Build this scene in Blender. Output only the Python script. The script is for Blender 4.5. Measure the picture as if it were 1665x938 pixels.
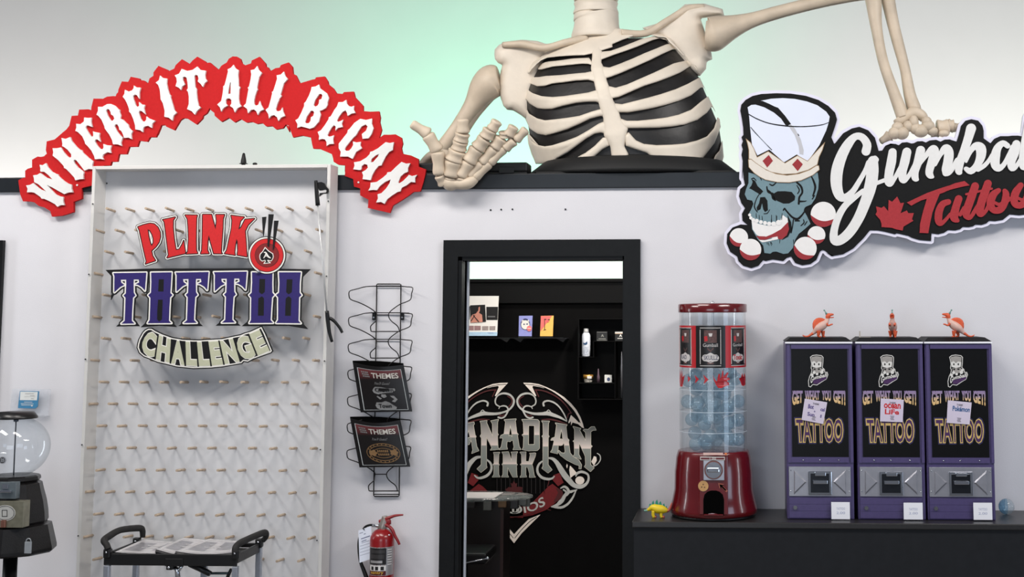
import bpy, bmesh, math, random
import numpy as np
from mathutils import Vector, Matrix
from mathutils.geometry import tessellate_polygon
random.seed(7)
rng = np.random.default_rng(11)
SC = bpy.context.scene
COL = SC.collection
for _o in list(bpy.data.objects): bpy.data.objects.remove(_o)

# ---------------------------------------------------------------- camera
FW, FH = 1665.0, 938.0
FPX = 2167.0                    # focal length in pixels of the 1665 px frame
PPX, PPY = 1081.0, 289.0        # principal point (the frame is an off-centre crop, so the lens is shifted)
CAMP = Vector((0.0, -6.3, 1.88))
CROT = (Matrix.Rotation(math.radians(3.15), 3, 'Z') @ Matrix.Rotation(math.radians(90 + 5.69), 3, 'X')
        @ Matrix.Rotation(-0.002, 3, 'Z'))
cd = bpy.data.cameras.new('camera'); cam = bpy.data.objects.new('camera', cd); COL.objects.link(cam)
cam.matrix_world = Matrix.Translation(CAMP) @ CROT.to_4x4()
cd.sensor_width = 36.0; cd.sensor_fit = 'HORIZONTAL'
cd.lens = FPX / FW * 36.0
cd.shift_x = -(PPX - FW / 2) / FW
cd.shift_y = (PPY - FH / 2) / FW
cd.clip_start = 0.05; cd.clip_end = 100
SC.camera = cam

# ---------------------------------------------------------------- world, lights, exposure
SC.view_settings.view_transform = 'Standard'
SC.view_settings.look = 'None'
SC.view_settings.gamma = 1.0
SC.view_settings.exposure = 0.0
SC.view_settings.use_curve_mapping = False
wd = bpy.data.worlds.new('world'); SC.world = wd; wd.use_nodes = True
bgn = wd.node_tree.nodes['Background']
bgn.inputs[0].default_value = (0.80, 0.86, 1.0, 1); bgn.inputs[1].default_value = 0.20

def area(name, loc, target, sx, sy, power, color):
    l = bpy.data.lights.new(name, 'AREA'); l.shape = 'RECTANGLE'; l.size = sx; l.size_y = sy
    l.energy = power; l.color = color
    o = bpy.data.objects.new(name, l); COL.objects.link(o)
    o.location = loc
    d = Vector(target) - Vector(loc)
    o.rotation_euler = d.to_track_quat('-Z', 'Y').to_euler()
    return o
# shop ceiling: two rows of fluorescent fittings, a bluish shop window behind the viewer, lights of the back hall
area('ceiling_light', (-4.3, -2.3, 4.3), (-2.8, -0.7, 1.0), 2.0, 0.5, 77, (1.0, 0.955, 0.91))
area('ceiling_light', (-1.7, -2.3, 4.3), (-1.2, -0.7, 1.0), 2.0, 0.5, 69, (1.0, 0.955, 0.91))
area('ceiling_light', (2.3, -2.6, 4.3), (1.1, -0.8, 1.0), 2.2, 0.5, 84, (1.0, 0.96, 0.92))
area('side_window', (-6.0, -0.9, 1.7), (0.0, -0.3, 1.4), 0.35, 2.0, 26, (0.92, 0.96, 1.0))
area('side_window', (6.2, -1.2, 1.7), (0.0, -0.4, 1.4), 0.35, 2.0, 20, (0.85, 0.92, 1.0))
area('shop_window', (-1.2, -8.6, 1.8), (-0.8, 0, 1.3), 3.0, 2.2, 85, (0.82, 0.90, 1.0))
area('shop_window', (4.6, -4.6, 1.3), (1.2, 0, 1.0), 1.8, 1.8, 42, (0.66, 0.80, 1.0))
area('back_hall_light', (2.5, 3.0, 0.5), (2.5, 5.0, 2.7), 3.6, 0.4, 225, (1.0, 0.985, 0.93))
area('back_hall_light', (-6.7, 3.3, 1.0), (-6.7, 5.0, 2.5), 3.2, 0.4, 140, (1.0, 0.96, 0.93))
area('back_hall_light', (-2.0, 3.6, 1.2), (-2.0, 5.0, 2.0), 3.4, 0.4, 36, (0.90, 1.0, 0.93))
def spot(name, loc, target, power, color, ang, blend=0.5, rad=0.25):
    l = bpy.data.lights.new(name, 'SPOT'); l.energy = power; l.color = color; l.spot_size = math.radians(ang); l.spot_blend = blend; l.shadow_soft_size = rad
    o = bpy.data.objects.new(name, l); COL.objects.link(o); o.location = loc
    o.rotation_euler = (Vector(target)-Vector(loc)).to_track_quat('-Z', 'Y').to_euler(); return o
spot('green_wash_light', (-1.7, 2.95, 1.5), (-2.0, 5.0, 4.5), 390, (0.12, 1.0, 0.52), 96, 1.0, 0.15)
area('table_fill', (-1.3, 1.1, 2.42), (-1.3, 1.1, 0), 0.3, 0.3, 9, (1.0, 0.93, 0.86))  # added fill hidden behind the door header, brightens the table top and paper
spot('side_room_light', (0.1, 0.75, 4.3), (-0.3, 2.6, 1.35), 700, (1.0, 0.93, 0.87), 62, 0.6)
try:
    SC.cycles.max_bounces = 8; SC.cycles.transparent_max_bounces = 24
    SC.cycles.caustics_reflective = False; SC.cycles.caustics_refractive = False
    SC.cycles.sample_clamp_indirect = 6
except Exception: pass

# ---------------------------------------------------------------- pixel -> place in the room
def ray(px, py):
    return CROT @ Vector(((px - PPX) / FPX, -(py - PPY) / FPX, -1.0))
def at(px, py, Y=0.0):
    d = ray(px, py); t = (Y - CAMP.y) / d.y
    return CAMP + d * t
def atz(px, py, Z):
    d = ray(px, py); t = (Z - CAMP.z) / d.z
    return CAMP + d * t
_R = np.array(CROT)
def atn(px, py, Y):
    px = np.asarray(px, float); py = np.asarray(py, float); Y = np.broadcast_to(np.asarray(Y, float), px.shape)
    v = np.stack([(px - PPX) / FPX, -(py - PPY) / FPX, -np.ones_like(px)], -1) @ _R.T
    t = (Y - CAMP.y) / v[..., 1]
    return np.array(CAMP) + v * t[..., None]
def pm(Y=0.0):                    # metres per pixel at depth Y
    return (Y - CAMP.y) / FPX
def T(ox, oy, s, txt):            # traced points of an enlarged crop -> frame pixels
    return [(ox + float(a) / s, oy + float(b) / s) for a, b in (q.split(',') for q in txt.split())]
def T3(ox, oy, s, txt):           # the same with a radius
    return [(ox + float(a) / s, oy + float(b) / s, float(c) / s) for a, b, c in (q.split(',') for q in txt.split())]

# ---------------------------------------------------------------- materials
def lin(h):
    if isinstance(h, str):
        h = h.lstrip('#'); c = [int(h[i:i + 2], 16) / 255 for i in (0, 2, 4)]
    else: c = h
    return tuple(x / 12.92 if x <= 0.04045 else ((x + 0.055) / 1.055) ** 2.4 for x in c)
MATS = {}
def mat(name, color, rough=0.5, metal=0.0, var=0.06, scale=40.0, bump=0.0, coat=0.0, spec=0.5, bscale=None):
    if name in MATS: return MATS[name]
    m = bpy.data.materials.new(name); m.use_nodes = True; MATS[name] = m
    nt = m.node_tree; N = nt.nodes; L = nt.links; b = N['Principled BSDF']
    c = lin(color)
    tc = N.new('ShaderNodeTexCoord'); nz = N.new('ShaderNodeTexNoise'); nz.inputs['Scale'].default_value = scale
    nz.inputs['Detail'].default_value = 3.0
    L.new(tc.outputs['Object'], nz.inputs['Vector'])
    rp = N.new('ShaderNodeValToRGB')
    rp.color_ramp.elements[0].position = 0.3; rp.color_ramp.elements[1].position = 0.7
    rp.color_ramp.elements[0].color = tuple(x * (1 - var) for x in c) + (1,)
    rp.color_ramp.elements[1].color = tuple(min(1, x * (1 + var)) for x in c) + (1,)
    L.new(nz.outputs['Fac'], rp.inputs['Fac']); L.new(rp.outputs['Color'], b.inputs['Base Color'])
    b.inputs['Roughness'].default_value = rough; b.inputs['Metallic'].default_value = metal
    b.inputs['Specular IOR Level'].default_value = spec
    if coat: b.inputs['Coat Weight'].default_value = coat
    if bump:
        nb = N.new('ShaderNodeTexNoise'); nb.inputs['Scale'].default_value = bscale or scale * 4; nb.inputs['Detail'].default_value = 4
        L.new(tc.outputs['Object'], nb.inputs['Vector'])
        bp = N.new('ShaderNodeBump'); bp.inputs['Strength'].default_value = bump; bp.inputs['Distance'].default_value = 0.004
        L.new(nb.outputs['Fac'], bp.inputs['Height']); L.new(bp.outputs['Normal'], b.inputs['Normal'])
    return m
def ramp_mat(name, stops, rough=0.5, axis=2):      # printed colour gradient along the object's own box
    if name in MATS: return MATS[name]
    m = bpy.data.materials.new(name); m.use_nodes = True; MATS[name] = m
    nt = m.node_tree; N = nt.nodes; L = nt.links; b = N['Principled BSDF']
    tc = N.new('ShaderNodeTexCoord'); sp = N.new('ShaderNodeSeparateXYZ'); rp = N.new('ShaderNodeValToRGB')
    L.new(tc.outputs['Generated'], sp.inputs[0]); L.new(sp.outputs[axis], rp.inputs['Fac'])
    e = rp.color_ramp.elements
    while len(e) < len(stops): e.new(0.5)
    for k, (p, c) in enumerate(stops): e[k].position = p; e[k].color = lin(c) + (1,)
    L.new(rp.outputs['Color'], b.inputs['Base Color']); b.inputs['Roughness'].default_value = rough
    return m
def glass(name, tint, ior=1.45, rough=0.02, body=0.0, bodycol=(1, 1, 1), gmul=1.0):
    if name in MATS: return MATS[name]
    m = bpy.data.materials.new(name); m.use_nodes = True; MATS[name] = m
    nt = m.node_tree; N = nt.nodes; L = nt.links
    for n in list(N): N.remove(n)
    out = N.new('ShaderNodeOutputMaterial'); tr = N.new('ShaderNodeBsdfTransparent'); gl = N.new('ShaderNodeBsdfGlossy')
    tr.inputs[0].default_value = tuple(tint) + (1,); gl.inputs['Roughness'].default_value = rough
    lw = N.new('ShaderNodeLayerWeight'); lw.inputs['Blend'].default_value = 0.5
    pw = N.new('ShaderNodeMath'); pw.operation = 'POWER'; pw.inputs[1].default_value = 4.0; L.new(lw.outputs['Facing'], pw.inputs[0])
    mu = N.new('ShaderNodeMath'); mu.operation = 'MULTIPLY_ADD'; mu.inputs[1].default_value = 0.55*gmul; mu.inputs[2].default_value = (ior-1)**2/(ior+1)**2*gmul*1.2
    L.new(pw.outputs[0], mu.inputs[0])
    mx = N.new('ShaderNodeMixShader'); L.new(mu.outputs[0], mx.inputs[0])
    src = tr
    if body:
        df = N.new('ShaderNodeBsdfDiffuse'); df.inputs[0].default_value = tuple(bodycol) + (1,)
        nz = N.new('ShaderNodeTexNoise'); nz.inputs['Scale'].default_value = 25
        tc = N.new('ShaderNodeTexCoord'); L.new(tc.outputs['Object'], nz.inputs['Vector'])
        m2 = N.new('ShaderNodeMath'); m2.operation = 'MULTIPLY'; m2.inputs[1].default_value = body * 2
        L.new(nz.outputs['Fac'], m2.inputs[0])
        mb = N.new('ShaderNodeMixShader'); L.new(m2.outputs[0], mb.inputs[0]); L.new(tr.outputs[0], mb.inputs[1]); L.new(df.outputs[0], mb.inputs[2])
        src = mb
    L.new(src.outputs[0], mx.inputs[1]); L.new(gl.outputs[0], mx.inputs[2]); L.new(mx.outputs[0], out.inputs[0])
    return m

# ---------------------------------------------------------------- mesh builder
class MB:
    def __init__(s): s.v = []; s.f = []; s.m = []; s.mi = 0; s.sm = []
    def add(s, vs, fs, smooth=False):
        o = len(s.v); s.v += [tuple(map(float, p)) for p in vs]
        for f in fs: s.f.append(tuple(i + o for i in f)); s.m.append(s.mi); s.sm.append(smooth)
        return s
    def use(s, i): s.mi = i; return s
    def box(s, a, b, bev=0.0):
        x0, x1 = sorted((a[0], b[0])); y0, y1 = sorted((a[1], b[1])); z0, z1 = sorted((a[2], b[2]))
        if not bev:
            return s.add([(x0,y0,z0),(x1,y0,z0),(x1,y1,z0),(x0,y1,z0),(x0,y0,z1),(x1,y0,z1),(x1,y1,z1),(x0,y1,z1)],
                  [(0,3,2,1),(4,5,6,7),(0,1,5,4),(1,2,6,5),(2,3,7,6),(3,0,4,7)])
        bm = bmesh.new(); bmesh.ops.create_cube(bm, size=1.0)
        for v in bm.verts:
            v.co = Vector(((x0+x1)/2 + v.co.x*(x1-x0), (y0+y1)/2 + v.co.y*(y1-y0), (z0+z1)/2 + v.co.z*(z1-z0)))
        bev = min(bev, 0.45*min(x1-x0, y1-y0, z1-z0))
        bmesh.ops.bevel(bm, geom=bm.edges[:], offset=bev, segments=2, affect='EDGES', profile=0.5)
        bm.verts.index_update()
        s.add([v.co for v in bm.verts], [[v.index for v in f.verts] for f in bm.faces]); bm.free(); return s
    def prism(s, pts2, y0, y1):     # polygon in (x, z), extruded between two depths
        return s.fill([(list(pts2), [])], y0, y1)
    def fill(s, shapes, y0, y1):    # shapes: [(outer, [holes])] in (x, z); y0 is the front
        for outer, holes in shapes:
            loops = [outer] + list(holes)
            vl = [[Vector((p[0], p[1], 0)) for p in lp] for lp in loops]
            tris = tessellate_polygon(vl)
            flat = [p for lp in loops for p in lp]; n = len(flat)
            vs = [(p[0], y0, p[1]) for p in flat]; fs = []
            thick = y1 is not None and abs(y1 - y0) > 1e-9
            if thick: vs += [(p[0], y1, p[1]) for p in flat]
            for t in tris:
                a, b, c = (flat[i] for i in t)
                cr = (b[0]-a[0])*(c[1]-a[1]) - (b[1]-a[1])*(c[0]-a[0])
                if abs(cr) < 1e-14: continue
                t = t if cr > 0 else (t[0], t[2], t[1])       # normal towards -Y
                fs.append(tuple(t))
                if thick: fs.append((t[0]+n, t[2]+n, t[1]+n))
            if thick:
                o = 0
                for k, lp in enumerate(loops):
                    m = len(lp)
                    ar = sum(lp[i][0]*lp[(i+1)%m][1] - lp[(i+1)%m][0]*lp[i][1] for i in range(m))
                    ccw = ar > 0
                    if k: ccw = not ccw
                    for i in range(m):
                        j = (i+1) % m
                        q = (o+i, o+i+n, o+j+n, o+j) if ccw else (o+i, o+j, o+j+n, o+i+n)
                        fs.append(q)
                    o += m
            s.add(vs, fs)
        return s
    def tube(s, pts, rad, seg=10, caps=True, smooth=True, flat=1.0):
        P = [Vector(p) for p in pts]; n = len(P)
        R = list(rad) if hasattr(rad, '__len__') else [rad]*n
        tg = []
        for i in range(n):
            d = P[min(i+1, n-1)] - P[max(i-1, 0)]
            tg.append(d.normalized() if d.length > 1e-9 else Vector((0,0,1)))
        up = Vector((0,0,1)) if abs(tg[0].z) < 0.9 else Vector((0,1,0))
        nx = tg[0].cross(up).normalized(); vs = []; fs = []
        for i in range(n):
            nx = (nx - tg[i]*nx.dot(tg[i])).normalized(); ny = tg[i].cross(nx)
            for k in range(seg):
                a = 2*math.pi*k/seg
                vs.append(P[i] + (nx*math.cos(a) + ny*math.sin(a)*flat)*R[i])
        for i in range(n-1):
            for k in range(seg):
                a, b = i*seg+k, i*seg+(k+1) % seg
                fs.append((a, b, b+seg, a+seg))
        s.add(vs, fs, smooth)
        if caps:
            o = len(s.v) - len(vs)
            s.f.append(tuple(o+k for k in reversed(range(seg)))); s.m.append(s.mi); s.sm.append(False)
            s.f.append(tuple(o+(n-1)*seg+k for k in range(seg))); s.m.append(s.mi); s.sm.append(False)
        return s
    def lathe(s, prof, c, seg=40, smooth=True, a0=0.0, a1=2*math.pi, sx=1.0, sy=1.0):
        n = len(prof); full = abs(a1-a0-2*math.pi) < 1e-6; cols = seg if full else seg+1
        vs = []; fs = []
        for k in range(cols):
            a = a0 + (a1-a0)*k/seg
            for r, z in prof: vs.append((c[0]+sx*r*math.cos(a), c[1]+sy*r*math.sin(a), c[2]+z))
        for k in range(seg):
            k2 = (k+1) % cols
            for i in range(n-1):
                a, b, d, e = k*n+i, k2*n+i, k2*n+i+1, k*n+i+1
                fs.append((a, b, d, e))
        return s.add(vs, fs, smooth)
    def ball(s, c, r, seg=16, rings=10, sc=(1,1,1)):
        vs = [(c[0], c[1], c[2]-r*sc[2])]; fs = []
        for i in range(1, rings):
            t = -math.pi/2 + math.pi*i/rings
            for k in range(seg):
                a = 2*math.pi*k/seg
                vs.append((c[0]+r*sc[0]*math.cos(t)*math.cos(a), c[1]+r*sc[1]*math.cos(t)*math.sin(a), c[2]+r*sc[2]*math.sin(t)))
        vs.append((c[0], c[1], c[2]+r*sc[2])); top = len(vs)-1
        for k in range(seg):
            fs.append((0, 1+(k+1)%seg, 1+k)); o = 1+(rings-2)*seg
            fs.append((top, o+k, o+(k+1)%seg))
            for i in range(rings-2):
                a, b = 1+i*seg+k, 1+i*seg+(k+1)%seg
                fs.append((a, b, b+seg, a+seg))
        return s.add(vs, fs, True)
    def cyl(s, c0, c1, r, seg=20, r2=None):
        return s.tube([c0, c1], [r, r if r2 is None else r2], seg, True, True)
    def quad(s, a, b, c, d): return s.add([a, b, c, d], [(0,1,2,3)])
    def build(s, name, mats, parent=None, label=None, loc=None):
        me = bpy.data.meshes.new(name)
        if parent is not None: off = ORG[parent.name]
        elif loc is not None: off = Vector(loc)
        else:
            A = np.array(s.v); off = Vector(((A[:,0].min()+A[:,0].max())/2, (A[:,1].min()+A[:,1].max())/2, A[:,2].min()))
        me.from_pydata([(p[0]-off.x, p[1]-off.y, p[2]-off.z) for p in s.v], [], s.f)
        ml = mats if isinstance(mats, (list, tuple)) else [mats]
        for m in ml: me.materials.append(m)
        me.polygons.foreach_set('material_index', s.m); me.polygons.foreach_set('use_smooth', s.sm); me.update()
        o = bpy.data.objects.new(name, me); COL.objects.link(o)
        if parent is not None: o.parent = parent; ORG[o.name] = off
        else: o.location = off; ORG[o.name] = off
        if label: o['label'] = label
        return o
ORG = {}
def thing(name, label, cat, loc, group=None):
    o = bpy.data.objects.new(name, None); COL.objects.link(o); o.location = loc; o.empty_display_size = 0.05
    o['label'] = label; o['category'] = cat
    if group: o['group'] = group
    ORG[o.name] = Vector(loc); return o
def tag(o, label, cat, group=None):
    o['label'] = label; o['category'] = cat
    if group: o['group'] = group
    return o
def struct(o): o['kind'] = 'structure'; return o
def dup(root, delta, rotz=0.0, mirror=False, label=None):
    r = root.copy(); COL.objects.link(r); r.location = Vector(root.location) + Vector(delta); r.rotation_euler = (0, 0, rotz)
    if label: r['label'] = label
    for ch in list(root.children):
        c = ch.copy(); COL.objects.link(c); c.parent = r
        for g in list(ch.children):
            d = g.copy(); COL.objects.link(d); d.parent = c
    ORG[r.name] = Vector(r.location); return r

# ---------------------------------------------------------------- outlines through distance fields (in frame pixels)
def smooth_line(pts, sub=4, closed=False):
    P = np.array(pts, float); n = len(P); out = []
    rngk = range(n if closed else n-1)
    for i in rngk:
        if closed: p0, p1, p2, p3 = P[i-1], P[i], P[(i+1)%n], P[(i+2)%n]
        else: p0, p1, p2, p3 = P[max(i-1,0)], P[i], P[i+1], P[min(i+2,n-1)]
        for k in range(sub):
            t = k/sub
            out.append(0.5*((2*p1)+(-p0+p2)*t+(2*p0-5*p1+4*p2-p3)*t*t+(-p0+3*p1-3*p2+p3)*t**3))
    if not closed: out.append(P[-1])
    return [tuple(q) for q in out]
class Field:
    def __init__(s, x0, y0, x1, y1, h):
        s.h = h; s.x0 = x0; s.y0 = y0
        s.nx = int((x1-x0)/h)+2; s.ny = int((y1-y0)/h)+2
        s.X, s.Y = np.meshgrid(x0+np.arange(s.nx)*h, y0+np.arange(s.ny)*h)
    def empty(s): return np.full(s.X.shape, 1e3)
    def poly(s, polys):
        D = np.full(s.X.shape, 1e9); inside = np.zeros(s.X.shape, bool)
        for P in polys:
            n = len(P)
            for i in range(n):
                (ax, ay), (bx, by) = P[i][:2], P[(i+1)%n][:2]
                dx, dy = bx-ax, by-ay; l2 = dx*dx+dy*dy
                if l2 < 1e-12: continue
                t = np.clip(((s.X-ax)*dx+(s.Y-ay)*dy)/l2, 0, 1)
                D = np.minimum(D, (s.X-ax-t*dx)**2+(s.Y-ay-t*dy)**2)
                if abs(dy) > 1e-12:
                    c = ((ay > s.Y) != (by > s.Y)) & (s.X < dx*(s.Y-ay)/dy+ax)
                    inside ^= c
        D = np.sqrt(D); return np.where(inside, -D, D)
    def union(s, polylist):          # each entry: list of loops (outer + holes)
        D = s.empty()
        for p in polylist: D = np.minimum(D, s.poly(p))
        return D
    def strokes(s, sts, sub=4, pad=14):
        D = s.empty()
        for st in sts:
            q = smooth_line(st, sub) if sub > 1 else st
            for a, b in zip(q[:-1], q[1:]):
                m = max(a[2], b[2])+pad
                i0 = max(0, int((min(a[0],b[0])-m-s.x0)/s.h)); i1 = min(s.nx, int((max(a[0],b[0])+m-s.x0)/s.h)+2)
                j0 = max(0, int((min(a[1],b[1])-m-s.y0)/s.h)); j1 = min(s.ny, int((max(a[1],b[1])+m-s.y0)/s.h)+2)
                if i1 <= i0 or j1 <= j0: continue
                X = s.X[j0:j1, i0:i1]; Y = s.Y[j0:j1, i0:i1]
                dx, dy = b[0]-a[0], b[1]-a[1]; l2 = dx*dx+dy*dy+1e-12
                t = np.clip(((X-a[0])*dx+(Y-a[1])*dy)/l2, 0, 1)
                d = np.hypot(X-a[0]-t*dx, Y-a[1]-t*dy)-(a[2]+(b[2]-a[2])*t)
                D[j0:j1, i0:i1] = np.minimum(D[j0:j1, i0:i1], d)
        return D
    def loops(s, D, level=0.0, tol=0.15):
        D = D-level; D = np.where(np.abs(D) < 1e-6, 1e-6, D)
        D = D.copy(); D[0,:] = np.maximum(D[0,:],1e-3); D[-1,:] = np.maximum(D[-1,:],1e-3); D[:,0] = np.maximum(D[:,0],1e-3); D[:,-1] = np.maximum(D[:,-1],1e-3)
        I = (D < 0)
        act = I[:-1,:-1].astype(int)+I[:-1,1:]+I[1:,1:]+I[1:,:-1]
        js, is_ = np.nonzero((act > 0) & (act < 4)); nxt = {}; pos = {}
        def ep(j, i, e):
            if e == 0: a, b, k = (j,i), (j,i+1), ('h',j,i)
            elif e == 1: a, b, k = (j,i+1), (j+1,i+1), ('v',j,i+1)
            elif e == 2: a, b, k = (j+1,i), (j+1,i+1), ('h',j+1,i)
            else: a, b, k = (j,i), (j+1,i), ('v',j,i)
            if k not in pos:
                t = D[a]/(D[a]-D[b])
                pos[k] = (s.x0+s.h*(a[1]+t*(b[1]-a[1])), s.y0+s.h*(a[0]+t*(b[0]-a[0])))
            return k
        tab = {1:[(3,0)],2:[(0,1)],3:[(3,1)],4:[(1,2)],5:[(3,0),(1,2)],6:[(0,2)],7:[(3,2)],8:[(2,3)],9:[(2,0)],10:[(0,1),(2,3)],11:[(2,1)],12:[(1,3)],13:[(1,0)],14:[(0,3)]}
        for j, i in zip(js.tolist(), is_.tolist()):
            c = int(I[j,i])+2*int(I[j,i+1])+4*int(I[j+1,i+1])+8*int(I[j+1,i])
            for e0, e1 in tab[c]: nxt[ep(j,i,e0)] = ep(j,i,e1)
        out = []
        while nxt:
            k0, k = nxt.popitem(); lp = [pos[k0]]
            while k != k0 and k in nxt: lp.append(pos[k]); k = nxt.pop(k)
            lp = rdp(lp, tol)
            if len(lp) >= 3 and abs(parea(lp)) > s.h*s.h*2: out.append(lp)
        return nest(out)
def parea(p): return 0.5*sum(p[i][0]*p[(i+1)%len(p)][1]-p[(i+1)%len(p)][0]*p[i][1] for i in range(len(p)))
def rdp(pts, tol):
    n = len(pts)
    if n < 8: return pts
    P = np.array(pts); far = int(np.argmax(((P-P[0])**2).sum(1)))
    def rec(a):
        if len(a) < 3: return a
        d = a[-1]-a[0]; L = math.hypot(*d)
        w = a-a[0]
        ds = np.abs(w[:,0]*d[1]-w[:,1]*d[0])/L if L > 1e-9 else np.hypot(w[:,0], w[:,1])
        k = int(np.argmax(ds))
        if ds[k] <= tol: return np.array([a[0], a[-1]])
        return np.concatenate([rec(a[:k+1])[:-1], rec(a[k:])])
    r = np.concatenate([rec(P[:far+1])[:-1], rec(np.concatenate([P[far:], P[:1]]))[:-1]])
    return [tuple(q) for q in r]
def pin(p, poly):
    c = False; n = len(poly)
    for i in range(n):
        (ax, ay), (bx, by) = poly[i], poly[(i+1)%n]
        if (ay > p[1]) != (by > p[1]) and p[0] < (bx-ax)*(p[1]-ay)/(by-ay)+ax: c = not c
    return c
def nest(loops):
    cont = [[k for k, q in enumerate(loops) if k != i and pin(lp[0], q)] for i, lp in enumerate(loops)]
    res = {i: (lp, []) for i, lp in enumerate(loops) if len(cont[i])%2 == 0}
    for i, lp in enumerate(loops):
        if len(cont[i])%2:
            own = [k for k in cont[i] if k in res and len(cont[k]) == len(cont[i])-1]
            if own: res[own[0]][1].append(lp)
    return list(res.values())
def flat(shapes, Y):               # frame pixels -> (x, z) on the plane at depth Y
    def cv(lp): return [(q.x, q.z) for q in (at(a, b, Y) for a, b in lp)]
    return [(cv(o), [cv(h) for h in hs]) for o, hs in shapes]
def plate(name, shapes, Y, th, m, parent=None, label=None):
    return MB().fill(flat(shapes, Y), Y, Y+th).build(name, m, parent, label)
def P1(pts): return [(pts, [])]
def circ(cx, cy, r, n=28, r2=None): return [(cx+r*math.cos(2*math.pi*k/n), cy+(r2 or r)*math.sin(2*math.pi*k/n)) for k in range(n)]

# ---------------------------------------------------------------- rounded solid over a traced outline
def pillow(mb, poly, depth, h=0.02, r=6.0, back=0.03, g=2.0):
    P = np.array(poly); x0, y0 = P.min(0)-2*g; x1, y1 = P.max(0)+2*g
    F = Field(x0, y0, x1, y1, g); D = F.poly([poly])
    gy, gx = np.gradient(D, g); gl = np.sqrt(gx*gx+gy*gy)+1e-9
    out = D >= 0
    X = np.where(out, F.X-D*gx/gl, F.X); Y = np.where(out, F.Y-D*gy/gl, F.Y)
    ins = ~out; cell = ins[:-1,:-1]|ins[:-1,1:]|ins[1:,:-1]|ins[1:,1:]
    t = np.clip(-D/r, 0, 1); prof = np.sqrt(np.clip(1-(1-t)**2, 0, 1)); prof = np.where(out, 0, prof)
    dz = depth(X, Y)
    Pf = atn(X, Y, dz-h*prof); Pb = atn(X, Y, dz+back*prof)
    used = np.zeros(D.shape, bool)
    used[:-1,:-1] |= cell; used[:-1,1:] |= cell; used[1:,:-1] |= cell; used[1:,1:] |= cell
    idf = -np.ones(D.shape, int); idf[used] = np.arange(used.sum()); nf = int(used.sum())
    inn = used & ins; idb = idf.copy(); idb[inn] = nf+np.arange(inn.sum())
    vs = np.concatenate([Pf[used], Pb[inn]]); fs = []
    for j, i in zip(*np.nonzero(cell)):
        a, b, c, d = (j,i), (j,i+1), (j+1,i+1), (j+1,i)
        fs.append((idf[a], idf[d], idf[c], idf[b]))
        q = (idb[a], idb[b], idb[c], idb[d])
        fs.append(q)
    mb.add(vs, [tuple(int(k) for k in f) for f in fs], True); return mb

# ---------------------------------------------------------------- lettering with the built-in typeface
_TC = {}
def text_tris(s, bold=0.0):
    k = (s, bold)
    if k in _TC: return _TC[k]
    cu = bpy.data.curves.new('t', 'FONT'); cu.body = s; cu.size = 1; cu.resolution_u = 3; cu.offset = bold; cu.fill_mode = 'FRONT'; cu.dimensions = '2D'
    o = bpy.data.objects.new('t', cu); COL.objects.link(o)
    bpy.context.view_layer.update()
    me = bpy.data.meshes.new_from_object(o.evaluated_get(bpy.context.evaluated_depsgraph_get()))
    v = np.array([q.co[:] for q in me.vertices]).reshape(-1, 3); f = [tuple(p.vertices) for p in me.polygons]
    bpy.data.objects.remove(o); bpy.data.curves.remove(cu); bpy.data.meshes.remove(me)
    if len(v):
        lo, hi = v.min(0), v.max(0); u = (v[:,:2]-lo[:2])/np.maximum(hi[:2]-lo[:2], 1e-6)
    else: u = np.zeros((0,2))
    _TC[k] = (u, f); return _TC[k]
def poly_at(poly, u):
    P = np.array(poly, float); seg = np.hypot(*(P[1:]-P[:-1]).T); L = np.concatenate([[0], np.cumsum(seg)]); L /= L[-1]
    return np.stack([np.interp(u, L, P[:,0]), np.interp(u, L, P[:,1])], -1)
def warp_text(mb, s, top, bot, Y, bold=0.0):
    u, f = text_tris(s, bold)
    if not len(u): return mb
    a = poly_at(bot, u[:,0]); b = poly_at(top, u[:,0]); q = a+(b-a)*u[:,1:2]
    W = atn(q[:,0], q[:,1], Y)
    ff = []
    for t in f:
        p = [W[i] for i in t[:3]]
        cr = (p[1][0]-p[0][0])*(p[2][2]-p[0][2])-(p[1][2]-p[0][2])*(p[2][0]-p[0][0])
        ff.append(t if cr > 0 else tuple(reversed(t)))
    mb.add(W, ff); return mb
def box_text(mb, s, x0, y0, x1, y1, Y, bold=0.0, skew=0.0, rise=0.0):
    return warp_text(mb, s, [(x0+skew, y0), (x1+skew, y0+rise)], [(x0, y1), (x1, y1+rise)], Y, bold)
# ================================================================ materials of the room
M_wall = mat('white_wall_paint', (0.86, 0.855, 0.87), 0.6, var=0.015, scale=6, bump=0.12, bscale=220)
M_back = mat('white_hall_paint', (0.90, 0.90, 0.89), 0.8, var=0.01, scale=3)
M_black = mat('black_wall_paint', (0.035, 0.033, 0.033), 0.6, var=0.1, scale=8, spec=0.06)
M_case = mat('black_casing_paint', (0.06, 0.064, 0.068), 0.42, var=0.15, scale=30, bump=0.08, spec=0.2)
M_cap = mat('slate_cap_paint', (0.115, 0.13, 0.147), 0.3, var=0.08, scale=20, spec=0.4)
M_floor = mat('grey_floor', (0.45, 0.44, 0.43), 0.35, var=0.06, scale=5)
M_edge = mat('grey_door_edge', (0.88, 0.90, 0.94), 0.4, 0.1, var=0.04)
M_steel = mat('brushed_steel', (0.62, 0.64, 0.68), 0.35, 0.9, var=0.05, scale=60)
M_blackp = mat('black_plastic', (0.045, 0.045, 0.048), 0.38, var=0.1, scale=50, spec=0.35)
M_white = mat('white_paint', (0.90, 0.895, 0.885), 0.5, var=0.02, scale=20)
M_red = mat('red_sign_paint', (0.745, 0.145, 0.152), 0.85, var=0.05, scale=90, spec=0.12)
M_wlet = mat('white_letter_paint', (0.90, 0.895, 0.885), 0.5, var=0.02, scale=60)

def X(px, py, Y=0): return at(px, py, Y).x
def Z(px, py, Y=0): return at(px, py, Y).z
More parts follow.
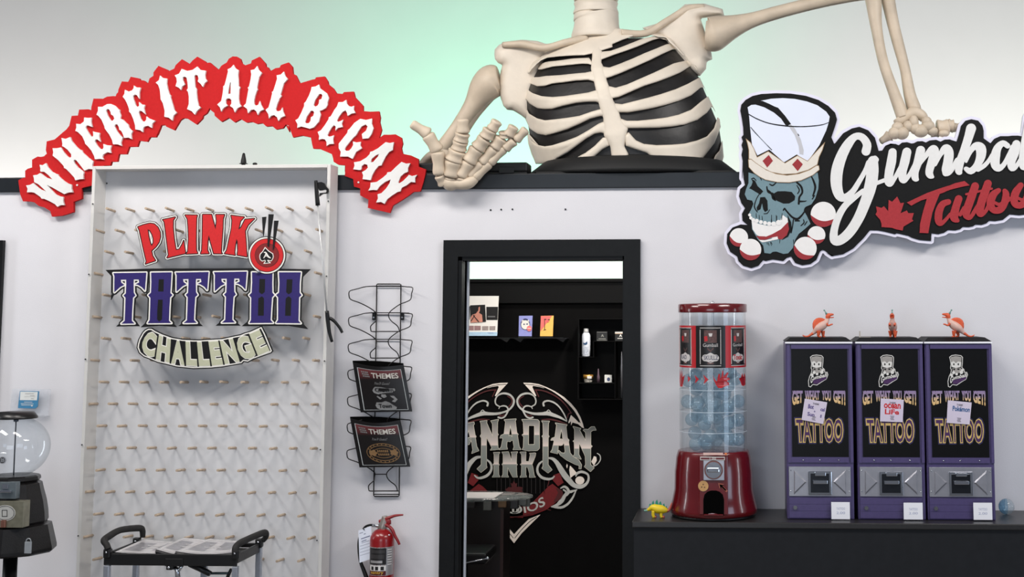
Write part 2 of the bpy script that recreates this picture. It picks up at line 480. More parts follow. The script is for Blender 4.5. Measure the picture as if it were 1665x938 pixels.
# ================================================================ shell
TH = 0.165
xd0 = X(719, 650); xd1 = X(1041.5, 650); zd = Z(880, 390)          # casing outer edges
xo0 = X(743, 650); xo1 = X(1015, 650); zo = Z(880, 417)            # opening in the wall
ztrim0 = Z(600, 309); ztrim1 = Z(600, 284.5)
xL = X(-330, 500); xR = X(2000, 500)
m = MB().fill([([(xL, 0), (xo0, 0), (xo0, zo), (xo1, zo), (xo1, 0), (xR, 0), (xR, ztrim0), (xL, ztrim0)], [])], 0.0, TH)
struct(m.build('wall_front', M_wall, loc=(0, 0, 0)))
m = MB().box((xL, -0.018, ztrim0), (xR, TH+0.01, ztrim1), 0.004)
struct(m.build('trim_1', M_cap, loc=(0, 0, ztrim0)))
struct(MB().box((-9, -9, -0.1), (9, 8.0, 0)).build('floor', M_floor, loc=(0, 0, -0.1)))
struct(MB().box((-9, 5.0, 0), (9, 5.15, 6.0)).build('wall_back', M_back, loc=(0, 5.0, 0)))
zb = Z(880, 453.5, 2.6)
struct(MB().box((-5.5, 2.6, 0), (4.5, 2.75, zb-0.02)).build('wall_partition', M_black, loc=(0, 2.6, 0)))
m = MB().box((-5.5, 2.57, zb-0.16), (4.5, 2.6, zb-0.02)).box((-5.5, 2.55, zb-0.02), (4.5, 2.76, zb))
struct(m.build('trim_2', mat('black_gloss_trim', (0.04, 0.04, 0.04), 0.5, spec=0.12), loc=(0, 2.6, zb-0.16)))
# doorway casing
m = MB()
bw = 0.022
m.fill([([(xd0, 0), (xo0, 0), (xo0, zo), (xo1, zo), (xo1, 0), (xd1, 0), (xd1, zd), (xd0, zd)], [])], -bw, 0.0)
dr = m.build('door_1', M_case, loc=(xd0, 0, 0)); struct(dr)
js = 0.018
jm = MB().box((xo0, -0.01, 0), (xo0+js, TH, zo)).box((xo1-js*0.4, -0.01, 0), (xo1, TH, zo)).box((xo0, -0.01, zo-js), (xo1, TH, zo))
jm.build('jamb', M_case, dr)
xs0 = X(749.5, 650, 0.12); xs1 = X(760, 650, 0.12)
MB().box((xo0+js, 0.06, 0), (xs0, 0.10, zo-js)).build('stop', M_case, dr)
MB().box((xs0, 0.11, 0), (xs0+(xs1-xs0)*0.48, 0.135, zo-js), 0.002).box((xs0+(xs1-xs0)*0.52, 0.115, 0), (xs1, 0.14, zo-js), 0.002).build('steel_edge', M_edge, dr)
MB().box((X(1014.6, 650, 0.05), 0.045, 0), (X(1015.6, 650, 0.05), 0.055, zo-js)).build('weather_strip', M_steel, dr)
# another black door casing on the far left edge of the frame
xe = X(5, 480); ze = Z(5, 391)
struct(MB().fill([([(xe-0.12, 0), (xe, 0), (xe, ze), (xe-1.1, ze), (xe-1.1, 0), (xe-0.98, 0), (xe-0.98, ze-0.12), (xe-0.12, ze-0.12)], [])], -0.022, 0.0).build('door_2', M_case, loc=(xe, 0, 0)))
struct(MB().box((xe-0.98, -0.008, 0), (xe-0.12, 0, ze-0.12)).build('door_3', M_black, loc=(xe-0.5, 0, 0)))
# screw holes left in the wall over the doorway
for k, (a, b) in enumerate([(798, 341.5), (815, 340.7), (833.3, 340.3), (919.5, 340.3)]):
    c = at(a, b, 0); q = 0.0042
    o = MB().tube([(c.x, -0.0035, c.z), (c.x, 0.002, c.z)], [q, q], 10).build('wall_screw', mat('dark_screw', (0.16, 0.16, 0.17), 0.5, 0.5))
    tag(o, ['dark screw in the white wall above the doorway, leftmost of the row of three', 'dark screw in the white wall above the doorway, middle of the row of three',
            'dark screw in the white wall above the doorway, rightmost of the row of three', 'single dark screw above the doorway, apart to the right of the row of three'][k], 'screw', 'screws left in the wall over the doorway')

# ================================================================ the arched red sign
A = (20, 220, 6.7); B = (110, 150, 7.813); Cc = (180, 90, 7.2125); Dd = (320, 85, 7.2125); E = (460, 110, 6.7); Fq = (530, 170, 5.211)
back = (T(*A, '115,718 85,640 65,490 110,465 140,460 140,385 165,365 215,350 215,265 275,230 310,235 345,228 375,200 365,160 375,65 460,45')
    + T(*B, '-15,470 20,425 50,300 130,295 145,220 265,215 298,230 300,190 328,80 450,82 500,55 580,48 610,50 620,20 640,0')
    + T(*Cc, '90,400 130,305 205,310 235,250 335,270 345,290 390,295 437,330 455,270 500,240 500,200 560,122 660,165 680,185 745,155 760,115 835,45 925,100 960,60 1015,15 1110,70 1120,90')
    + T(*Dd, '110,125 155,120 255,205 290,155 350,120 375,75 420,48 470,50 510,75 530,130 570,152 635,130 645,95 735,52 805,130 810,165 835,175 862,220 925,185 970,180 985,150 1075,118 1120,170')
    + T(*E, '110,65 140,80 185,170 325,128 350,125 360,105 455,95 490,150 495,180 550,225 585,280 650,285 665,265 770,260 785,320')
    + T(*Fq, '315,10 315,55 375,60 450,57 460,110 455,150 472,215 450,285 490,255 545,255 590,252 640,280 650,330 640,370 650,415 690,425 720,430 785,460 785,525 848,550 840,600 825,660 800,735 740,740 700,770 640,810 565,855 540,918 440,895 355,875 360,805 290,770 290,710 238,695 230,630 160,605 165,515 105,510 65,485 60,455 50,420')
    + T(*E, '400,885 330,882 318,835 305,760 210,740 110,760 75,660 60,630 30,620')
    + T(*Dd, '1085,935 1080,870 1040,850 1010,890 930,905 885,865 815,870 770,830 705,840 645,815 585,825 515,783 445,822 375,768 290,815 210,745 205,710 165,680 150,655 115,715 70,745 65,775')
    + T(*Cc, '1005,810 900,740 855,735 815,760 745,878 650,835 640,815 590,820 580,850 545,935')
    + T(*B, '1170,460 1120,570 1045,570 1010,628 910,615 885,690 780,692 748,785 650,785 630,880 555,882 540,930')
    + T(*A, '1000,330 960,440 880,475 865,545 755,575 755,690 665,725 665,835 540,875 430,885 415,825 350,785 290,770 240,730 190,720'))
YS = -0.030
c = at(363, 345, YS)
sign = thing('arched_sign', 'red scalloped arched sign with raised white letters reading WHERE IT ALL BEGAN', 'sign', (c.x, YS, c.z))
MB().fill(flat([(back, [])], YS), YS, -0.012).build('backing', M_red, sign)
LET = [
 (A, '297,320 330,325 365,302 385,345 430,395 478,420 495,423 500,440 560,495 605,525 645,535 645,580 658,620 610,622 565,640 500,605 440,570 375,540 430,600 475,645 520,665 550,668 555,680 552,710 565,760 525,760 490,778 465,750 400,715 345,690 318,690 305,670 240,625 200,618 160,620 165,580 150,545 190,540 228,520 265,555 310,590 370,612 325,570 280,530 238,510 235,470 225,435 270,430 303,410 330,430 375,462 437,480 390,430 345,395 308,396 303,385 305,360', []),
 (A, '535,28 580,38 630,18 645,60 700,125 738,158 755,160 765,185 830,245 880,280 870,320 875,370 830,365 785,385 740,325 700,275 680,262 667,275 675,300 715,350 770,390 780,405 770,430 775,475 730,478 685,490 675,460 620,400 585,365 562,355 560,335 500,270 440,222 445,185 438,140 485,140 528,132 550,170 595,225 625,245 642,235 640,205 600,155 560,125 542,118 545,90 540,60', []),
 (B, '210,320 255,325 300,322 295,370 310,440 280,430 255,418 232,425 228,450 250,490 285,545 305,565 322,560 325,535 320,495 350,505 405,515 398,560 415,628 400,615 375,597 350,600 345,625 375,675 415,720 445,722 455,700 452,655 500,672 555,675 540,720 548,770 500,760 450,790 440,820 455,855 410,845 345,850 335,810 300,740 250,680 222,655 215,625 185,560 130,505 95,490 110,450 108,398 160,405 205,370', []),
 (B, '385,185 440,185 500,150 550,148 600,170 640,210 660,225 658,250 675,295 665,335 700,345 740,385 770,410 775,440 800,475 825,490 805,530 812,595 770,575 715,580 705,540 680,490 655,475 650,440 625,402 600,410 595,435 630,500 670,550 700,575 690,590 675,640 685,680 630,660 575,660 565,610 530,540 485,480 470,460 465,430 430,350 390,300 365,285 385,235', ['485,235 500,212 525,215 545,250 550,280 580,300 592,335 570,362 545,355 510,300']),
 (Cc, '270,352 300,375 350,378 335,430 335,510 305,465 280,458 260,475 265,510 295,590 315,605 332,590 330,545 365,575 400,580 388,620 405,690 385,670 355,650 335,648 328,675 350,740 375,775 400,775 415,755 418,715 450,740 520,765 485,800 480,850 440,825 400,830 380,850 375,900 340,875 288,868 285,820 265,750 235,680 215,660 215,630 190,560 165,515 140,485 160,450 165,402 210,425 250,410 268,385', []),
 (Cc, '578,235 610,265 660,272 655,330 670,400 690,460 705,468 700,490 725,570 745,640 772,672 735,705 722,765 680,730 628,720 632,650 610,560 585,515 583,485 575,400 555,345 528,320 565,290', []),
 (Cc, '833,158 900,182 960,170 1015,130 1050,170 1115,180 1105,230 1110,270 1130,300 1100,325 1080,370 1055,335 1020,305 1030,270 1020,235 995,225 980,240 985,310 990,370 1008,395 1005,430 1015,520 1030,590 1055,610 1010,650 985,695 950,655 895,630 915,570 915,480 905,425 890,410 905,385 900,320 890,265 870,248 845,255 845,290 868,340 835,365 822,405 800,380 760,360 775,310 770,265 750,235 800,215', []),
 (Dd, '430,145 450,185 490,210 483,260 488,330 490,395 508,408 495,440 490,540 500,600 522,632 475,655 445,705 425,655 388,628 405,600 405,560 385,540 355,540 338,560 340,600 362,625 330,640 305,660 285,695 270,645 240,612 285,570 300,500 310,420 308,400 325,385 350,290 365,225 360,200 400,180', ['390,348 398,355 395,485 365,490 370,440']),
 (Dd, '707,160 725,205 762,240 730,290 715,360 705,420 715,435 700,455 685,500 670,570 672,605 690,625 720,615 738,570 755,620 785,670 740,690 715,735 695,690 670,670 635,675 600,715 590,665 545,630 575,600 590,520 605,435 598,415 612,400 630,320 638,255 630,210 675,200', []),
 (Dd, '1020,225 1035,275 1065,312 1020,360 1000,430 980,500 995,505 970,540 945,600 925,665 935,690 960,690 985,680 1003,645 1010,690 1033,745 985,765 955,805 940,760 905,735 870,745 845,775 838,725 805,675 840,645 865,560 882,485 880,465 895,455 920,380 940,310 935,270 985,260', []),
 (E, '392,183 405,225 440,250 480,280 500,330 485,380 485,405 465,440 430,460 398,470 412,510 400,550 390,590 370,610 335,650 290,665 240,650 195,640 155,655 158,615 135,572 165,555 200,490 230,420 232,385 248,370 285,300 305,245 312,210 355,205', ['395,285 420,285 430,305 420,340 395,350 390,390 375,415 350,425 333,405 350,350', '305,467 330,470 340,490 330,525 305,540 300,580 280,605 250,605 240,590 260,530']),
 (E, '690,350 695,390 720,420 750,425 775,415 770,455 788,492 745,500 705,525 697,490 680,465 650,480 610,530 588,575 600,590 630,580 655,565 640,610 650,645 600,655 570,685 575,640 555,625 530,650 500,700 485,735 500,750 525,748 555,735 545,780 552,830 505,832 475,852 475,810 455,780 425,775 390,785 395,745 378,700 415,680 460,620 495,565 500,540 520,530 560,460 590,420 605,375 650,375', []),
 (Fq, '290,120 340,130 390,118 388,160 402,200 385,250 360,285 310,290 303,250 340,220 352,185 335,168 300,185 270,230 255,258 230,280 205,310 165,360 158,380 170,392 195,390 215,370 230,342 228,312 260,320 295,315 290,345 305,370 255,400 225,460 185,440 120,440 125,400 108,370 108,330 140,290 180,240 185,215 200,205 240,155', []),
 (Fq, '505,318 540,325 575,318 568,355 565,385 535,400 505,440 480,490 470,515 445,520 415,555 390,600 378,640 340,635 310,632 315,600 305,572 335,555 355,535 350,510 325,503 302,520 300,545 290,555 230,548 242,520 238,488 290,480 340,450 370,420 375,400 395,395 440,370', ['450,418 440,440 400,485 377,490 385,460 420,430']),
 (Fq, '640,485 680,500 715,497 695,535 695,568 665,580 630,610 612,660 620,668 655,645 690,610 702,595 730,605 772,595 755,620 755,660 720,655 680,685 640,705 630,735 605,740 560,770 520,800 495,840 465,825 425,830 440,795 437,760 470,750 510,710 540,665 548,633 500,655 455,690 430,725 400,722 358,728 375,700 378,662 430,655 480,620 515,590 520,573 550,570 590,530', [])]
for tr, o, hs in LET:
    MB().fill(flat([(T(*tr, o), [T(*tr, h) for h in hs])], YS-0.012), YS-0.012, YS).build('letter', M_wlet, sign)
for a, b in [(125.8, 301), (583, 296.5)]:
    c = at(a, b, YS); MB().tube([(c.x, YS-0.004, c.z), (c.x, YS, c.z)], [0.0045]*2, 10).build('screw', M_wlet, sign)

# ================================================================ the plink board
YF = -0.162; YB = -0.052
bx0 = X(137, 600, YF); bx1 = X(530, 600, YF); bzt = Z(340, 268.5, YF); bz0 = 0.03
M_frame = mat('board_white_paint', (0.85, 0.84, 0.825), 0.5, var=0.03, scale=14)
M_inner = mat('board_panel_paint', (0.87, 0.87, 0.88), 0.55, var=0.02, scale=10)
M_peg = mat('raw_dowel_wood', (0.74, 0.66, 0.575), 0.65, var=0.16, scale=30)
board = thing('plink_board', 'tall white peg board game with clear front panel and rows of wooden pegs', 'game board', (bx0, -0.05, bz0))
ft = 0.0155
MB().box((bx0+ft, YB, bz0), (bx1-ft, YB+0.008, bzt-ft)).build('back_panel', M_inner, board)
for a, b in ((bx0, bx0+ft), (bx1-ft, bx1)):
    MB().box((a, YF, bz0), (b, YB+0.008, bzt), 0.0015).build('side_board', M_frame, board)
MB().box((bx0+ft, YF, bzt-ft), (bx1-ft, YB+0.008, bzt), 0.0015).build('top_board', M_frame, board)
MB().box((bx0+ft, YF, bz0), (bx1-ft, YB+0.008, bz0+ft), 0.0015).build('bottom_board', M_frame, board)
M_acr = glass('clear_acrylic', (0.995, 0.997, 0.997), 1.45, 0.01, gmul=0.5)
ap0 = Z(340, 345, YF)
MB().box((bx0, YF-0.004, bz0+0.02), (bx1, YF-0.0005, ap0)).build('clear_panel', M_acr, board)
M_scr = mat('small_screw', (0.25, 0.25, 0.26), 0.4, 0.8)
for a, b in [(151, 331.5), (143, 446), (136.5, 584), (129.5, 723), (122.5, 871), (536.5, 327), (532, 449), (528, 587), (521, 731), (515.5, 878.5)]:
    c = at(a, b, YF-0.004); cx = min(max(c.x, bx0+0.006), bx1-0.006)
    MB().tube([(cx, YF-0.0075, c.z), (cx, YF-0.003, c.z)], [0.0032]*2, 8).build('screw', M_scr, board)
for a, b in [(173.5, 298), (533, 294)]:
    c = at(a, b, YF+0.05); MB().ball((c.x if a < 300 else bx1-ft-0.001, YF+0.05, c.z), 0.0045, 8, 6).build('screw', M_scr, board)
# pegs: alternate rows of 11 and 12
pp = MB(); L = 0.086
ty = math.tan(math.radians(4.2))
pp.tube([(0, 0, 0), (0, -L, L*ty)], [0.0062, 0.0062], 8); pegme = None
zr0 = Z(340, 342.5, YB); zr1 = Z(340, 621.5, YB); dz = (zr0-zr1)/8
xa0 = X(176, 621.5, YB); xa1 = X(501, 621.5, YB); dx = (xa1-xa0)/10
pegs = []
for r in range(19):
    zc = zr0-r*dz
    n, off = (11, 0.0) if r % 2 == 0 else (12, -0.5)
    for k in range(n):
        x = xa0+(k+off)*dx
        if pegme is None:
            pegme = pp.build('peg', M_peg, board); p = pegme
        else:
            p = pegme.copy(); COL.objects.link(p)
        p.location = (x-bx0+random.uniform(-.0015, .0015), YB+0.05, zc-bz0); p.rotation_euler = (random.uniform(-.02, .02), 0, random.uniform(-.025, .025))
# the mesh was built in world space with the board's origin taken off; put its own origin back at the hole
off = ORG[board.name]
for v in pegme.data.vertices: v.co += off

# --- lettering panels on the clear front
P_1 = (205, 335, 8.53); P_2 = (315, 335, 7.82); T_1 = (165, 430, 8.528); T_2 = (335, 430, 8.528)
M_ink = mat('black_acrylic', (0.075, 0.07, 0.07), 0.35, var=0.1)
M_wht = mat('white_line_vinyl', (0.92, 0.91, 0.88), 0.5, var=0.02)
M_rv = mat('red_vinyl', (0.80, 0.115, 0.125), 0.45, var=0.08, scale=120)
M_drv = mat('dark_red_vinyl', (0.50, 0.09, 0.09), 0.5, var=0.15, scale=200)
M_bv = mat('violet_vinyl', (0.165, 0.115, 0.40), 0.45, var=0.08, scale=120)
M_kh = mat('khaki_vinyl', (0.74, 0.745, 0.64), 0.5, var=0.04, scale=100)
YL = YF-0.010
plink = [
 [T(*P_1, '165,290 250,258 330,240 390,250 440,295 470,360 475,430 455,500 410,565 350,620 365,690 405,755 270,800 285,765 265,690 235,560 205,420 185,330'), T(*P_1, '298,322 330,335 362,390 380,450 380,510 357,555 335,520 312,420')],
 [T(*P_1, '510,190 680,155 652,195 650,300 665,450 690,610 740,600 785,520 798,480 808,560 822,655 570,715 590,680 575,560 555,400 540,280 530,215')],
 [T(*P_1, '820,125 985,128 975,170 972,300 970,450 972,610 990,655 835,662 858,630 868,450 863,300 853,180')],
 [T(*P_2, '115,108 225,108 240,170 277,300 292,190 283,110 390,110 372,160 367,300 355,450 347,590 360,603 255,602 190,365 178,450 173,560 192,602 90,605 105,560 110,400 113,250')],
 [T(*P_2, '475,120 640,140 592,190 567,302 602,275 655,170 770,160 690,240 652,320 662,440 675,642 555,620 563,560 558,450 545,415 527,500 517,590 525,622 395,602 422,560 452,420 482,280 490,180')]]
F = Field(196, 330, 440, 450, 0.5); D = F.union(plink)
pk = MB()
pk.use(0).fill(flat(F.loops(D, 4.1), YL), YL, YL+0.005)
pk.use(1).fill(flat(F.loops(D, 3.1), YL-0.0006), YL-0.0006, YL)
pk.use(0).fill(flat(F.loops(D, 1.5), YL-0.0012), YL-0.0012, YL-0.0006)
pk.use(2).fill(flat([(q[0], q[1:]) for q in plink], YL-0.0018), YL-0.0018, YL-0.0012)
pk.build('red_word_panel', [M_ink, M_wht, M_rv], board, 'red word PLINK with white and black outline')
# chip with a spade
cx, cy = 315+930/7.82, 335+625/7.82
ck = MB()
for k, (r, i) in enumerate([(31, 0), (29.8, 1), (27.4, 0), (26.4, 2), (19.6, 0), (19.0, 3)]):
    y = YL-0.0022-0.0006*k
    ck.use(i).fill(flat(P1(circ(cx, cy, r, 48)), y), y, y+0.0006 if k else YL+0.005)
sp = T(*P_2, '908,525 950,570 1005,605 1012,640 1005,670 985,698 940,688 945,700 975,722 890,730 912,700 905,688 870,700 845,680 838,640 845,610 875,580')
F = Field(415, 398, 450, 432, 0.3); D = F.poly([sp])
ck.use(1).fill(flat(F.loops(D, 0.6), YL-0.0064), YL-0.0064, YL-0.0058); ck.use(0).fill(flat(F.loops(D, -0.7), YL-0.007), YL-0.007, YL-0.0064)
F = Field(422, 405, 446, 424, 0.25)
D = F.strokes([T3(*P_2, '895,590,6 915,590,8 945,640,11 975,660,5'), T3(*P_2, '920,600,6 905,635,6 890,660,5'), T3(*P_2, '900,640,4 935,632,4')])
ck.use(1).fill(flat(F.loops(D), YL-0.0076), YL-0.0076, YL-0.007)
for q in ['868,140 925,135 890,385 880,385', '950,103 1018,105 955,520 935,510', '1020,185 1080,185 1020,540 1003,560']:
    ck.use(0).fill(flat(P1(T(*P_2, q)), YL-0.0084), YL-0.0084, YL-0.0064)
c1 = at(315+830/7.82, 335+835/7.82, YL-0.01)
ck.use(4).ball((c1.x, YL-0.010, c1.z), 0.007, 12, 8).tube([(c1.x, YL-0.010, c1.z), (c1.x-0.016, YL-0.008, c1.z-0.008)], [0.004, 0.002], 8)
ck.build('chip_panel', [M_ink, M_wht, M_rv, M_drv, M_steel], board, 'round red chip with three needles and a black spade')
# violet word
tT = T(*T_1, '165,120 622,112 615,200 602,362 560,315 505,282 468,276 522,250 515,208 448,208 445,260 447,390 470,430 437,460 425,640 420,780 458,817 275,820 322,780 328,640 333,460 305,430 337,400 343,280 342,210 268,212 275,252 318,282 262,310 178,385 178,250 180,160')
def sh(p, a, b): return [(x+a, y+b) for x, y in p]
tat = [[tT], [sh(tT, 101.2, -1.0)], [sh(tT, 163.4, -1.6)],
 [T(*T_1, '688,112 972,108 965,250 955,395 985,422 952,455 942,600 935,780 970,812 640,814 668,770 675,600 678,460 648,425 686,390 692,250'), T(*T_1, '795,205 865,205 860,375 785,375'), T(*T_1, '785,488 850,488 840,760 800,795 770,760 775,600')],
 [T(*T_2, '638,108 922,108 918,250 920,390 948,422 915,455 905,600 895,770 930,808 600,812 622,770 627,460 597,425 632,390 640,250'), T(*T_2, '740,200 820,200 815,380 775,415 735,385'), T(*T_2, '775,440 805,470 800,710 720,710 725,470')],
 [T(*T_2, '1010,108 1315,108 1300,250 1297,390 1325,425 1290,455 1282,780 1315,815 972,810 998,770 1000,455 972,422 1012,390 1018,250'), T(*T_2, '1120,205 1200,205 1190,385 1145,415 1110,385'), T(*T_2, '1145,440 1185,470 1175,712 1095,712 1105,470')]]
F = Field(166, 428, 512, 542, 0.5); D = F.union(tat)
tri = F.union([[T(*T_1, q)] for q in ['55,75 700,55 1500,55 1500,110 170,110 140,300 130,505 135,160', '200,860 320,760 460,760 530,858', '540,872 650,770 950,770 1045,868 800,850', '1060,855 1190,760 1300,760 1405,855', '125,505 200,370 160,330']]
   + [[T(*T_2, q)] for q in ['1452,65 700,52 0,55 0,110 1310,110 1345,170', '1415,897 1150,852 490,858 600,770 1300,770', '130,850 250,750 360,750 480,850']])
Db = np.minimum(D-4.3, tri)
solid = [(o, []) for o, hs in F.loops(Db, 0.0)]
tk = MB()
tk.use(0).fill(flat(F.loops(Db, 0.0), YL), YL, YL+0.005)
tk.use(1).fill(flat(F.loops(D, 2.1), YL-0.0006), YL-0.0006, YL)
tk.use(2).fill(flat([(q[0], q[1:]) for q in tat], YL-0.0012), YL-0.0012, YL-0.0006)
fh = [q for t in tat for q in t[1:]]
for q in fh:                                    # counters are filled black
    tk.use(0).fill(flat(P1(q), YL-0.0009), YL-0.0009, YL-0.0002)
tk.build('violet_word_panel', [M_ink, M_wht, M_bv], board, 'violet word TATTOO with white line and black spiked outline')
# khaki word
H1 = (215, 520, 11.03); H2 = (325, 520, 11.04)
sil = (T(*H1, '78,500 88,430 110,350 180,220 230,170 290,142 350,142 420,190 550,250 720,310 900,340 1100,352') + T(*H2, '0,352 200,342 400,330 600,285 720,262 800,228 900,200 1000,155 1110,105 1180,240 1312,560 1280,598 1100,662 960,712 860,768 790,752 755,790 600,818 400,852 200,872 0,878')
     + T(*H1, '1100,882 800,852 600,802 450,768 300,705 200,668 120,600'))
F = Field(216, 522, 450, 604, 0.5); D = F.poly([sil])
kk = MB()
kk.use(0).fill(flat(F.loops(D, 0.3), YL), YL, YL+0.005)
kk.use(1).fill(flat(F.loops(D, -1.5), YL-0.0006), YL-0.0006, YL)
kk.use(0).fill(flat(F.loops(D, -3.4), YL-0.0012), YL-0.0012, YL-0.0006)
top = T(*H1, '210,245 330,195 420,240 550,290 720,345 900,375 1100,388') + T(*H2, '0,388 200,378 400,365 600,322 720,295 900,240 1080,160')
bot = T(*H1, '130,560 220,630 330,680 450,725 600,765 800,812 1100,840') + T(*H2, '0,842 200,838 400,818 600,780 790,735 960,690 1100,635 1270,555')
def mid(a, b, t): return [(p[0]+(q[0]-p[0])*t, p[1]+(q[1]-p[1])*t) for p, q in zip(a, b)]
u = np.linspace(0, 1, 40); tp = [tuple(q) for q in poly_at(top, u)]; bp = [tuple(q) for q in poly_at(bot, u)]
lw = 'CHALLENGE'; wid = [1.15, 1.05, 1.0, .85, .85, .85, 1.1, 1.15, .95]; tot = sum(wid); acc = 0
kb = MB()
for ch, w in zip(lw, wid):
    a, b = acc/tot+0.006, (acc+w)/tot-0.006; acc += w
    uu = np.linspace(a, b, 6)
    tt = [tuple(q) for q in poly_at(tp, uu)]; bb = [tuple(q) for q in poly_at(bp, uu)]
    warp_text(kk.use(1), ch, tt, bb, YL-0.0016, 0.085)
    warp_text(kk.use(2), ch, mid(tt, bb, .03), mid(bb, tt, .03), YL-0.0022, 0.055)
kk.build('khaki_word_panel', [M_ink, M_wht, M_kh], board, 'curved khaki word CHALLENGE with white and black outline')

# ================================================================ little black things behind the board top, black case on the wall cap
M_dk = mat('black_matte', (0.05, 0.05, 0.05), 0.6)
YY = 0.10
c = at(396, 263, YY)
m = MB().lathe([(0.001, 0.052), (0.006, 0.048), (0.013, 0.014), (0.014, 0.0)], (c.x, YY, at(396, 265.5, YY).z), 12).box((c.x-0.018, YY-0.01, at(396, 266.5, YY).z), (c.x+0.018, YY+0.01, at(396, 265.5, YY).z)).box((c.x-0.008, YY-0.006, ztrim1), (c.x+0.008, YY+0.006, at(396, 266, YY).z))
tag(m.build('figurine', M_dk), 'tiny black pointed figure just peeking over the top of the peg board', 'figurine')
c = at(414.5, 266, YY)
m = MB().ball((c.x, YY, at(414.5, 266.6, YY).z), 0.012, 12, 8, (1, .8, .62)).box((c.x-0.007, YY-0.006, ztrim1), (c.x+0.007, YY+0.006, at(414.5, 266.6, YY).z))
tag(m.build('knob', M_dk), 'low black rounded knob just peeking over the peg board, right of the pointed figure', 'knob')
Yc = 0.02
m = MB()
zl = Z(760, 264.3, Yc); xa = X(560, 270, Yc); xb = X(857.5, 270, Yc)
case = thing('flat_case', 'flat black hard case lying on the wall cap under the skeleton hand', 'case', ((xa+xb)/2, Yc, ztrim1))
M_bc = mat('black_case_plastic', (0.075, 0.075, 0.075), 0.5, var=0.12, scale=70, bump=0.1)
MB().box((xa, Yc, ztrim1+0.013), (xb, Yc+0.13, zl), 0.008).build('lid', M_bc, case)
MB().box((xa+0.003, Yc+0.003, ztrim1+0.0005), (xb-0.003, Yc+0.127, ztrim1+0.012), 0.003).build('tray', M_bc, case)
MB().box((X(811, 280, Yc), Yc-0.006, ztrim1+0.004), (X(836, 280, Yc), Yc+0.004, zl-0.022), 0.003).build('latch', M_bc, case)
# ================================================================ the big cut-out sign with skull, glass and script lettering
G0 = (1190, 140, 6.256); G1 = (1170, 265, 5.21); G2 = (1245, 265, 5.21); G3 = (1335, 195, 4.17); G4 = (1425, 190, 7.215)
G5 = (1535, 185, 7.215); G6 = (1415, 290, 8.154); G7 = (1535, 270, 7.215)
blk = (T(*G0, '105,935 108,830 110,760 98,700 110,640 98,600 112,560 98,520 118,495 115,420 100,320 86,250 96,190 140,140 210,100 300,80 450,72 600,76 750,98 880,140 980,200 1050,270 1070,340 1050,410 1012,520 1040,585')
   + T(*G3, '95,158 150,90 210,57 260,46 320,70 365,120 385,190 390,210 415,207 432,180 470,160 510,163')
   + T(*G4, '110,335 170,313 230,320 262,332 300,302 360,296 412,312 440,308 480,287 540,284 580,300 622,277 700,268 752,290 800,266 870,263')
   + T(*G5, '60,300 148,325 175,240 200,140 250,82 320,63 400,80 450,140 465,200 465,288 510,320 545,345 590,292 660,262 750,262 800,256 870,256')
   + [(1664, 222), (1668, 190), (1676, 178), (1688, 174), (1698, 180), (1703, 192), (1712, 182), (1724, 180), (1734, 190), (1732, 220), (1724, 262), (1720, 285), (1730, 300), (1742, 306), (1752, 320), (1748, 340), (1735, 352), (1700, 352), (1665, 349)]
   + T(*G7, '880,577 770,566 740,590 690,630 600,646 530,641 500,670 440,690 370,686 340,706 290,716 220,713 190,740 130,755 50,750')
   + T(*G6, '1030,686 980,720 900,740 812,728 806,830 650,816 560,790 500,760 350,726 330,740 190,706 100,690 0,688')
   + T(*G3, '330,750 290,800 220,870 150,910 90,920 40,902')
   + T(*G2, '560,790 500,742 480,736 460,750 430,820 380,855 310,866 250,846 215,792 180,802 150,830 60,816 0,830')
   + T(*G1, '370,822 330,870 270,890 200,870 160,830 150,792 90,752 60,680 65,600 110,546 180,520 238,525 195,490 190,430 215,382 185,340 165,280 175,220 215,186 205,140 200,60'))
YG = -0.062
c = at(1470, 330, YG)
gs = thing('skull_sign', 'large cut-out sign with white script lettering, grey-blue skull, crown and maple leaf', 'sign', (c.x, YG, c.z))
F = Field(1165, 135, 1775, 455, 0.8); D = F.poly([blk])
M_pvc = mat('white_sign_board', (0.90, 0.89, 0.95), 0.45, var=0.02, scale=30)
M_sblk = mat('black_sign_face', (0.055, 0.055, 0.055), 0.55, var=0.2, scale=120, spec=0.2)
M_teal = mat('grey_blue_face', (0.44, 0.55, 0.585), 0.5, var=0.04, scale=80)
M_crown = mat('ivory_face', (0.89, 0.86, 0.815), 0.5, var=0.02, scale=60)
M_crim = mat('crimson_face', (0.60, 0.13, 0.16), 0.5, var=0.06, scale=100)
M_lred = mat('soft_red_face', (0.665, 0.225, 0.245), 0.8, var=0.07, scale=130, spec=0.15)
M_glassp = mat('pale_glass_face', (0.90, 0.92, 0.98), 0.28, var=0.015, scale=8)
M_lgrey = mat('light_grey_face', (0.76, 0.76, 0.78), 0.45, var=0.03)
MB().fill(flat([(o, []) for o, h in F.loops(D, 4.8)], YG), YG, YG+0.022).build('white_backing', M_pvc, gs)
Y1 = YG-0.004
MB().fill(flat([(blk, [])], Y1), Y1, YG).build('black_face', M_sblk, gs)
for s_ in ((1255, 300), (1700, 300)):
    c = at(s_[0], s_[1], YG+0.02); MB().tube([(c.x, YG+0.02, c.z-0.02), (c.x, 0.0, c.z-0.02)], [0.012]*2, 10).build('standoff', M_steel, gs)
Y2 = Y1-0.003; e = 0.0007
k = MB(); k.use(0).fill(flat(P1(T(*G0, '160,215 200,190 280,152 400,128 520,122 640,130 760,155 870,195 960,260 995,310 985,370 960,450 890,600 780,755 760,765 660,695 530,775 380,645 260,705 205,600 185,420 175,300')), Y2), Y2, Y1)
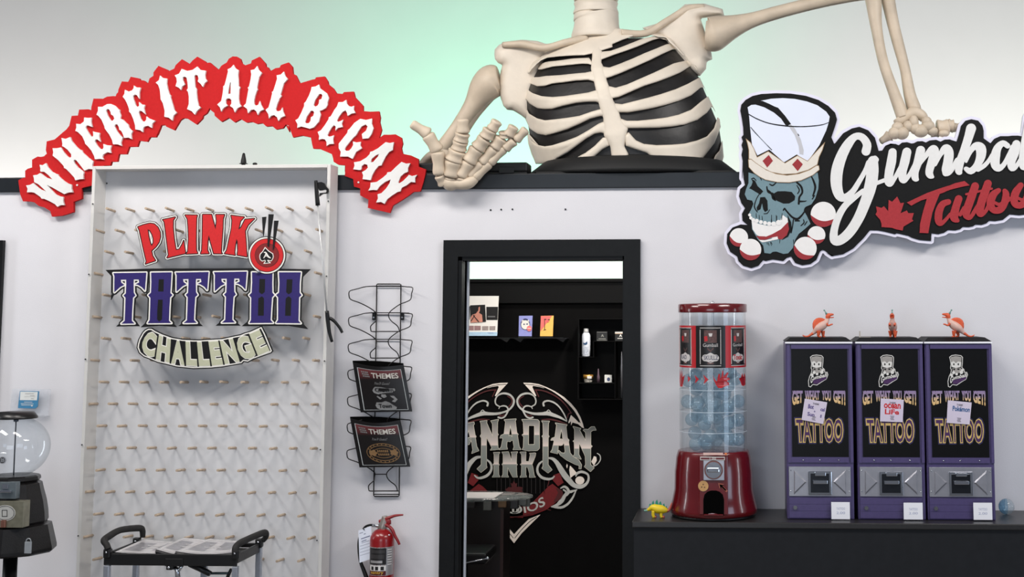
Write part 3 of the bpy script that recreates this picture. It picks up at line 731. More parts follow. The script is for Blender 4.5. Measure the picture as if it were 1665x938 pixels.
k.use(1).fill(flat(P1(T(*G0, '165,185 200,165 250,150 310,150 380,180 430,205 470,220 540,300 602,385 570,402 545,396 500,330 430,270 330,215 240,187 190,192')), Y2-e), Y2-e, Y2)
k.use(2).fill(flat(P1(T(*G0, '592,382 640,430 700,540 730,650 727,700 688,690 680,610 640,500 580,410')), Y2-e), Y2-e, Y2)
F = Field(1190, 140, 1372, 270, 0.5)
D = F.strokes([T3(*G0, '162,280,4 250,330,5 380,378,5 550,405,6 700,412,5 830,405,5 930,390,4 1000,362,3')]); k.use(1).fill(flat(F.loops(D), Y2-2*e), Y2-2*e, Y2-e)
D = F.strokes([T3(*G0, '192,418,3 235,470,4 320,560,2 405,648,4'), T3(*G0, '672,485,3 680,502,5')]); k.use(1).fill(flat(F.loops(D, tol=.1), Y2-2*e), Y2-2*e, Y2-e)
k.build('glass_bowl', [M_glassp, M_sblk, M_lgrey], gs)
Y3 = Y2-0.003
M_tan = mat('tan_edge', (0.62, 0.51, 0.38), 0.5)
crown = T(*G0, '140,530 190,570 225,632 258,720 370,660 540,780 667,703 770,760 855,665 950,565 922,655 890,720 872,800 780,855 650,893 520,900 400,878 280,820 195,745 170,742 170,650 155,580')
band = T(*G0, '165,745 195,740 260,790 350,850 450,890 560,905 680,890 790,850 860,805 888,806 893,850') + T(*G2, '455,60 400,105 300,150 200,168 100,165 0,145') + T(*G1, '390,145 340,120 290,85 245,35')
k = MB(); F = Field(1205, 215, 1350, 305, 0.4); D1 = F.poly([crown]); D2 = F.poly([band])
k.use(1).fill(flat(F.loops(D1, 0.0), Y3), Y3, Y1).use(0).fill(flat(F.loops(D1, -1.0), Y3-e), Y3-e, Y3)
k.use(1).fill(flat(F.loops(D2, 0.0), Y3-2*e), Y3-2*e, Y3-e).use(0).fill(flat(F.loops(D2, -0.9), Y3-3*e), Y3-3*e, Y3-2*e)
for q in ('375,700 418,760 360,828 312,760', '668,738 722,795 670,865 613,797'): k.use(2).fill(flat(P1(T(*G0, q)), Y3-2*e), Y3-2*e, Y3-e)
k.build('crown', [M_crown, M_tan, M_crim], gs)
# skull face
skull = (T(*G1, '245,80 245,170 225,220 213,265 235,310 275,318 287,345 265,400 250,425 270,470 275,560 320,640 370,700 380,762 430,768')
       + T(*G2, '60,752 90,750 150,770 190,765 230,720 250,650 280,600 330,560 380,515 350,450 322,402 330,378 380,360 420,300 445,220 450,150 440,80 300,140 100,150'))
k = MB(); k.use(0).fill(flat(P1(skull), Y2), Y2, Y1)
q1, q2 = Y2-e, Y2-2*e
for s_ in ('270,135 300,150 322,195 355,225 370,240 345,268 310,247 270,222 250,215 270,190 280,160', '345,290 385,288 405,320 410,400 385,415 370,392 360,340 347,392 320,405 313,380 335,340'):
    k.use(1).fill(flat(P1(T(*G1, s_)), q1), q1, Y2)
for s_ in ('60,262 100,240 160,238 220,245 250,282 245,315 200,342 150,344 100,322 68,300', '185,438 215,500 222,560 190,625 135,655 180,600 193,540'):
    k.use(1).fill(flat(P1(T(*G2, s_)), q1), q1, Y2)
F = Field(1205, 275, 1340, 425, 0.5)
D = np.minimum(F.strokes([T3(*G1, x) for x in ['335,265,4 310,310,4 295,370,5 320,415,4', '375,430,3 405,425,4 425,395,3', '245,70,4 290,78,6 330,85,3', '270,135,4 290,128,5 310,150,3', '425,180,5 450,190,6 480,165,5', '400,200,5 405,225,5 435,255,8 470,315,5', '345,125,3 355,145,3']]),
    F.strokes([T3(*G2, x) for x in ['10,200,5 20,245,7 60,258,7', '50,265,4 60,300,6 85,318,4', '265,165,8 300,200,9 310,250,8 285,290,8 280,345,9', '285,325,8 330,325,5 345,320,3', '385,110,4 405,150,8 420,210,9 400,280,6', '340,375,5 385,355,4', '415,275,4 395,305,5', '150,400,6 160,385,6 175,405,7 220,455,8 265,475,10 300,450,8 330,410,6', '250,490,6 285,490,6', '300,530,5 325,505,5 320,480,4', '330,525,5 350,495,4', '215,590,6 225,550,5 235,480,5', '235,650,3 240,690,3', '20,675,3 30,700,2', '45,670,3 55,690,2', '120,645,3 118,680,2', '265,190,4 285,230,5 270,260,4']]))
k.use(1).fill(flat(F.loops(D), q1), q1, Y2)
D = np.minimum(F.strokes([T3(*G1, x) for x in ['310,425,2 312,462,3', '335,440,2 337,475,3', '360,450,2 362,480,3', '440,465,2 442,500,3', '480,440,2 482,490,3', '400,675,2 405,690,2', '430,670,2 440,700,2']]), F.strokes([T3(*G2, x) for x in ['50,440,2 48,495,3', '95,450,2 92,490,3', '140,425,2 135,480,3']]))
k.use(1).fill(flat(F.loops(D, tol=.1), q1), q1, Y2)
M_tw = mat('tooth_white_face', (0.93, 0.92, 0.91), 0.5, var=0.02)
k.use(2).fill(flat(P1(T(*G1, '270,480 330,515 400,530 450,530') + T(*G2, '60,525 110,512 145,440 185,470 190,512 170,550 130,590 60,630 0,648') + T(*G1, '350,628 310,605 280,560')), q1), q1, Y2)
k.use(3).fill(flat(P1(T(*G1, '310,618 390,622') + T(*G2, '0,625 60,600 130,560 188,500 198,560 178,612 135,648 95,640 60,628 0,650') + T(*G1, '340,650')), q2), q2, Y2)
k.use(2).fill(flat(P1(T(*G1, '330,650 380,655 440,642') + T(*G2, '60,630 100,622 105,646 50,657 0,668') + T(*G1, '360,672')), q2-e), q2-e, Y2)
for (x, y, r) in [(255, 440, 13), (265, 465, 14), (285, 482, 16), (315, 490, 17), (350, 500, 16), (385, 508, 17), (420, 514, 18), (458, 515, 20), (500, 505, 23)]:
    k.use(2).fill(flat(P1(circ(1170+x/5.21, 265+y/5.21, r/5.21, 14)), q2-e), q2-e, Y2)
k.build('skull_face', [M_teal, M_sblk, M_tw, M_crim], gs)
# gumballs around the skull
def gball(cx, cy, r, a0, bulge, z):
    m = MB(); top = []; n = 30
    full = circ(cx, cy, r, n)
    m.use(0).fill(flat(P1(full), z), z, Y1)
    A0 = math.radians(a0); dirx, diry = math.cos(A0), math.sin(A0); nx, ny = -diry, dirx
    seg = [(cx+r*math.cos(A0+math.pi*t), cy+r*math.sin(A0+math.pi*t)) for t in np.linspace(0.06, 0.94, 16)]
    p0, p1 = seg[-1], seg[0]
    arc = [(p0[0]+(p1[0]-p0[0])*t+nx*bulge*r*math.sin(math.pi*t), p0[1]+(p1[1]-p0[1])*t+ny*bulge*r*math.sin(math.pi*t)) for t in np.linspace(0, 1, 14)[1:-1]]
    m.use(1).fill(flat(P1(seg+arc), z-e), z-e, z)
    return m.build('gumball', [M_tw, M_crim], gs)
def gp(t, x, y): return t[0]+x/t[2], t[1]+y/t[2]
gball(*gp(G1, 163, 630), 15.0, 20, 0.40, Y2)
gball(*gp(G1, 262, 733), 17.5, 12, 0.34, Y2-2*e)
gball(*gp(G2, 430, 610), 14.5, 14, 0.35, Y2)
gball(*gp(G2, 335, 722), 18.6, 28, 0.34, Y2-2*e)
gball(*gp(G2, 488, 435), 20.5, 8, 0.34, Y2-2*e)
# script lettering, one piece per letter
F = Field(1335, 185, 1760, 420, 0.6)
SCR = [
 [(G3, '305,212,30 312,165,28 278,117,25 230,114,24 180,168,32 135,255,37 108,350,40 105,440,38 125,512,32 162,526,25 212,488,20 252,428,18 300,345,16 325,290,20'), (G3, '352,278,34 350,350,40 335,450,41 300,560,37 250,675,35 190,765,34 130,815,32 92,815,30 87,760,26 112,670,24 162,582,22 232,522,18 285,480,15'), (G3, '365,262,20 372,270,20'), (G3, '378,428,13 432,408,14')],
 [(G4, '190,415,48 178,520,54 152,640,52 142,755,48 168,785,30 215,720,25 280,600,25 335,490,28'), (G4, '358,412,52 335,520,54 305,640,50 312,732,45 350,728,28 400,660,24 455,550,24')],
 [(G4, '520,392,52 490,520,50 452,640,45 455,715,40 482,735,18'), (G4, '520,540,20 600,430,30 660,375,42 685,405,50 652,520,50 620,640,45 632,686,38 665,705,14'), (G4, '690,560,20 750,440,28 812,368,45 850,410,54 842,520,55 812,620,45 830,660,35 880,630,25 930,545,22')],
 [(G5, '20,695,38 90,640,26 155,540,26'), (G5, '318,172,58 290,270,52 240,420,48 190,560,48 172,668,42 192,690,22'), (G5, '260,560,16 310,440,28 370,378,42 430,405,60 432,500,54 385,605,40 315,672,38 258,645,26'), (G5, '400,650,30 470,610,26 530,545,24 570,480,25')],
 [(G5, '745,375,32 690,345,34 630,400,45 602,500,55 602,595,52 640,638,40 700,598,28 760,490,26 815,390,36'), (G5, '850,356,48 830,450,52 790,560,48 800,632,42 850,610,26 920,500,24 960,430,22')],
 [(G5, '1000,90,48 960,300,50 925,520,46 930,620,40 980,600,24 1050,500,22')],
 [(G5, '1210,100,48 1170,300,50 1135,520,46 1140,620,40 1190,600,24 1240,530,20')]]
for k_, sc in enumerate(SCR):
    D = F.strokes([T3(*t, s_) for t, s_ in sc]); yl = Y1-0.006-0.0005*k_
    MB().fill(flat(F.loops(D), yl), yl, Y1).build('letter', M_wlet, gs)
RED = [
 [('P', G6, '485,320 600,265 750,195 900,140 1060,90'), ('P2', None, None)],
 [(G6, '1035,312,38 960,342,44 912,440,50 905,555,48 932,600,32 990,560,24 1065,470,20'), (G7, '172,385,44 140,480,45 118,600,48 160,640,22'), (G7, '190,570,22 235,490,22')],
 [(G7, '365,235,45 330,340,48 290,450,48 258,560,45 300,608,24 350,545,24 395,465,22'), (G7, '260,330,13 350,310,13 430,292,13')],
 [(G7, '515,205,45 480,310,48 440,420,48 418,540,44 450,570,22 500,510,22 535,430,22'), (G7, '420,294,13 490,280,13 560,265,13')],
 [(G7, '640,285,28 575,340,44 545,440,46 582,515,38 660,508,42 710,430,42 728,335,40 712,290,26'), (G7, '600,430,18 650,450,20 740,410,22 775,380,20')],
 [(G7, '900,225,34 842,310,45 822,400,45 850,456,38 920,450,40 972,380,42 990,290,40 975,240,26'), (G7, '860,370,16 920,395,18 1000,360,20')],
 [(G7, '1120,230,34 1060,270,36 1080,340,34 1110,410,36 1060,470,36 1010,450,30')]]
tpoly = T(*G6, '485,320 600,265 750,195 900,140 1060,90') + T(*G7, '130,200 240,175 300,225 200,245 80,275 0,305') + T(*G6, '1000,178 920,207 870,330 825,450 792,600 770,727 655,722 662,600 700,440 752,270 680,290 600,330 545,362')
MB().fill(flat(P1(tpoly), Y1-0.006), Y1-0.006, Y1).build('red_letter', M_lred, gs)
for k_, sc in enumerate(RED[1:]):
    D = F.strokes([T3(*t, s_) for t, s_ in sc]); yl = Y1-0.0065-0.0005*k_
    MB().fill(flat(F.loops(D), yl), yl, Y1).build('red_letter', M_lred, gs)
leaf = T(*G6, '358,240 400,328 448,322 402,462 485,425 505,460 578,460 553,540 572,562 440,640 430,692 345,675 285,655 150,645 150,600 130,545 70,478 90,440 78,372 150,392 182,368 238,435 245,285 290,310')
MB().fill(flat(P1(leaf), Y1-0.006), Y1-0.006, Y1).build('maple_leaf', M_lred, gs)

# ================================================================ the giant skeleton leaning on the wall
S1 = (800, 40, 4.08); S2 = (960, 30, 3.909); S3 = (650, 180, 6.95); S4 = (1400, 0, 3.911); S5 = (640, 0, 2.93); S6 = (1100, 0, 2.947); S7 = (900, 0, 5.946); S8 = (780, 0, 3.127)
M_bone = mat('ivory_plastic_bone', (0.875, 0.83, 0.765), 0.5, var=0.07, scale=9, bump=0.15, bscale=60)
M_bone2 = mat('tan_plastic_bone', (0.80, 0.735, 0.65), 0.5, var=0.10, scale=12, bump=0.15, bscale=70)
M_chest = mat('black_painted_chest', (0.085, 0.076, 0.072), 0.42, var=0.4, scale=14, bump=0.25, bscale=40, spec=0.5)
YT = 0.36
c = at(1015, 258, YT)
sk = thing('giant_skeleton', 'giant ivory plastic skeleton torso leaning over the wall top with both arms out', 'skeleton', (c.x, YT, ztrim1))
lb = np.array([(935, 60), (905, 80), (878, 101), (865, 123), (857, 140), (852.5, 162), (855, 187), (857.6, 211.6), (861, 236), (871, 262), (876, 272)])
rb = np.array([(1050, 50), (1088, 63), (1116, 97), (1136.5, 122), (1150.6, 155), (1162, 183.5), (1171, 204), (1175, 230), (1177, 253), (1177, 272)])
def lbx(y): return np.interp(y, lb[:, 1], lb[:, 0])
def rbx(y): return np.interp(y, rb[:, 1], rb[:, 0])
def dome(px, py, grow=0.0):
    py = np.asarray(py, float); px = np.asarray(px, float)
    l = lbx(py)-grow; r = rbx(py)+grow; xc = (l+r)/2; w = (r-l)/2
    u = np.clip((px-xc)/w, -1, 1)
    ry = np.interp(py, [40, 75, 110, 160, 220, 275], [0.06, 0.16, 0.25, 0.31, 0.32, 0.31])
    return YT-ry*np.sqrt(np.clip(1-np.abs(u)**2.4, 0, 1))
# black chest body
m = MB(); rows = np.linspace(62, 266, 36); us = np.linspace(-1, 1, 48); vs = []
for y in rows:
    xx = (lbx(y)+rbx(y))/2+us*(rbx(y)-lbx(y))/2*0.985
    vs += list(atn(xx, np.full_like(xx, y), dome(xx, np.full_like(xx, y))+0.012))
for y in rows:
    xx = (lbx(y)+rbx(y))/2+us*(rbx(y)-lbx(y))/2*0.985
    vs += list(atn(xx, np.full_like(xx, y), 2*YT-dome(xx, np.full_like(xx, y))))
nu = 48; nr = 36; fs = []
for j in range(nr-1):
    for i in range(nu-1):
        a = j*nu+i; fs.append((a, a+nu, a+nu+1, a+1)); b = nr*nu+a; fs.append((b, b+1, b+nu+1, b+nu))
m.add(vs, fs, True); m.build('chest_body', M_chest, sk)
dz0 = lambda X_, Y_: dome(X_, Y_)-0.004
GL = [('325,250 370,220 450,212 530,207 610,205', '325,258 370,245 450,237 530,225 610,215'),
 ('258,340 285,297 330,298 400,280 520,268 600,260 640,262 652,285', '258,350 310,348 360,340 450,335 540,325 620,318 650,300'),
 ('228,410 240,385 300,410 350,408 400,392 480,383 560,372 640,368 678,395', '228,425 270,455 330,475 400,480 470,475 560,462 640,450 676,425'),
 ('210,480 250,525 300,555 350,562 400,560 470,540 560,520 640,512 690,512 709,540', '215,530 245,590 300,622 350,635 420,628 500,618 580,605 650,580 706,550'),
 ('222,630 250,690 300,725 360,735 420,720 500,695 580,660 650,625 720,607 734,622', '232,710 260,770 300,798 350,808 400,800 480,775 560,745 640,700 710,655 733,630'),
 ('400,905 440,880 500,850 560,805 620,760 680,725 720,717 736,735', '540,900 560,882 620,850 680,805 735,750')]
GR = [('70,200 130,170 200,140 280,112 340,100 400,108', '75,213 130,205 200,180 280,148 340,125 400,113'),
 ('72,280 90,255 150,232 230,205 310,175 390,140 440,125 480,125 525,152', '80,300 120,312 180,290 260,258 340,222 420,190 480,165 525,156'),
 ('108,395 130,372 200,345 290,305 380,265 460,225 520,198 565,196 615,262', '112,420 160,440 230,420 310,385 390,350 460,318 530,285 615,266'),
 ('150,520 180,500 260,465 340,430 420,405 500,375 570,345 640,300 668,304 695,370', '156,535 200,545 280,525 360,505 450,480 540,450 620,415 695,374'),
 ('190,605 240,598 320,585 400,570 480,550 560,525 640,490 700,440 722,438 748,490', '196,625 230,650 300,650 400,640 480,630 560,612 640,580 700,530 748,494'),
 ('240,705 280,698 360,697 440,695 520,688 600,675 680,645 740,600 772,556 808,620', '242,722 290,775 340,797 420,805 520,802 600,795 680,775 740,750 784,700 808,628')]
def rib(tr, lower, upper, ext0, ext1):      # bone between the lower edge of one gap and the upper edge of the next
    a = T(*tr, lower); b = T(*tr, upper)
    a = a[:-1] if len(a) > 5 else a
    poly = [ext0(a, b)[0]]+a+ext1(a, b)+list(reversed(b)) if False else a+list(reversed(b))
    return poly
def add_rib(poly, g=1.6):
    pillow(MB(), poly, dz0, 0.012, 6.5, 0.02, g).build('rib', M_bone, sk)
def join(tr, lower, upper, xs, left):       # stretch the sternum ends so the rib runs into the breastbone
    a = T(*tr, lower); b = T(*tr, upper)
    if left: a = a[:-1]+[(a[-1][0]+xs, a[-1][1]+1)]; b = b[:-1]+[(b[-1][0]+xs, b[-1][1]-2)]
    else: a = [(a[0][0]-xs, a[0][1])]+a[1:]; b = [(b[0][0]-xs, b[0][1]-2)]+b[1:]
    return a+list(reversed(b))
for i in range(5): add_rib(join(S1, GL[i][1], GL[i+1][0], 8, True))
add_rib(T(*S1, '232,712 260,770 300,798 350,808 400,800 480,775 560,745 640,700 712,655 760,640 760,715 720,717 680,725 620,760 560,805 500,850 430,890 400,925 290,925 262,860 240,790'))
add_rib(T(*S1, '540,905 560,882 620,850 680,805 735,750 770,745 780,803 730,830 680,875 640,910'))
for i in range(5): add_rib(join(S2, GR[i][1], GR[i+1][0], 8, False))
add_rib(T(*S2, '215,745 242,722 290,775 340,797 420,805 520,802 600,795 680,775 740,750 784,700 808,628 822,640 828,690 790,790 735,862 700,905 420,905 360,856 280,830 225,810'))
add_rib(T(*S2, '838,770 848,880 840,905 780,905 795,868 820,840'))
# breastbone with the flat top of the chest
stern = (T(*S1, '660,150 665,205 655,290 680,395 712,540 738,622 742,735 785,810 795,890') + T(*S2, '245,895 240,858 216,812 226,745 240,700 195,640 185,605 160,545 145,520 118,430 105,395 82,305 70,280 75,213 68,200 60,120'))
pillow(MB(), stern, lambda X_, Y_: dome(X_, Y_)-0.008, 0.014, 9, 0.02, 1.8).build('breastbone', M_bone, sk)
chestL = T(*S1, '300,125 420,130 520,95 620,70 720,60 790,60 800,150 720,175 655,195 610,204 530,206 450,211 370,219 325,238 290,270 262,300 240,330 230,250 250,170')
chestR = T(*S2, '40,95 150,60 230,70 330,80 430,70 480,100 520,140 560,190 610,250 690,340 700,370 670,300 640,290 600,245 540,185 500,148 480,122 430,118 385,105 330,98 280,110 200,138 130,168 60,205 0,210 0,120')
pillow(MB(), chestL, lambda X_, Y_: dome(X_, Y_, 13)-0.004, 0.014, 10, 0.03, 2).build('collar_plate', M_bone, sk)
pillow(MB(), chestR, lambda X_, Y_: dome(X_, Y_, 13)-0.004, 0.014, 10, 0.03, 2).build('collar_plate', M_bone, sk)
# shoulder blades and collar bones
shL = T(*S1, '15,195 18,165 45,135 100,112 200,100 300,108 390,140 370,200 340,280 325,340 310,400 290,450 280,520 262,600 235,635 190,600 140,570 100,565 75,540 55,480 45,400 55,320 68,268 40,255 20,230')
pillow(MB(), shL, lambda X_, Y_: np.full(np.shape(X_), 0.36), 0.06, 16, 0.08, 2).build('shoulder_blade', M_bone, sk)
shR = T(*S2, '330,60 430,30 540,-40 600,-90 720,-95 840,-60 850,-20 700,0 720,60 760,180 770,225 775,260 740,275 735,320 695,368 640,350 590,300 550,250 510,200 470,160 440,130 400,110')
pillow(MB(), shR, lambda X_, Y_: np.full(np.shape(X_), 0.36), 0.06, 16, 0.08, 2).build('shoulder_blade', M_bone, sk)
def bone(name, pts, parent=None, mt=None, seg=14, sub=5, flat_=1.0):     # pts: px, py, radius px, depth
    q = smooth_line(pts, sub)
    return MB().tube([at(a, b, d) for a, b, r, d in q], [r*pm(d) for a, b, r, d in q], seg, True, True, flat_).build(name, mt or M_bone2, parent or sk)
bone('collar_bone', [(818, 73, 5, .30), (850, 72, 6, .27), (885, 78, 6, .24), (920, 69, 6, .23), (955, 62, 7, .25)])
bone('collar_bone', [(1010, 54, 7, .25), (1050, 54, 6, .27), (1085, 34, 6, .30), (1120, 14, 6, .32), (1145, 12, 5, .33)])
# neck
for nm, pts in [('vertebra', [(970, 64, 41, .34), (970, 58, 42, .34), (970, 45, 38, .34), (970, 32, 37, .34), (969, 26, 38, .34), (969, 25, 34, .34)]),
                ('vertebra', [(969, 23.5, 34, .34), (969, 22, 38, .34), (969, 13, 35, .34), (969, 6, 37, .34), (969, 4.5, 34, .34)]),
                ('vertebra', [(969, 2, 30, .34), (969, 1, 37, .34), (969, -8, 34, .34), (969, -16, 36, .34), (969, -18, 30, .34)])]:
    bone(nm, pts, None, M_bone, 24, 3)
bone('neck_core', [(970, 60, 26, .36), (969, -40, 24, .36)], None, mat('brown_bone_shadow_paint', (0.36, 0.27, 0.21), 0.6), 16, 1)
# left arm, hidden elbow, hand hanging over the cap
bone('upper_arm', [(812, 128, 22, .36), (800, 132, 28, .36), (786, 146, 25, .36), (768, 172, 15, .36), (745, 205, 11.5, .36), (720, 238, 11, .36), (697, 268, 12, .36), (686, 288, 13, .36)])
bone('forearm', [(692, 268, 12, .34), (702, 254, 9, .2), (718, 250, 8, .08), (734, 256, 8, -.03), (741, 274, 8, -.085), (743, 290, 9, -.09)])
bone('forearm', [(800, 150, 11, .40), (772, 185, 9, .40), (748, 222, 9, .40), (722, 262, 10, .40), (712, 285, 10, .40)])
hand = bone('hand', [(722, 292, 9, -.085), (732, 299, 11.5, -.09), (741, 299, 9, -.09), (752, 299, 9.5, -.09), (762, 297, 10, -.09), (771, 291, 8, -.085), (776, 284, 5, -.08)], None, M_bone2, 14, 4)
def phal(tr, pts, d0, d1):
    n = len(pts); q = []
    for k_, (x, y, r) in enumerate(pts): q.append((tr[0]+x/tr[2], tr[1]+y/tr[2], 1.22*r/tr[2], d0+(d1-d0)*k_/(n-1)))
    a, b = q[0], q[-1]
    L_ = []
    for t, f in ((-.05, .7), (0, .92), (.12, 1.03), (.5, .88), (.85, 1.03), (.97, .95), (1.03, .7)):
        L_.append((a[0]+(b[0]-a[0])*t, a[1]+(b[1]-a[1])*t, (a[2]+(b[2]-a[2])*t)*f, a[3]+(b[3]-a[3])*t))
    bone('phalanx', L_, hand, M_bone2, 14, 2)
FG = [ # tip first; pairs of ends
 [((140, 150, 42), (325, 265, 62)), ((318, 275, 62), (430, 455, 66)), ((430, 470, 66), (450, 720, 62)), ((450, 730, 52), (500, 830, 56))],
 [((712, 100, 54), (715, 250, 66)), ((712, 255, 70), (690, 345, 72)), ((688, 350, 72), (665, 440, 76)), ((655, 450, 86), (615, 565, 92)), ((610, 575, 84), (578, 745, 76)), ((575, 750, 56), (560, 830, 56))],
 [((1100, 120, 54), (1040, 215, 58)), ((1020, 215, 68), (975, 305, 74)), ((960, 315, 70), (880, 425, 76)), ((870, 430, 72), (780, 575, 78)), ((775, 585, 64), (690, 745, 58)), ((690, 755, 48), (690, 830, 50))],
 [((1290, 180, 52), (1230, 280, 56)), ((1190, 240, 62), (1190, 300, 62)), ((1150, 310, 66), (1075, 420, 68)), ((1065, 430, 60), (930, 590, 56)), ((920, 600, 48), (790, 745, 44))],
 [((1425, 215, 44), (1310, 330, 50)), ((1290, 340, 50), (1190, 425, 52)), ((1180, 430, 44), (1020, 590, 44)), ((1010, 600, 44), (850, 760, 44))]]
for fi, fg in enumerate(FG):
    n = len(fg)
    for j, (a, b) in enumerate(fg):
        d = lambda q: -.085-(.10-0.015*fi)*q
        phal(S3, [a, b], d(1-j/n), d(1-(j+1)/n))
# right arm over the sign
bone('upper_arm', [(1147, 56, 22, .26), (1157, 56, 29, .26), (1170, 51, 27, .26), (1195, 42, 18.5, .25), (1225, 32, 12.5, .24), (1265, 20, 11, .22), (1320, 6, 10.5, .18), (1370, -5, 11, .14), (1410, -14, 14, .1), (1432, -18, 17, .08)])
bone('forearm', [(1415, -22, 14, .09), (1420, 0, 13.5, .08), (1425, 45, 9.5, .06), (1436, 100, 8.6, .04), (1454, 152, 9.5, .02), (1463, 176, 10.5, .01), (1468, 192, 10, .0)])
bone('forearm', [(1440, -22, 14, .12), (1444, 0, 11.5, .11), (1452, 38, 10, .09), (1462, 77, 9.4, .07), (1472, 115, 8.6, .05), (1479, 153, 10, .04), (1486, 176, 11.5, .03), (1489, 186, 9, .03)])
h2 = bone('hand', [(1458, 192, 7, .0), (1464, 197, 9.5, .0), (1475, 190, 9, .0), (1486, 183, 10, .0), (1498, 188, 9, .0), (1503, 194, 7, .0)], None, M_bone2, 14, 4)
def knob(x, y, r, d=-.004, sx=1.0, sz=1.0):
    c_ = at(1425+x/7.215, 190+y/7.215, d); MB().ball(c_, r/7.215*pm(d), 16, 12, (sx, 1, sz)).build('phalanx', M_bone2, h2)
for x, y, r, sx, sz in [(215, 190, 78, 1, .95), (300, 190, 82, 1, .95), (250, 125, 66, 1.1, 1), (370, 110, 62, 1, 1.1), (440, 60, 62, .9, 1.3), (455, 135, 66, 1, 1.1), (520, 165, 82, 1.1, .95), (605, 110, 74, 1.1, 1), (590, 55, 60, 1, 1), (655, 165, 62, 1.1, .9), (790, 195, 55, 1.2, .8)]:
    knob(x, y, r, -.05, sx, sz)
def p2(a, b): 
    q = [(a[0], a[1], a[2]), (b[0], b[1], b[2])]; phal(G4, q, -.004, -.004)
p2((48, 290, 30), (160, 225, 62)); p2((710, 130, 78), (850, 120, 76)); p2((840, 105, 68), (905, 110, 62)); p2((900, 125, 46), (1000, 120, 40)); p2((640, 190, 54), (730, 175, 50))
# the dark round platform the torso stands on
plat = thing('round_platform', 'black round platform under the skeleton torso on top of the wall', 'platform', (at(1030, 270, .35).x, .35, ztrim1))
cx = at(1029, 268, .0).x; r = (at(1200, 268, 0.25).x-at(859, 268, .25).x)/2
zt = at(1029, 252.5, .2).z; zbm = ztrim1+0.002
MB().lathe([(0.001, zt-ztrim1), (r*.55, zt-ztrim1-0.004), (r*.85, zt-ztrim1-.026), (r, 0.022), (r*1.0, 0.012), (r*.97, 0.004), (0.001, 0.003)], (at(1029.5, 268, .25).x, .27, ztrim1), 64, True, sy=0.62).build('deck', mat('black_cloth', (0.055, 0.055, 0.055), 0.7, var=0.1, bump=0.1), plat)
MB().box((at(870, 270, 0).x, 0.02, ztrim1), (at(1193, 270, 0).x, 0.14, ztrim1+0.012), 0.003).build('rail', M_dk, plat)
# ================================================================ counter
M_ctop = mat('charcoal_laminate', (0.145, 0.14, 0.14), 0.36, var=0.12, scale=60, bump=0.05)
M_cfr = mat('charcoal_panel', (0.10, 0.105, 0.118), 0.55, var=0.10, scale=30, spec=0.25)
zc = at(1300, 827.5, 0).z
c0 = atz(1027, 848.5, zc); c1 = atz(1300, 849.8, zc); yf = c1.y
xl = c0.x; xr = at(1950, 830, 0).x
counter = thing('counter', 'long low charcoal counter along the white wall carrying the vending machines', 'counter', (xl, yf, 0))
MB().box((xl, yf, zc-0.026), (xr, -0.001, zc), 0.004).build('countertop', M_ctop, counter)
MB().box((xl+0.008, yf+0.012, 0.08), (xr-0.01, -0.004, zc-0.0265)).build('body', M_cfr, counter)
MB().box((xl+0.03, yf+0.06, 0), (xr-0.03, -0.02, 0.08)).build('plinth', M_blackp, counter)
# ================================================================ purple sticker machines
M_pur = mat('purple_enamel', (0.29, 0.25, 0.42), 0.38, var=0.07, scale=60, bump=0.06)
M_pan = mat('black_display_card', (0.045, 0.043, 0.047), 0.35, var=0.1, spec=0.2)
M_mp = mat('stamped_chrome', (0.66, 0.66, 0.69), 0.28, 0.6, var=0.06, scale=30)
M_chr = mat('bright_chrome', (0.82, 0.83, 0.85), 0.1, 1.0, var=0.02)
M_gold = mat('gold_print', (0.80, 0.68, 0.40), 0.5, var=0.05)
M_pp = mat('plum_print', (0.27, 0.13, 0.33), 0.5, var=0.08)
M_drip = ramp_mat('drip_print', [(0.0, (0.88, 0.72, 0.45)), (0.45, (0.85, 0.72, 0.55)), (0.62, (0.62, 0.54, 0.62)), (1.0, (0.58, 0.50, 0.66))])
M_sw = mat('sticker_white', (0.86, 0.85, 0.83), 0.45, var=0.02)
M_sg = mat('sticker_grey', (0.62, 0.60, 0.58), 0.45, var=0.1, scale=200)
M_blur = mat('blue_violet_halo', (0.15, 0.12, 0.30), 0.5, var=0.2)
yM = atz(1334, 844.5, zc).y
mx0 = at(1279.3, 760, yM).x; mx1 = at(1388.3, 760, yM).x; zmt = at(1334, 557, yM).z
mc = thing('sticker_machine', 'purple coin sticker machine with note taped askew, nearest the red capsule machine', 'vending machine', ((mx0+mx1)/2, yM, zc), 'purple sticker machines on the counter')
yb = -0.02
MB().box((mx0, yM+0.006, zc), (mx1, yb, zmt), 0.004).build('cabinet', M_pur, mc)
Q = lambda x, y, d=0: at(x, y, yM-d)
def rect(mb, x0, y0, x1, y1, d0, d1, bev=0):
    a = at(x0, y0, yM-d0); b = at(x1, y1, yM-d0); return mb.box((a.x, yM-d0, a.z), (b.x, yM-d1, b.z), bev)
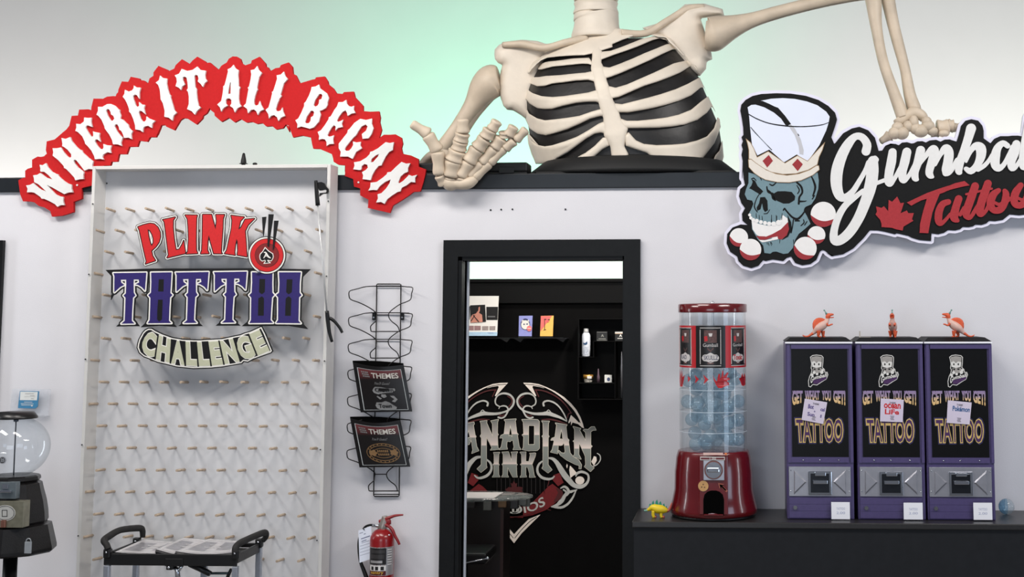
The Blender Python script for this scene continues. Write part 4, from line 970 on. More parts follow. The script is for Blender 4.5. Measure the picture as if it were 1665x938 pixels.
# top cap, a low truncated pyramid with a bright edge
zt = at(1334, 548.5, yM+0.05).z; ins = 0.022
m = MB(); A_ = [(mx0-0.002, yM-0.004, zmt+0.004), (mx1+0.002, yM-0.004, zmt+0.004), (mx1+0.002, yb, zmt+0.004), (mx0-0.002, yb, zmt+0.004)]
B_ = [(mx0+ins, yM+0.04, zt), (mx1-ins, yM+0.04, zt), (mx1-ins, yb-0.02, zt), (mx0+ins, yb-0.02, zt)]
m.add(A_+B_, [(0,1,5,4),(1,2,6,5),(2,3,7,6),(3,0,4,7),(4,5,6,7),(3,2,1,0)]); m.build('top_cap', mat('black_gloss_enamel', (0.035, 0.035, 0.038), 0.5, spec=0.15), mc)
MB().box((mx0-0.002, yM-0.006, zmt-0.004), (mx1+0.002, yM+0.004, zmt+0.0035), 0.001).build('bright_edge', mat('white_enamel_edge', (0.95, 0.95, 0.97), 0.3, var=0.01), mc)
# door frame around the display card
m = MB(); rect(m, 1279.5, 560, 1286.3, 752, 0, -0.008); rect(m, 1380.3, 560, 1388, 752, 0, -0.008); rect(m, 1286.3, 560, 1380.3, 567, 0, -0.008); rect(m, 1286.3, 743, 1380.3, 752, 0, -0.008)
m.build('door_frame', M_pur, mc, 'purple frame round the display card')
d = MB(); rect(d, 1286.3, 567, 1380.3, 743, -0.004, -0.008); card = d.build('display_card', M_pan, mc)
yP = yM+0.0034
def J(txt): return T(1275, 630, 7.817, txt)
# lettering on the card (flat print)
dm = MB()
for w_, a, b in (('GET', 102, 236), ('WHAT', 262, 452), ('YOU', 478, 595), ('GET!', 624, 778)):
    def lowy(x): return 155+78*abs((x-440)/340.0)**1.5
    xs_ = np.linspace(a, b, 8)
    top = [(1275+x/7.817, 630+38/7.817) for x in xs_]; bot = [(1275+x/7.817, 630+lowy(x)/7.817) for x in xs_]
    warp_text(dm, w_, top, bot, yP, 0.045)
    # drips running down from the upper edge of the letters
    for x in np.arange(a+4, b-8, 15):
        hgt = 22+18*random.random(); q = [(x, 40), (x+9, 40), (x+6, 40+hgt), (x+3, 40+hgt)]
        dm.fill(flat(P1([(1275+u_/7.817, 630+v_/7.817) for u_, v_ in q]), yP-0.0003), yP-0.0003, None)
dm.build('drip_lettering', M_drip, mc, 'dripping lettering reading GET WHAT YOU GET!')
tm = MB(); tt = J('150,395 745,395'); tb = J('165,690 740,690')
warp_text(tm.use(2), 'TATTOO', J('125,372 770,372'), J('145,722 765,722'), yP, 0.10)
warp_text(tm.use(0), 'TATTOO', J('138,388 755,388'), J('158,706 752,706'), yP-0.0004, 0.075)
warp_text(tm.use(1), 'TATTOO', J('150,404 742,404'), J('172,692 738,692'), yP-0.0008, 0.008)
tm.build('gold_lettering', [M_gold, M_pp, M_blur], mc, 'gold outlined plum lettering reading TATTOO')
def K(txt): return T(1270, 560, 10.42, txt)
st = MB()
so = K('490,212 530,182 600,172 690,185 718,215 715,300 705,390 740,420 745,465 785,465 800,512 770,590 700,632 610,692 540,682 500,727 465,712 458,620 478,540 508,480 518,430 503,400 513,330 500,262')
st.use(0).fill(flat(P1(so), yP), yP, None)
F = Field(1312, 574, 1350, 632, 0.25); D = F.poly([so]); y_ = yP-0.0003
st.use(1).fill(flat(F.loops(D, -1.1, .08), y_), y_, None); y_ -= 0.0003
st.use(2).fill(flat(P1(K('512,215 600,195 695,215 688,300 520,300')), y_), y_, None)
st.use(0).fill(flat(P1(K('520,300 560,280 600,312 640,285 690,300 680,380 600,395 530,380')), y_), y_, None)
for q in ('565,312 580,335 565,358 550,335', '640,312 655,335 640,358 625,335'): st.use(3).fill(flat(P1(K(q)), y_-0.0003), y_-0.0003, None)
st.use(2).fill(flat(P1(K('540,395 680,395 690,420 650,480 590,490 545,450')), y_), y_, None)
for q in ('555,405 590,410 580,435 555,430', '620,405 660,405 655,430 625,430'): st.use(1).fill(flat(P1(K(q)), y_-0.0003), y_-0.0003, None)
for cx_, cy_, r_ in ((560, 475, 26), (610, 500, 22), (690, 470, 30), (525, 515, 25), (705, 435, 22)): st.use(0).fill(flat(P1([K('%f,%f' % (cx_+r_*math.cos(a_), cy_+r_*math.sin(a_)))[0] for a_ in np.linspace(0, 6.1, 14)]), y_-0.0003), y_-0.0003, None)
st.use(4).fill(flat(P1(K('545,605 765,545 770,580 690,625 610,668 545,660')), y_), y_, None)
warp_text(st.use(0), 'Gumball', K('500,540 560,530 775,480'), K('500,680 560,595 775,545'), y_-0.0006, 0.03)
st.build('logo_sticker', [M_sw, M_pan, M_sg, M_sblk, M_pp], mc, 'small pale logo sticker with crowned skull')
# coin plate with stamped arrows, lever box, lower drawer
m = MB(); rect(m, 1282.6, 758.5, 1383.5, 807, 0.002, -0.004, 0.001); m.build('coin_plate', M_mp, mc)
for pts in ('1291,763.5 1311.8,783.3 1291,804', '1375,763.5 1354,783.3 1376,804'):
    P = T(0, 0, 1, pts); cxx = (P[0][0]+P[1][0]+P[2][0])/3; cyy = (P[0][1]+P[1][1]+P[2][1])/3
    inn = [(cxx+(x-cxx)*.78, cyy+(y-cyy)*.78) for x, y in P]
    o_ = [at(x, y, yM-0.002) for x, y in P]; i_ = [at(x, y, yM-0.007) for x, y in inn]
    mm = MB(); v = [tuple(q) for q in o_]+[tuple(q) for q in i_]
    mm.add(v, [(0,1,4,3),(1,2,5,4),(2,0,3,5),(3,4,5)]); mm.add([tuple(q) for q in o_], [(0,2,1)]); mm.build('stamped_arrow', M_mp, mc)
m = MB(); rect(m, 1314, 766, 1353, 805, 0.010, -0.002, 0.003); cb = m.build('coin_box', M_chr, mc)
m = MB(); rect(m, 1318, 770, 1349, 801, 0.0125, 0.0095, 0.001); m.build('recess', mat('dark_chrome', (0.25, 0.26, 0.28), 0.2, 0.9), cb)
m = MB(); rect(m, 1322, 781, 1346, 787, 0.026, 0.012, 0.002); rect(m, 1325, 768, 1343, 774, 0.018, 0.008, 0.002); m.build('coin_lever', M_chr, cb)
m = MB(); rect(m, 1283, 808.5, 1384, 842.5, 0.0, -0.006, 0.001)
for y_ in (819, 830): rect(m, 1283, y_, 1384, y_+0.7, 0.001, -0.002)
m.build('lower_panel', M_pur, mc)
for (x, y, r) in [(1293, 825, 3.2)]:
    c = at(x, y, yM); MB().tube([(c.x, yM-0.006, c.z), (c.x, yM, c.z)], [r*pm(yM)]*2, 14).build('lock', M_chr, mc)
for x, y in [(1286, 764.5), (1286, 798), (1380.5, 765.5), (1381, 799), (1306, 748), (1333, 748), (1364, 748)]:
    c = at(x, y, yM-0.002); MB().ball((c.x, yM-0.002, c.z), 0.003, 8, 6, (1, .6, 1)).build('rivet', M_chr, mc)
m2 = dup(mc, (at(1449.5, 800, yM).x-at(1333.8, 800, yM).x, 0, 0), label='purple coin sticker machine in the middle, note with red writing on it')
m3 = dup(mc, (at(1562.8, 800, yM).x-at(1333.8, 800, yM).x, 0, 0), label='purple coin sticker machine at the right end, beside the loose capsule')
# taped notes
M_note = mat('lilac_note_paper', (0.82, 0.78, 0.85), 0.7, var=0.03, scale=20)
M_note2 = mat('note_ink_violet', (0.30, 0.24, 0.50), 0.7); M_nred = mat('note_ink_red', (0.78, 0.14, 0.16), 0.7); M_nblue = mat('note_ink_blue', (0.17, 0.35, 0.55), 0.7); M_ngr = mat('note_ink_grey', (0.42, 0.40, 0.44), 0.7)
def note(quad, ink, words, label, org):
    yN = yM-0.0025
    m = MB(); m.use(0).fill(flat(P1(quad), yN), yN, yN+0.0012)
    tl, tr, br, bl = quad
    def uv(u, v):
        a = (tl[0]+(tr[0]-tl[0])*u, tl[1]+(tr[1]-tl[1])*u); b = (bl[0]+(br[0]-bl[0])*u, bl[1]+(br[1]-bl[1])*u)
        return (a[0]+(b[0]-a[0])*v, a[1]+(b[1]-a[1])*v)
    for w_, u0, v0, u1, v1, col in words:
        warp_text(m.use(col), w_, [uv(u0, v0), uv(u1, v0)], [uv(u0, v1), uv(u1, v1)], yN-0.0004, 0.03)
    for k_ in range(4):
        a_, b_ = .44+.02*(k_ % 2), .62-.015*(k_ % 3); v_ = .74+.05*k_
        m.use(2).fill(flat(P1([uv(a_, v_), uv(b_, v_), uv(b_, v_+.025), uv(a_, v_+.025)]), yN-.0004), yN-.0004, None)
    o = m.build('note', [M_note, ink, M_ngr]); tag(o, label, 'note', 'notes taped on the sticker machines')
N1 = T(1275, 630, 7.817, '262,140 548,188 497,464 222,410')
note(N1, M_note2, [('THEME', .38, .12, .66, .2, 2), ('Bot', .2, .22, .45, .42, 1), ('cal', .76, .27, .95, .44, 1), ('+', .48, .47, .56, .55, 1), ('Sun', .22, .58, .54, .76, 1), ('s', .8, .6, .87, .74, 1)], 'lilac note with violet handwriting taped crookedly to the machine nearest the capsule machine', None)
N2 = T(1390, 630, 7.817, '328,138 622,156 608,440 320,430')
note(N2, M_nred, [('THEME', .38, .13, .66, .2, 2), ('ocean', .15, .2, .88, .42, 1), ('LiFe', .2, .45, .82, .68, 1)], 'lilac note with red handwriting taped to the middle purple machine', None)
N3 = T(1500, 630, 7.817, '322,162 625,190 598,470 306,448')
note(N3, M_nblue, [('THEME', .38, .12, .64, .2, 2), ('Pokémon', .22, .22, .95, .45, 1)], 'lilac note with blue handwriting taped to the right-hand purple machine', None)
# little card holders standing in front
M_card = mat('white_card', (0.95, 0.95, 0.97), 0.5, var=0.01); M_cink = mat('pale_blue_ink', (0.68, 0.70, 0.80), 0.6)
M_holder = glass('holder_acrylic', (0.97, 0.98, 0.98), 1.45, 0.03, gmul=0.7)
def holder(x0, x1, y0, y1, label):
    yC = yM-0.016; a = at(x0, y0, yC); b = at(x1, y1, yC)
    t = thing('card_holder', label, 'card holder', ((a.x+b.x)/2, yC, zc), 'small card holders before the machines')
    MB().box((a.x-.001, yC-0.001, zc+0.001), (b.x+.001, yC+0.0005, at(x0, y0-9, yC).z)).box((a.x-.001, yC-0.03, zc+0.0003), (b.x+.001, yC, zc+0.002)).build('stand', M_holder, t)
    m = MB().use(0).box((a.x, yC-0.0035, max(b.z, zc+0.002)), (b.x, yC-0.0012, a.z))
    for w_, v0, v1 in (('TATTOO', .32, .46), ('2.00', .56, .7)):
        xx0 = x0+(x1-x0)*.28; xx1 = x0+(x1-x0)*.74; warp_text(m.use(1), w_, [(xx0, y0+(y1-y0)*v0), (xx1, y0+(y1-y0)*v0)], [(xx0, y0+(y1-y0)*v1), (xx1, y0+(y1-y0)*v1)], yC-0.004, 0.0)
    m.build('card', [M_card, M_cink], t)
holder(1351.5, 1382, 816, 844, 'small white card in a clear holder before the left purple machine')
holder(1469, 1500.5, 817, 844.5, 'small white card in a clear holder before the middle purple machine')
holder(1582.3, 1613.5, 817, 845, 'small white card in a clear holder before the right purple machine')
# bent clear tag left on the middle machine
a = at(1397, 548, yM+0.06); pxm = pm(yM+.06)
m = MB().box((a.x, a.y, zt), (a.x+0.006, a.y+0.001, zt+10*pxm)).box((a.x, a.y-0.02, zt+0.0003), (a.x+18*pxm, a.y, zt+0.0018))
tag(m.build('price_tag', mat('clear_greyed_plastic', (0.70, 0.67, 0.64), 0.3)), 'small bent clear tag stand on top of the middle purple machine', 'tag')

# ================================================================ orange dinosaurs in party hats
M_dino = mat('pink_orange_vinyl', (0.84, 0.69, 0.64), 0.45, var=0.06, scale=80)
M_dor = mat('orange_vinyl', (0.85, 0.36, 0.21), 0.45, var=0.08, scale=90)
M_hat = mat('green_party_hat', (0.46, 0.62, 0.58), 0.5, var=0.15, scale=200)
def dino_parts(root, tr, dep, zbase):
    x0p = None
    def wt(pts): return [at(a, b, d) for a, b, r, d in pts], [r*pm(dep) for a, b, r, d in pts]
    def t3(txt): return [(tr[0]+float(a)/tr[2], tr[1]+float(b)/tr[2], float(c)/tr[2], dep+float(d_)*pm(dep)) for a, b, c, d_ in (q.split(',') for q in txt.split())]
    def tub(name, txt, m_, seg=12, sub=5, fl=1.0):
        p_, r_ = wt(smooth_line(t3(txt), sub)); return MB().tube(p_, r_, seg, True, True, fl).build(name, m_, root)
    tub('body', '330,735,35,0 385,680,60,0 450,610,95,0 530,560,112,0 610,500,105,0 675,430,75,0 705,375,52,0 720,330,48,0', M_dino, 14)
    tub('tail', '78,765,10,0 110,790,16,0 160,806,20,0 230,795,24,0 290,755,32,0 345,720,42,0', M_dor)
    tub('head', '715,345,50,0 720,290,58,0 745,265,56,0 790,250,36,0 830,245,28,0 868,243,18,0', M_dor)
    tub('jaw', '735,310,40,0 790,322,16,0 870,316,12,0', M_dor)
    for s_ in (-4, 4):
        tub('leg', '%s,660,58,%s %s,735,42,%s %s,780,32,%s %s,806,24,%s %s,810,18,%s' % ((490 if s_ < 0 else 590, s_)*1+(485 if s_ < 0 else 600, s_)+(475 if s_ < 0 else 598, s_)+(500 if s_ < 0 else 600, s_)+(545 if s_ < 0 else 655, s_)), M_dor)
        tub('arm', '690,470,30,%s 730,525,22,%s 790,505,20,%s 845,490,16,%s' % (s_, s_, s_, s_), M_dor)
    sail = T(*tr, '350,640 330,560 330,470 360,395 420,345 490,325 570,330 640,360 660,400 600,440 520,490 440,560 390,620')
    pillow(MB(), sail, lambda X_, Y_: np.full(np.shape(X_), dep), 0.008, 2.5, 0.008, 0.8).build('back_sail', M_dor, root)
    p_, r_ = wt(t3('692,240,30,0 632,135,4,0')); h_ = MB().tube(p_, r_, 12); b_ = at(tr[0]+630/tr[2], tr[1]+138/tr[2], dep); h_.ball(tuple(b_), 22/tr[2]*pm(dep), 10, 8); h_.build('party_hat', M_hat, root)
yD = yM+0.10
trD = (1300, 496.2, 15.63)
base = at(1330, 496.2+818/15.63, yD)
dn = thing('toy_dinosaur', 'orange sail-backed toy dinosaur in party hat facing right on the left purple machine', 'toy dinosaur', (base.x, yD, base.z), 'orange party dinosaurs on the machines')
dino_parts(dn, trD, yD, base.z)
for o in [dn]: o.location.z = zt+0.0005
p3 = at(1560, 540, yD).x
p2_ = at(1452, 540, yD).x
dz_ = Vector((0, 0, 0))
d2 = dup(dn, (p2_-dn.location.x, 0.0, 0), math.radians(-100), label='orange toy dinosaur in party hat facing out on the middle purple machine')
d3 = dup(dn, (p3-dn.location.x, 0, 0), math.pi, label='orange sail-backed toy dinosaur in party hat facing left on the right purple machine')
d3.location.x = at(1559, 540, yD).x

# ================================================================ loose capsule
def cap_ball(name, c, r, label, group=None):
    t = thing(name, label, 'toy capsule', (c[0], c[1], c[2]-r), group)
    m = MB(); m.ball(c, r, 20, 14); 
    o = m.build('shell', [M_capb, M_capc], t)
    for p in o.data.polygons: p.material_index = 0 if p.center.x < 0.0 else 1
    return t
M_capb = glass('blue_capsule_plastic', (0.50, 0.68, 0.80), 1.45, 0.08, 0.30, (0.30, 0.48, 0.62))
M_capc = glass('clear_capsule_plastic', (0.86, 0.90, 0.92), 1.45, 0.08, 0.16, (0.7, 0.76, 0.8))
rC = 12.4*pm(-0.12); c = atz(1636.5, 838, zc)
cap_ball('capsule', (at(1636.5, 825.5, -0.13).x, -0.13, zc+rC), rC, 'loose half blue, half clear toy capsule on the counter right of the machines')

# ================================================================ tall red capsule machine
M_rm = mat('red_gloss_plastic', (0.38, 0.042, 0.07), 0.2, var=0.05, scale=20, coat=0.4)
M_tube = glass('clear_cylinder', (0.95, 0.965, 0.97), 1.45, 0.04, gmul=1.25)
yR = -0.205; k_ = pm(yR); cxR = at(1160, 780, yR).x
cm = thing('capsule_machine', 'tall round red capsule machine with clear cylinder full of blue capsules', 'vending machine', (cxR, yR, zc))
zz = lambda y: at(1160, y, yR).z-zc
R_ = lambda p: p*k_
hB = zz(731)
MB().lathe([(0.001, 0.0), (R_(66), 0.0), (R_(67), 0.012), (0.001, 0.014)], (cxR, yR, zc), 56).build('foot_ring', M_blackp, cm)
prof = [(R_(66), 0.012), (R_(69), 0.016), (R_(69.5), 0.035), (R_(65.5), 0.075), (R_(62.5), 0.12), (R_(61.8), 0.20), (R_(61), hB-0.075), (R_(59.5), hB-0.03), (R_(57), hB-0.006), (R_(56), hB), (R_(54), hB+0.001), (0.001, hB-0.004)]
MB().lathe(prof, (cxR, yR, zc), 64).build('base', M_rm, cm)
# flat front panel with chute
yFp = yR-R_(68.6)
px_ = lambda x, y: at(x, y, yFp)
def rr(mb, x0, y0, x1, y1, f, b, bev=0):
    a = px_(x0, y0); b_ = px_(x1, y1); return mb.box((a.x, yFp-f, a.z), (b_.x, yFp-b, b_.z), bev)
m = MB(); rr(m, 1136, 741, 1184, 837.5, -0.001, -0.06, 0.004); m.build('front_panel', M_rm, cm)
M_chute = mat('black_chute', (0.02, 0.02, 0.02), 0.9, spec=0.03)
arc = [(1143.6, 838), (1143.6, 812), (1145.5, 804), (1150, 799.5), (1156, 797.5), (1164, 797.5), (1170, 799.5), (1175, 804), (1177.2, 812), (1177.2, 838)]
ch = MB().fill(flat([([(x, y) for x, y in arc], [])], yFp-0.0015), yFp-0.0015, yFp+0.02).build('chute', M_chute, cm)
m = MB(); rr(m, 1144.5, 835.5, 1176, 837.5, 0.012, 0.0, 0.001); m.build('chute_lip', M_rm, cm)
m = MB(); rr(m, 1143.8, 748.5, 1177.5, 780.5, 0.006, -0.002, 0.001); cpl = m.build('coin_plate', M_mp, cm)
c = px_(1160.3, 763.8)
MB().tube([(c.x, yFp-0.011, c.z), (c.x, yFp-0.006, c.z)], [14*k_, 14.5*k_], 32).build('dial_ring', mat('bronze_ring', (0.45, 0.30, 0.28), 0.3, 0.6), cpl)
MB().tube([(c.x, yFp-0.014, c.z), (c.x, yFp-0.006, c.z)], [12.3*k_, 12.6*k_], 32).build('dial', M_chr, cpl)
m = MB(); rr(m, 1150, 760.5, 1170, 767, 0.034, 0.013, 0.004); m.build('turn_knob', M_chr, cpl)
m = MB(); rr(m, 1143.5, 736, 1175.5, 739.6, 0.005, -0.004); m.build('lamp_strip', mat('pale_strip', (0.86, 0.72, 0.68), 0.4), cm)
m = MB().use(0); rr(m, 1138.5, 742.5, 1178.5, 748, 0.003, -0.004); m.use(1); rr(m, 1139.5, 743.6, 1177.5, 747, 0.0035, 0.0028)
warp_text(m.use(0), '1.00', [(1154, 743.4), (1164, 743.4)], [(1154, 747.2), (1164, 747.2)], yFp-0.004, 0.0)
m.build('price_label', [M_sw, M_rm], cm)
m = MB(); rr(m, 1178.5, 736.2, 1182, 739.8, 0.004, -0.004, 0.001); m.build('indicator', mat('amber_spot', (0.86, 0.50, 0.28), 0.4), cm)
c = px_(1143.5, 790); cs = MB(); cs.use(0).tube([(c.x, yFp-0.0025, c.z), (c.x, yFp+0.002, c.z)], [8*k_]*2, 24)
cs.use(1)
for a_, b_ in ((-2.5, -1.5), (2, -2), (0, 2.5)): cs.ball((c.x+a_*k_, yFp-0.0026, c.z+b_*k_), 1.1*k_, 8, 5, (1, .2, 1))
cs.build('round_sticker', [mat('kraft_gold', (0.76, 0.58, 0.36), 0.4), mat('brown_print', (0.38, 0.26, 0.18), 0.5)], cm, 'round gold sticker')
ar = T(1030, 660, 4.69, '645,588 690,596 678,606 720,648 708,658 668,618 657,630')
am = MB().use(1).fill(flat(P1(ar), yFp-0.0012), yFp-0.0012, yFp+0.002)
cxa = sum(p[0] for p in ar)/7; cya = sum(p[1] for p in ar)/7
am.use(0).fill(flat(P1([(cxa+(x-cxa)*.72, cya+(y-cya)*.72) for x, y in ar]), yFp-0.0017), yFp-0.0017, yFp)
am.build('arrow_sticker', [M_chute, mat('copper_line', (0.62, 0.32, 0.24), 0.4)], cm, 'small black arrow sticker')
# clear cylinder and lid
hL = zz(508); hT = zz(494)
MB().lathe([(R_(53.5), hB), (R_(53.5), hL+0.004)], (cxR, yR, zc), 64).build('clear_cylinder', M_tube, cm)
MB().lathe([(R_(53), hL-0.0), (R_(55.2), hL), (R_(55.6), hL+0.004), (R_(55.6), hT-0.004), (R_(54), hT), (R_(20), hT+0.004), (0.001, hT+0.004)], (cxR, yR, zc), 64).build('lid', M_rm, cm)
MB().lathe([(0.009, hT+0.003), (0.009, hT+0.007), (0.005, hT+0.012), (0.001, hT+0.013)], (cxR, yR, zc), 16).build('lid_lock', M_chr, cm)
dv = MB()
for a_ in (0.35, 0.35+math.pi/2):
    dx_, dy_ = math.cos(a_)*R_(52), math.sin(a_)*R_(52)
    dv.add([(cxR-dx_, yR-dy_, zc+hB), (cxR+dx_, yR+dy_, zc+hB), (cxR+dx_, yR+dy_, zc+hL), (cxR-dx_, yR-dy_, zc+hL)], [(0,1,2,3)])
dv.tube([(cxR, yR, zc+hB), (cxR, yR, zc+hT+0.004)], [0.006]*2, 10)
dv.build('divider', glass('divider_plastic', (0.93, 0.95, 0.96), 1.45, 0.1, 0.06, (0.6, 0.65, 0.7)), cm)
for y_ in (632, 667, 700):
    MB().tube([(cxR+R_(53.9)*math.cos(t), yR+R_(53.9)*math.sin(t), zc+zz(y_)) for t in np.linspace(0, 2*math.pi, 49)], [0.0011]*49, 6, False).build('seam', mat('seam_plastic', (0.82, 0.86, 0.9), 0.2), cm)
# printed wrap: cards and red hands with arrows, bent round the cylinder
M_rp = mat('red_card', (0.70, 0.10, 0.13), 0.35, var=0.04); M_bp = mat('black_card', (0.07, 0.06, 0.06), 0.35); M_gp = mat('grey_card_line', (0.78, 0.76, 0.75), 0.4); M_brn = mat('brown_print_art', (0.34, 0.24, 0.23), 0.5, var=0.3, scale=150)
def wrap(mb, shapes, rad, tol=2.0):      # shapes in px as seen straight on -> bent on the cylinder
    for o_, hs in shapes:
        loops_ = [o_]+list(hs); dense = []
        for lp in loops_:
            q = []
            for i in range(len(lp)):
                a_, b_ = lp[i], lp[(i+1) % len(lp)]; n = max(1, int(abs(b_[0]-a_[0])/tol)+int(abs(b_[1]-a_[1])/8))
                q += [(a_[0]+(b_[0]-a_[0])*t/n, a_[1]+(b_[1]-a_[1])*t/n) for t in range(n)]
            dense.append(q)
        tris = tessellate_polygon([[Vector((p[0], p[1], 0)) for p in lp] for lp in dense])
        fl = [p for lp in dense for p in lp]
        def bend(p):
            s_ = max(-1, min(1, (p[0]-1160)/53.5)); a_ = math.asin(s_)
            return (cxR+rad*math.sin(a_), yR-rad*math.cos(a_), zc+zz(p[1]))
        mb.add([bend(p) for p in fl], [tuple(t) for t in tris])
def slices(x0, y0, x1, y1):               # rectangle in narrow strips so that it bends cleanly
    xs_ = np.linspace(x0, x1, max(2, int((x1-x0)/2)+1))
    return [([(a, y0), (b, y0), (b, y1), (a, y1)], []) for a, b in zip(xs_[:-1], xs_[1:])]
r0 = R_(53.9)
wm = MB()
for (x0, x1, cb, i0, i1) in [(1106.9, 1134.5, 1, 1108.0, 1127.5), (1134.5, 1181, 0, 1141, 1174), (1181, 1213.1, 1, 1189.5, 1210.5)]:
    wrap(wm.use(1 if cb else 0), slices(x0, 528.8, x1, 596), r0)
    if cb: wrap(wm.use(0), slices(i0, 533, i1, 592), r0+0.0004)
    for a, b, c_, d_ in ((i0, 532, i1, 533), (i0, 592, i1, 593), (i0, 535, i0+1, 590), (i1-1, 535, i1, 590)): wrap(wm.use(2), slices(a, b, c_, d_), r0+0.0008)
    cxm = (i0+i1)/2; w_ = (i1-i0)/2
    wrap(wm.use(3), slices(cxm-w_*.6, 536, cxm+w_*.6, 556), r0+0.0006)
    wrap(wm.use(2), [([(cxm-w_*.18, 541), (cxm+w_*.2, 541), (cxm+w_*.14, 546), (cxm-w_*.1, 546)], [])], r0+0.001)
    wrap(wm.use(1), [([(cxm-w_*.6, 546), (cxm-w_*.3, 545), (cxm-w_*.25, 553), (cxm-w_*.55, 554)], [])], r0+0.001)
    wrap(wm.use(3), [([(cxm-w_*.3, 563), (cxm, 568), (cxm+w_*.3, 563), (cxm+w_*.3, 566), (cxm, 571), (cxm-w_*.3, 566)], [])], r0+0.001)
    xs_ = np.linspace(-1, 1, 22); hh_ = 4.6+2.4*np.cos(xs_*math.pi*.5)+1.2*np.cos(xs_*math.pi*2.0)*(1-xs_**2)
    hh_ = hh_*np.sqrt(np.clip(1-np.abs(xs_)**6, .02, 1))
    wrap(wm.use(2), [([(cxm+w_*.8*a, 580-p), (cxm+w_*.8*b, 580-q), (cxm+w_*.8*b, 580+q), (cxm+w_*.8*a, 580+p)], []) for a, b, p, q in zip(xs_[:-1], xs_[1:], hh_[:-1], hh_[1:])], r0+0.0010)
    wrap(wm.use(3), [([(cxm-w_*.3, 587.5), (cxm, 585.5), (cxm+w_*.3, 587.5), (cxm+w_*.3, 590), (cxm-w_*.3, 590)], [])], r0+0.0013)
def wrap_text(mb, s_, x0, y0, x1, y1, rad, bold=0.0):
    u_, f_ = text_tris(s_, bold)
    v_ = []
    for u, v in u_:
        p = (x0+(x1-x0)*u, y1+(y0-y1)*v); sn = max(-1, min(1, (p[0]-1160)/53.5)); a_ = math.asin(sn)
        v_.append((cxR+rad*math.sin(a_), yR-rad*math.cos(a_), zc+zz(p[1])))
    mb.add(v_, f_)
wrap_text(wm.use(4), 'SKULLZ', 1147, 576, 1169.5, 583, r0+0.0016, 0.01)
wrap_text(wm.use(4), 'RAD', 1110.5, 576, 1120, 582.5, r0+0.0016, 0.01)
wrap_text(wm.use(1), 'Toxic', 1193, 575, 1206.5, 583.5, r0+0.0016, 0.03)
wrap_text(wm.use(2), 'Gumball', 1146, 557, 1169, 562.5, r0+0.0012, 0.0)
wrap_text(wm.use(2), 'Gumball', 1192.5, 557, 1207, 562, r0+0.0012, 0.0)
wm.build('label_wrap', [M_bp, M_rp, M_gp, M_brn, mat('pencil_ink', (0.35, 0.35, 0.42), 0.6)], cm, 'printed wrap of black and red label cards')
V = (1095, 580, 6.054)
hand_sh = T(*V, '398,160 410,190 425,215 440,225 445,190 455,150 468,160 468,195 478,190 490,120 500,130 498,185 510,170 535,140 548,145 530,185 555,195 562,208 530,222 550,238 552,262 515,272 480,290 450,288 430,260 410,215')
hps = [(hand_sh, 'hand_print')]
for q in ('225,165 268,205 228,248 238,205', '308,160 358,208 312,252 325,205', '160,175 188,205 160,240'): hps.append((T(*V, q), 'arrow_print'))
hps.append((T(*V, '78,118 92,190 100,120 108,195 128,170 118,230 105,285 80,288 74,240'), 'hand_print'))
hps.append((T(*V, '645,205 665,195 678,150 688,190 700,150 708,200 706,270 690,280 670,270 660,235'), 'hand_print'))
for q_, n_ in hps:
    hm = MB(); wrap(hm, [(q_, [])], r0, 1.5); hm.build(n_, M_rp, cm)
# capsules inside
pts_ = []; rc = 0.0305
tries = 0
while len(pts_) < 50 and tries < 60000:
    tries += 1
    a_ = random.random()*2*math.pi; q = math.sqrt(random.random())*(R_(52.5)-rc); h_ = zc+hB+rc+0.001+random.random()**1.3*(zz(604)-hB-rc)
    p = Vector((cxR+q*math.cos(a_), yR+q*math.sin(a_), h_))
    dd_ = [abs(-(p.x-cxR)*math.sin(t_)+(p.y-yR)*math.cos(t_)) for t_ in (0.35, 0.35+math.pi/2)]
    if min(dd_) < rc*0.98: continue
    if all((p-o_).length > 1.85*rc for o_ in pts_): pts_.append(p)
cp = MB().ball((0, 0, 0), rc, 18, 12)
M_cin = glass('blue_bubble_plastic', (0.84, 0.92, 0.96), 1.4, 0.06, 0.17, (0.46, 0.585, 0.67)); first = None
for p in pts_:
    if first is None: first = o = cp.build('toy_capsule', M_cin, loc=(0, 0, 0))
    else: o = first.copy(); COL.objects.link(o)
    o.location = p; o.rotation_euler = (random.random()*3, random.random()*3, random.random()*3)
    tag(o, 'translucent blue toy capsule piled inside the clear cylinder of the red machine', 'toy capsule', 'blue capsules inside the red machine')

# ================================================================ little yellow dinosaur
V = (1030, 660, 4.69); yS = -0.225
M_yel = mat('yellow_vinyl', (0.90, 0.78, 0.14), 0.4, var=0.05, scale=80); M_grn = mat('teal_vinyl', (0.10, 0.52, 0.42), 0.45, var=0.08, scale=80); M_pk = mat('salmon_vinyl', (0.74, 0.36, 0.30), 0.45)
b0 = atz(1030+190/4.69, 842, zc)
stg = thing('toy_stegosaurus', 'small yellow toy dinosaur with green back plates left of the red machine', 'toy dinosaur', (b0.x, b0.y, zc))
yS = b0.y+0.01
def vt(txt): return [(V[0]+float(a)/V[2], V[1]+float(b)/V[2], float(c)/V[2], yS+float(d_)*pm(yS)) for a, b, c, d_ in (q.split(',') for q in txt.split())]
def vtub(name, txt, m_, sub=4):
    q = smooth_line(vt(txt), sub); return MB().tube([at(a, b, d) for a, b, r, d in q], [r*pm(yS) for a, b, r, d in q], 12).build(name, m_, stg)
vtub('body', '105,795,8,0 125,785,16,0 150,775,26,0 185,785,34,0 220,790,32,0 245,795,22,0 258,800,14,0', M_yel)
vtub('tail', '250,798,14,0 268,795,11,0 282,770,8,0 292,738,4,0', M_pk)
vtub('head', '108,796,9,0 92,798,9,0 80,797,6,0', mat('pale_green_vinyl', (0.45, 0.62, 0.55), 0.45))
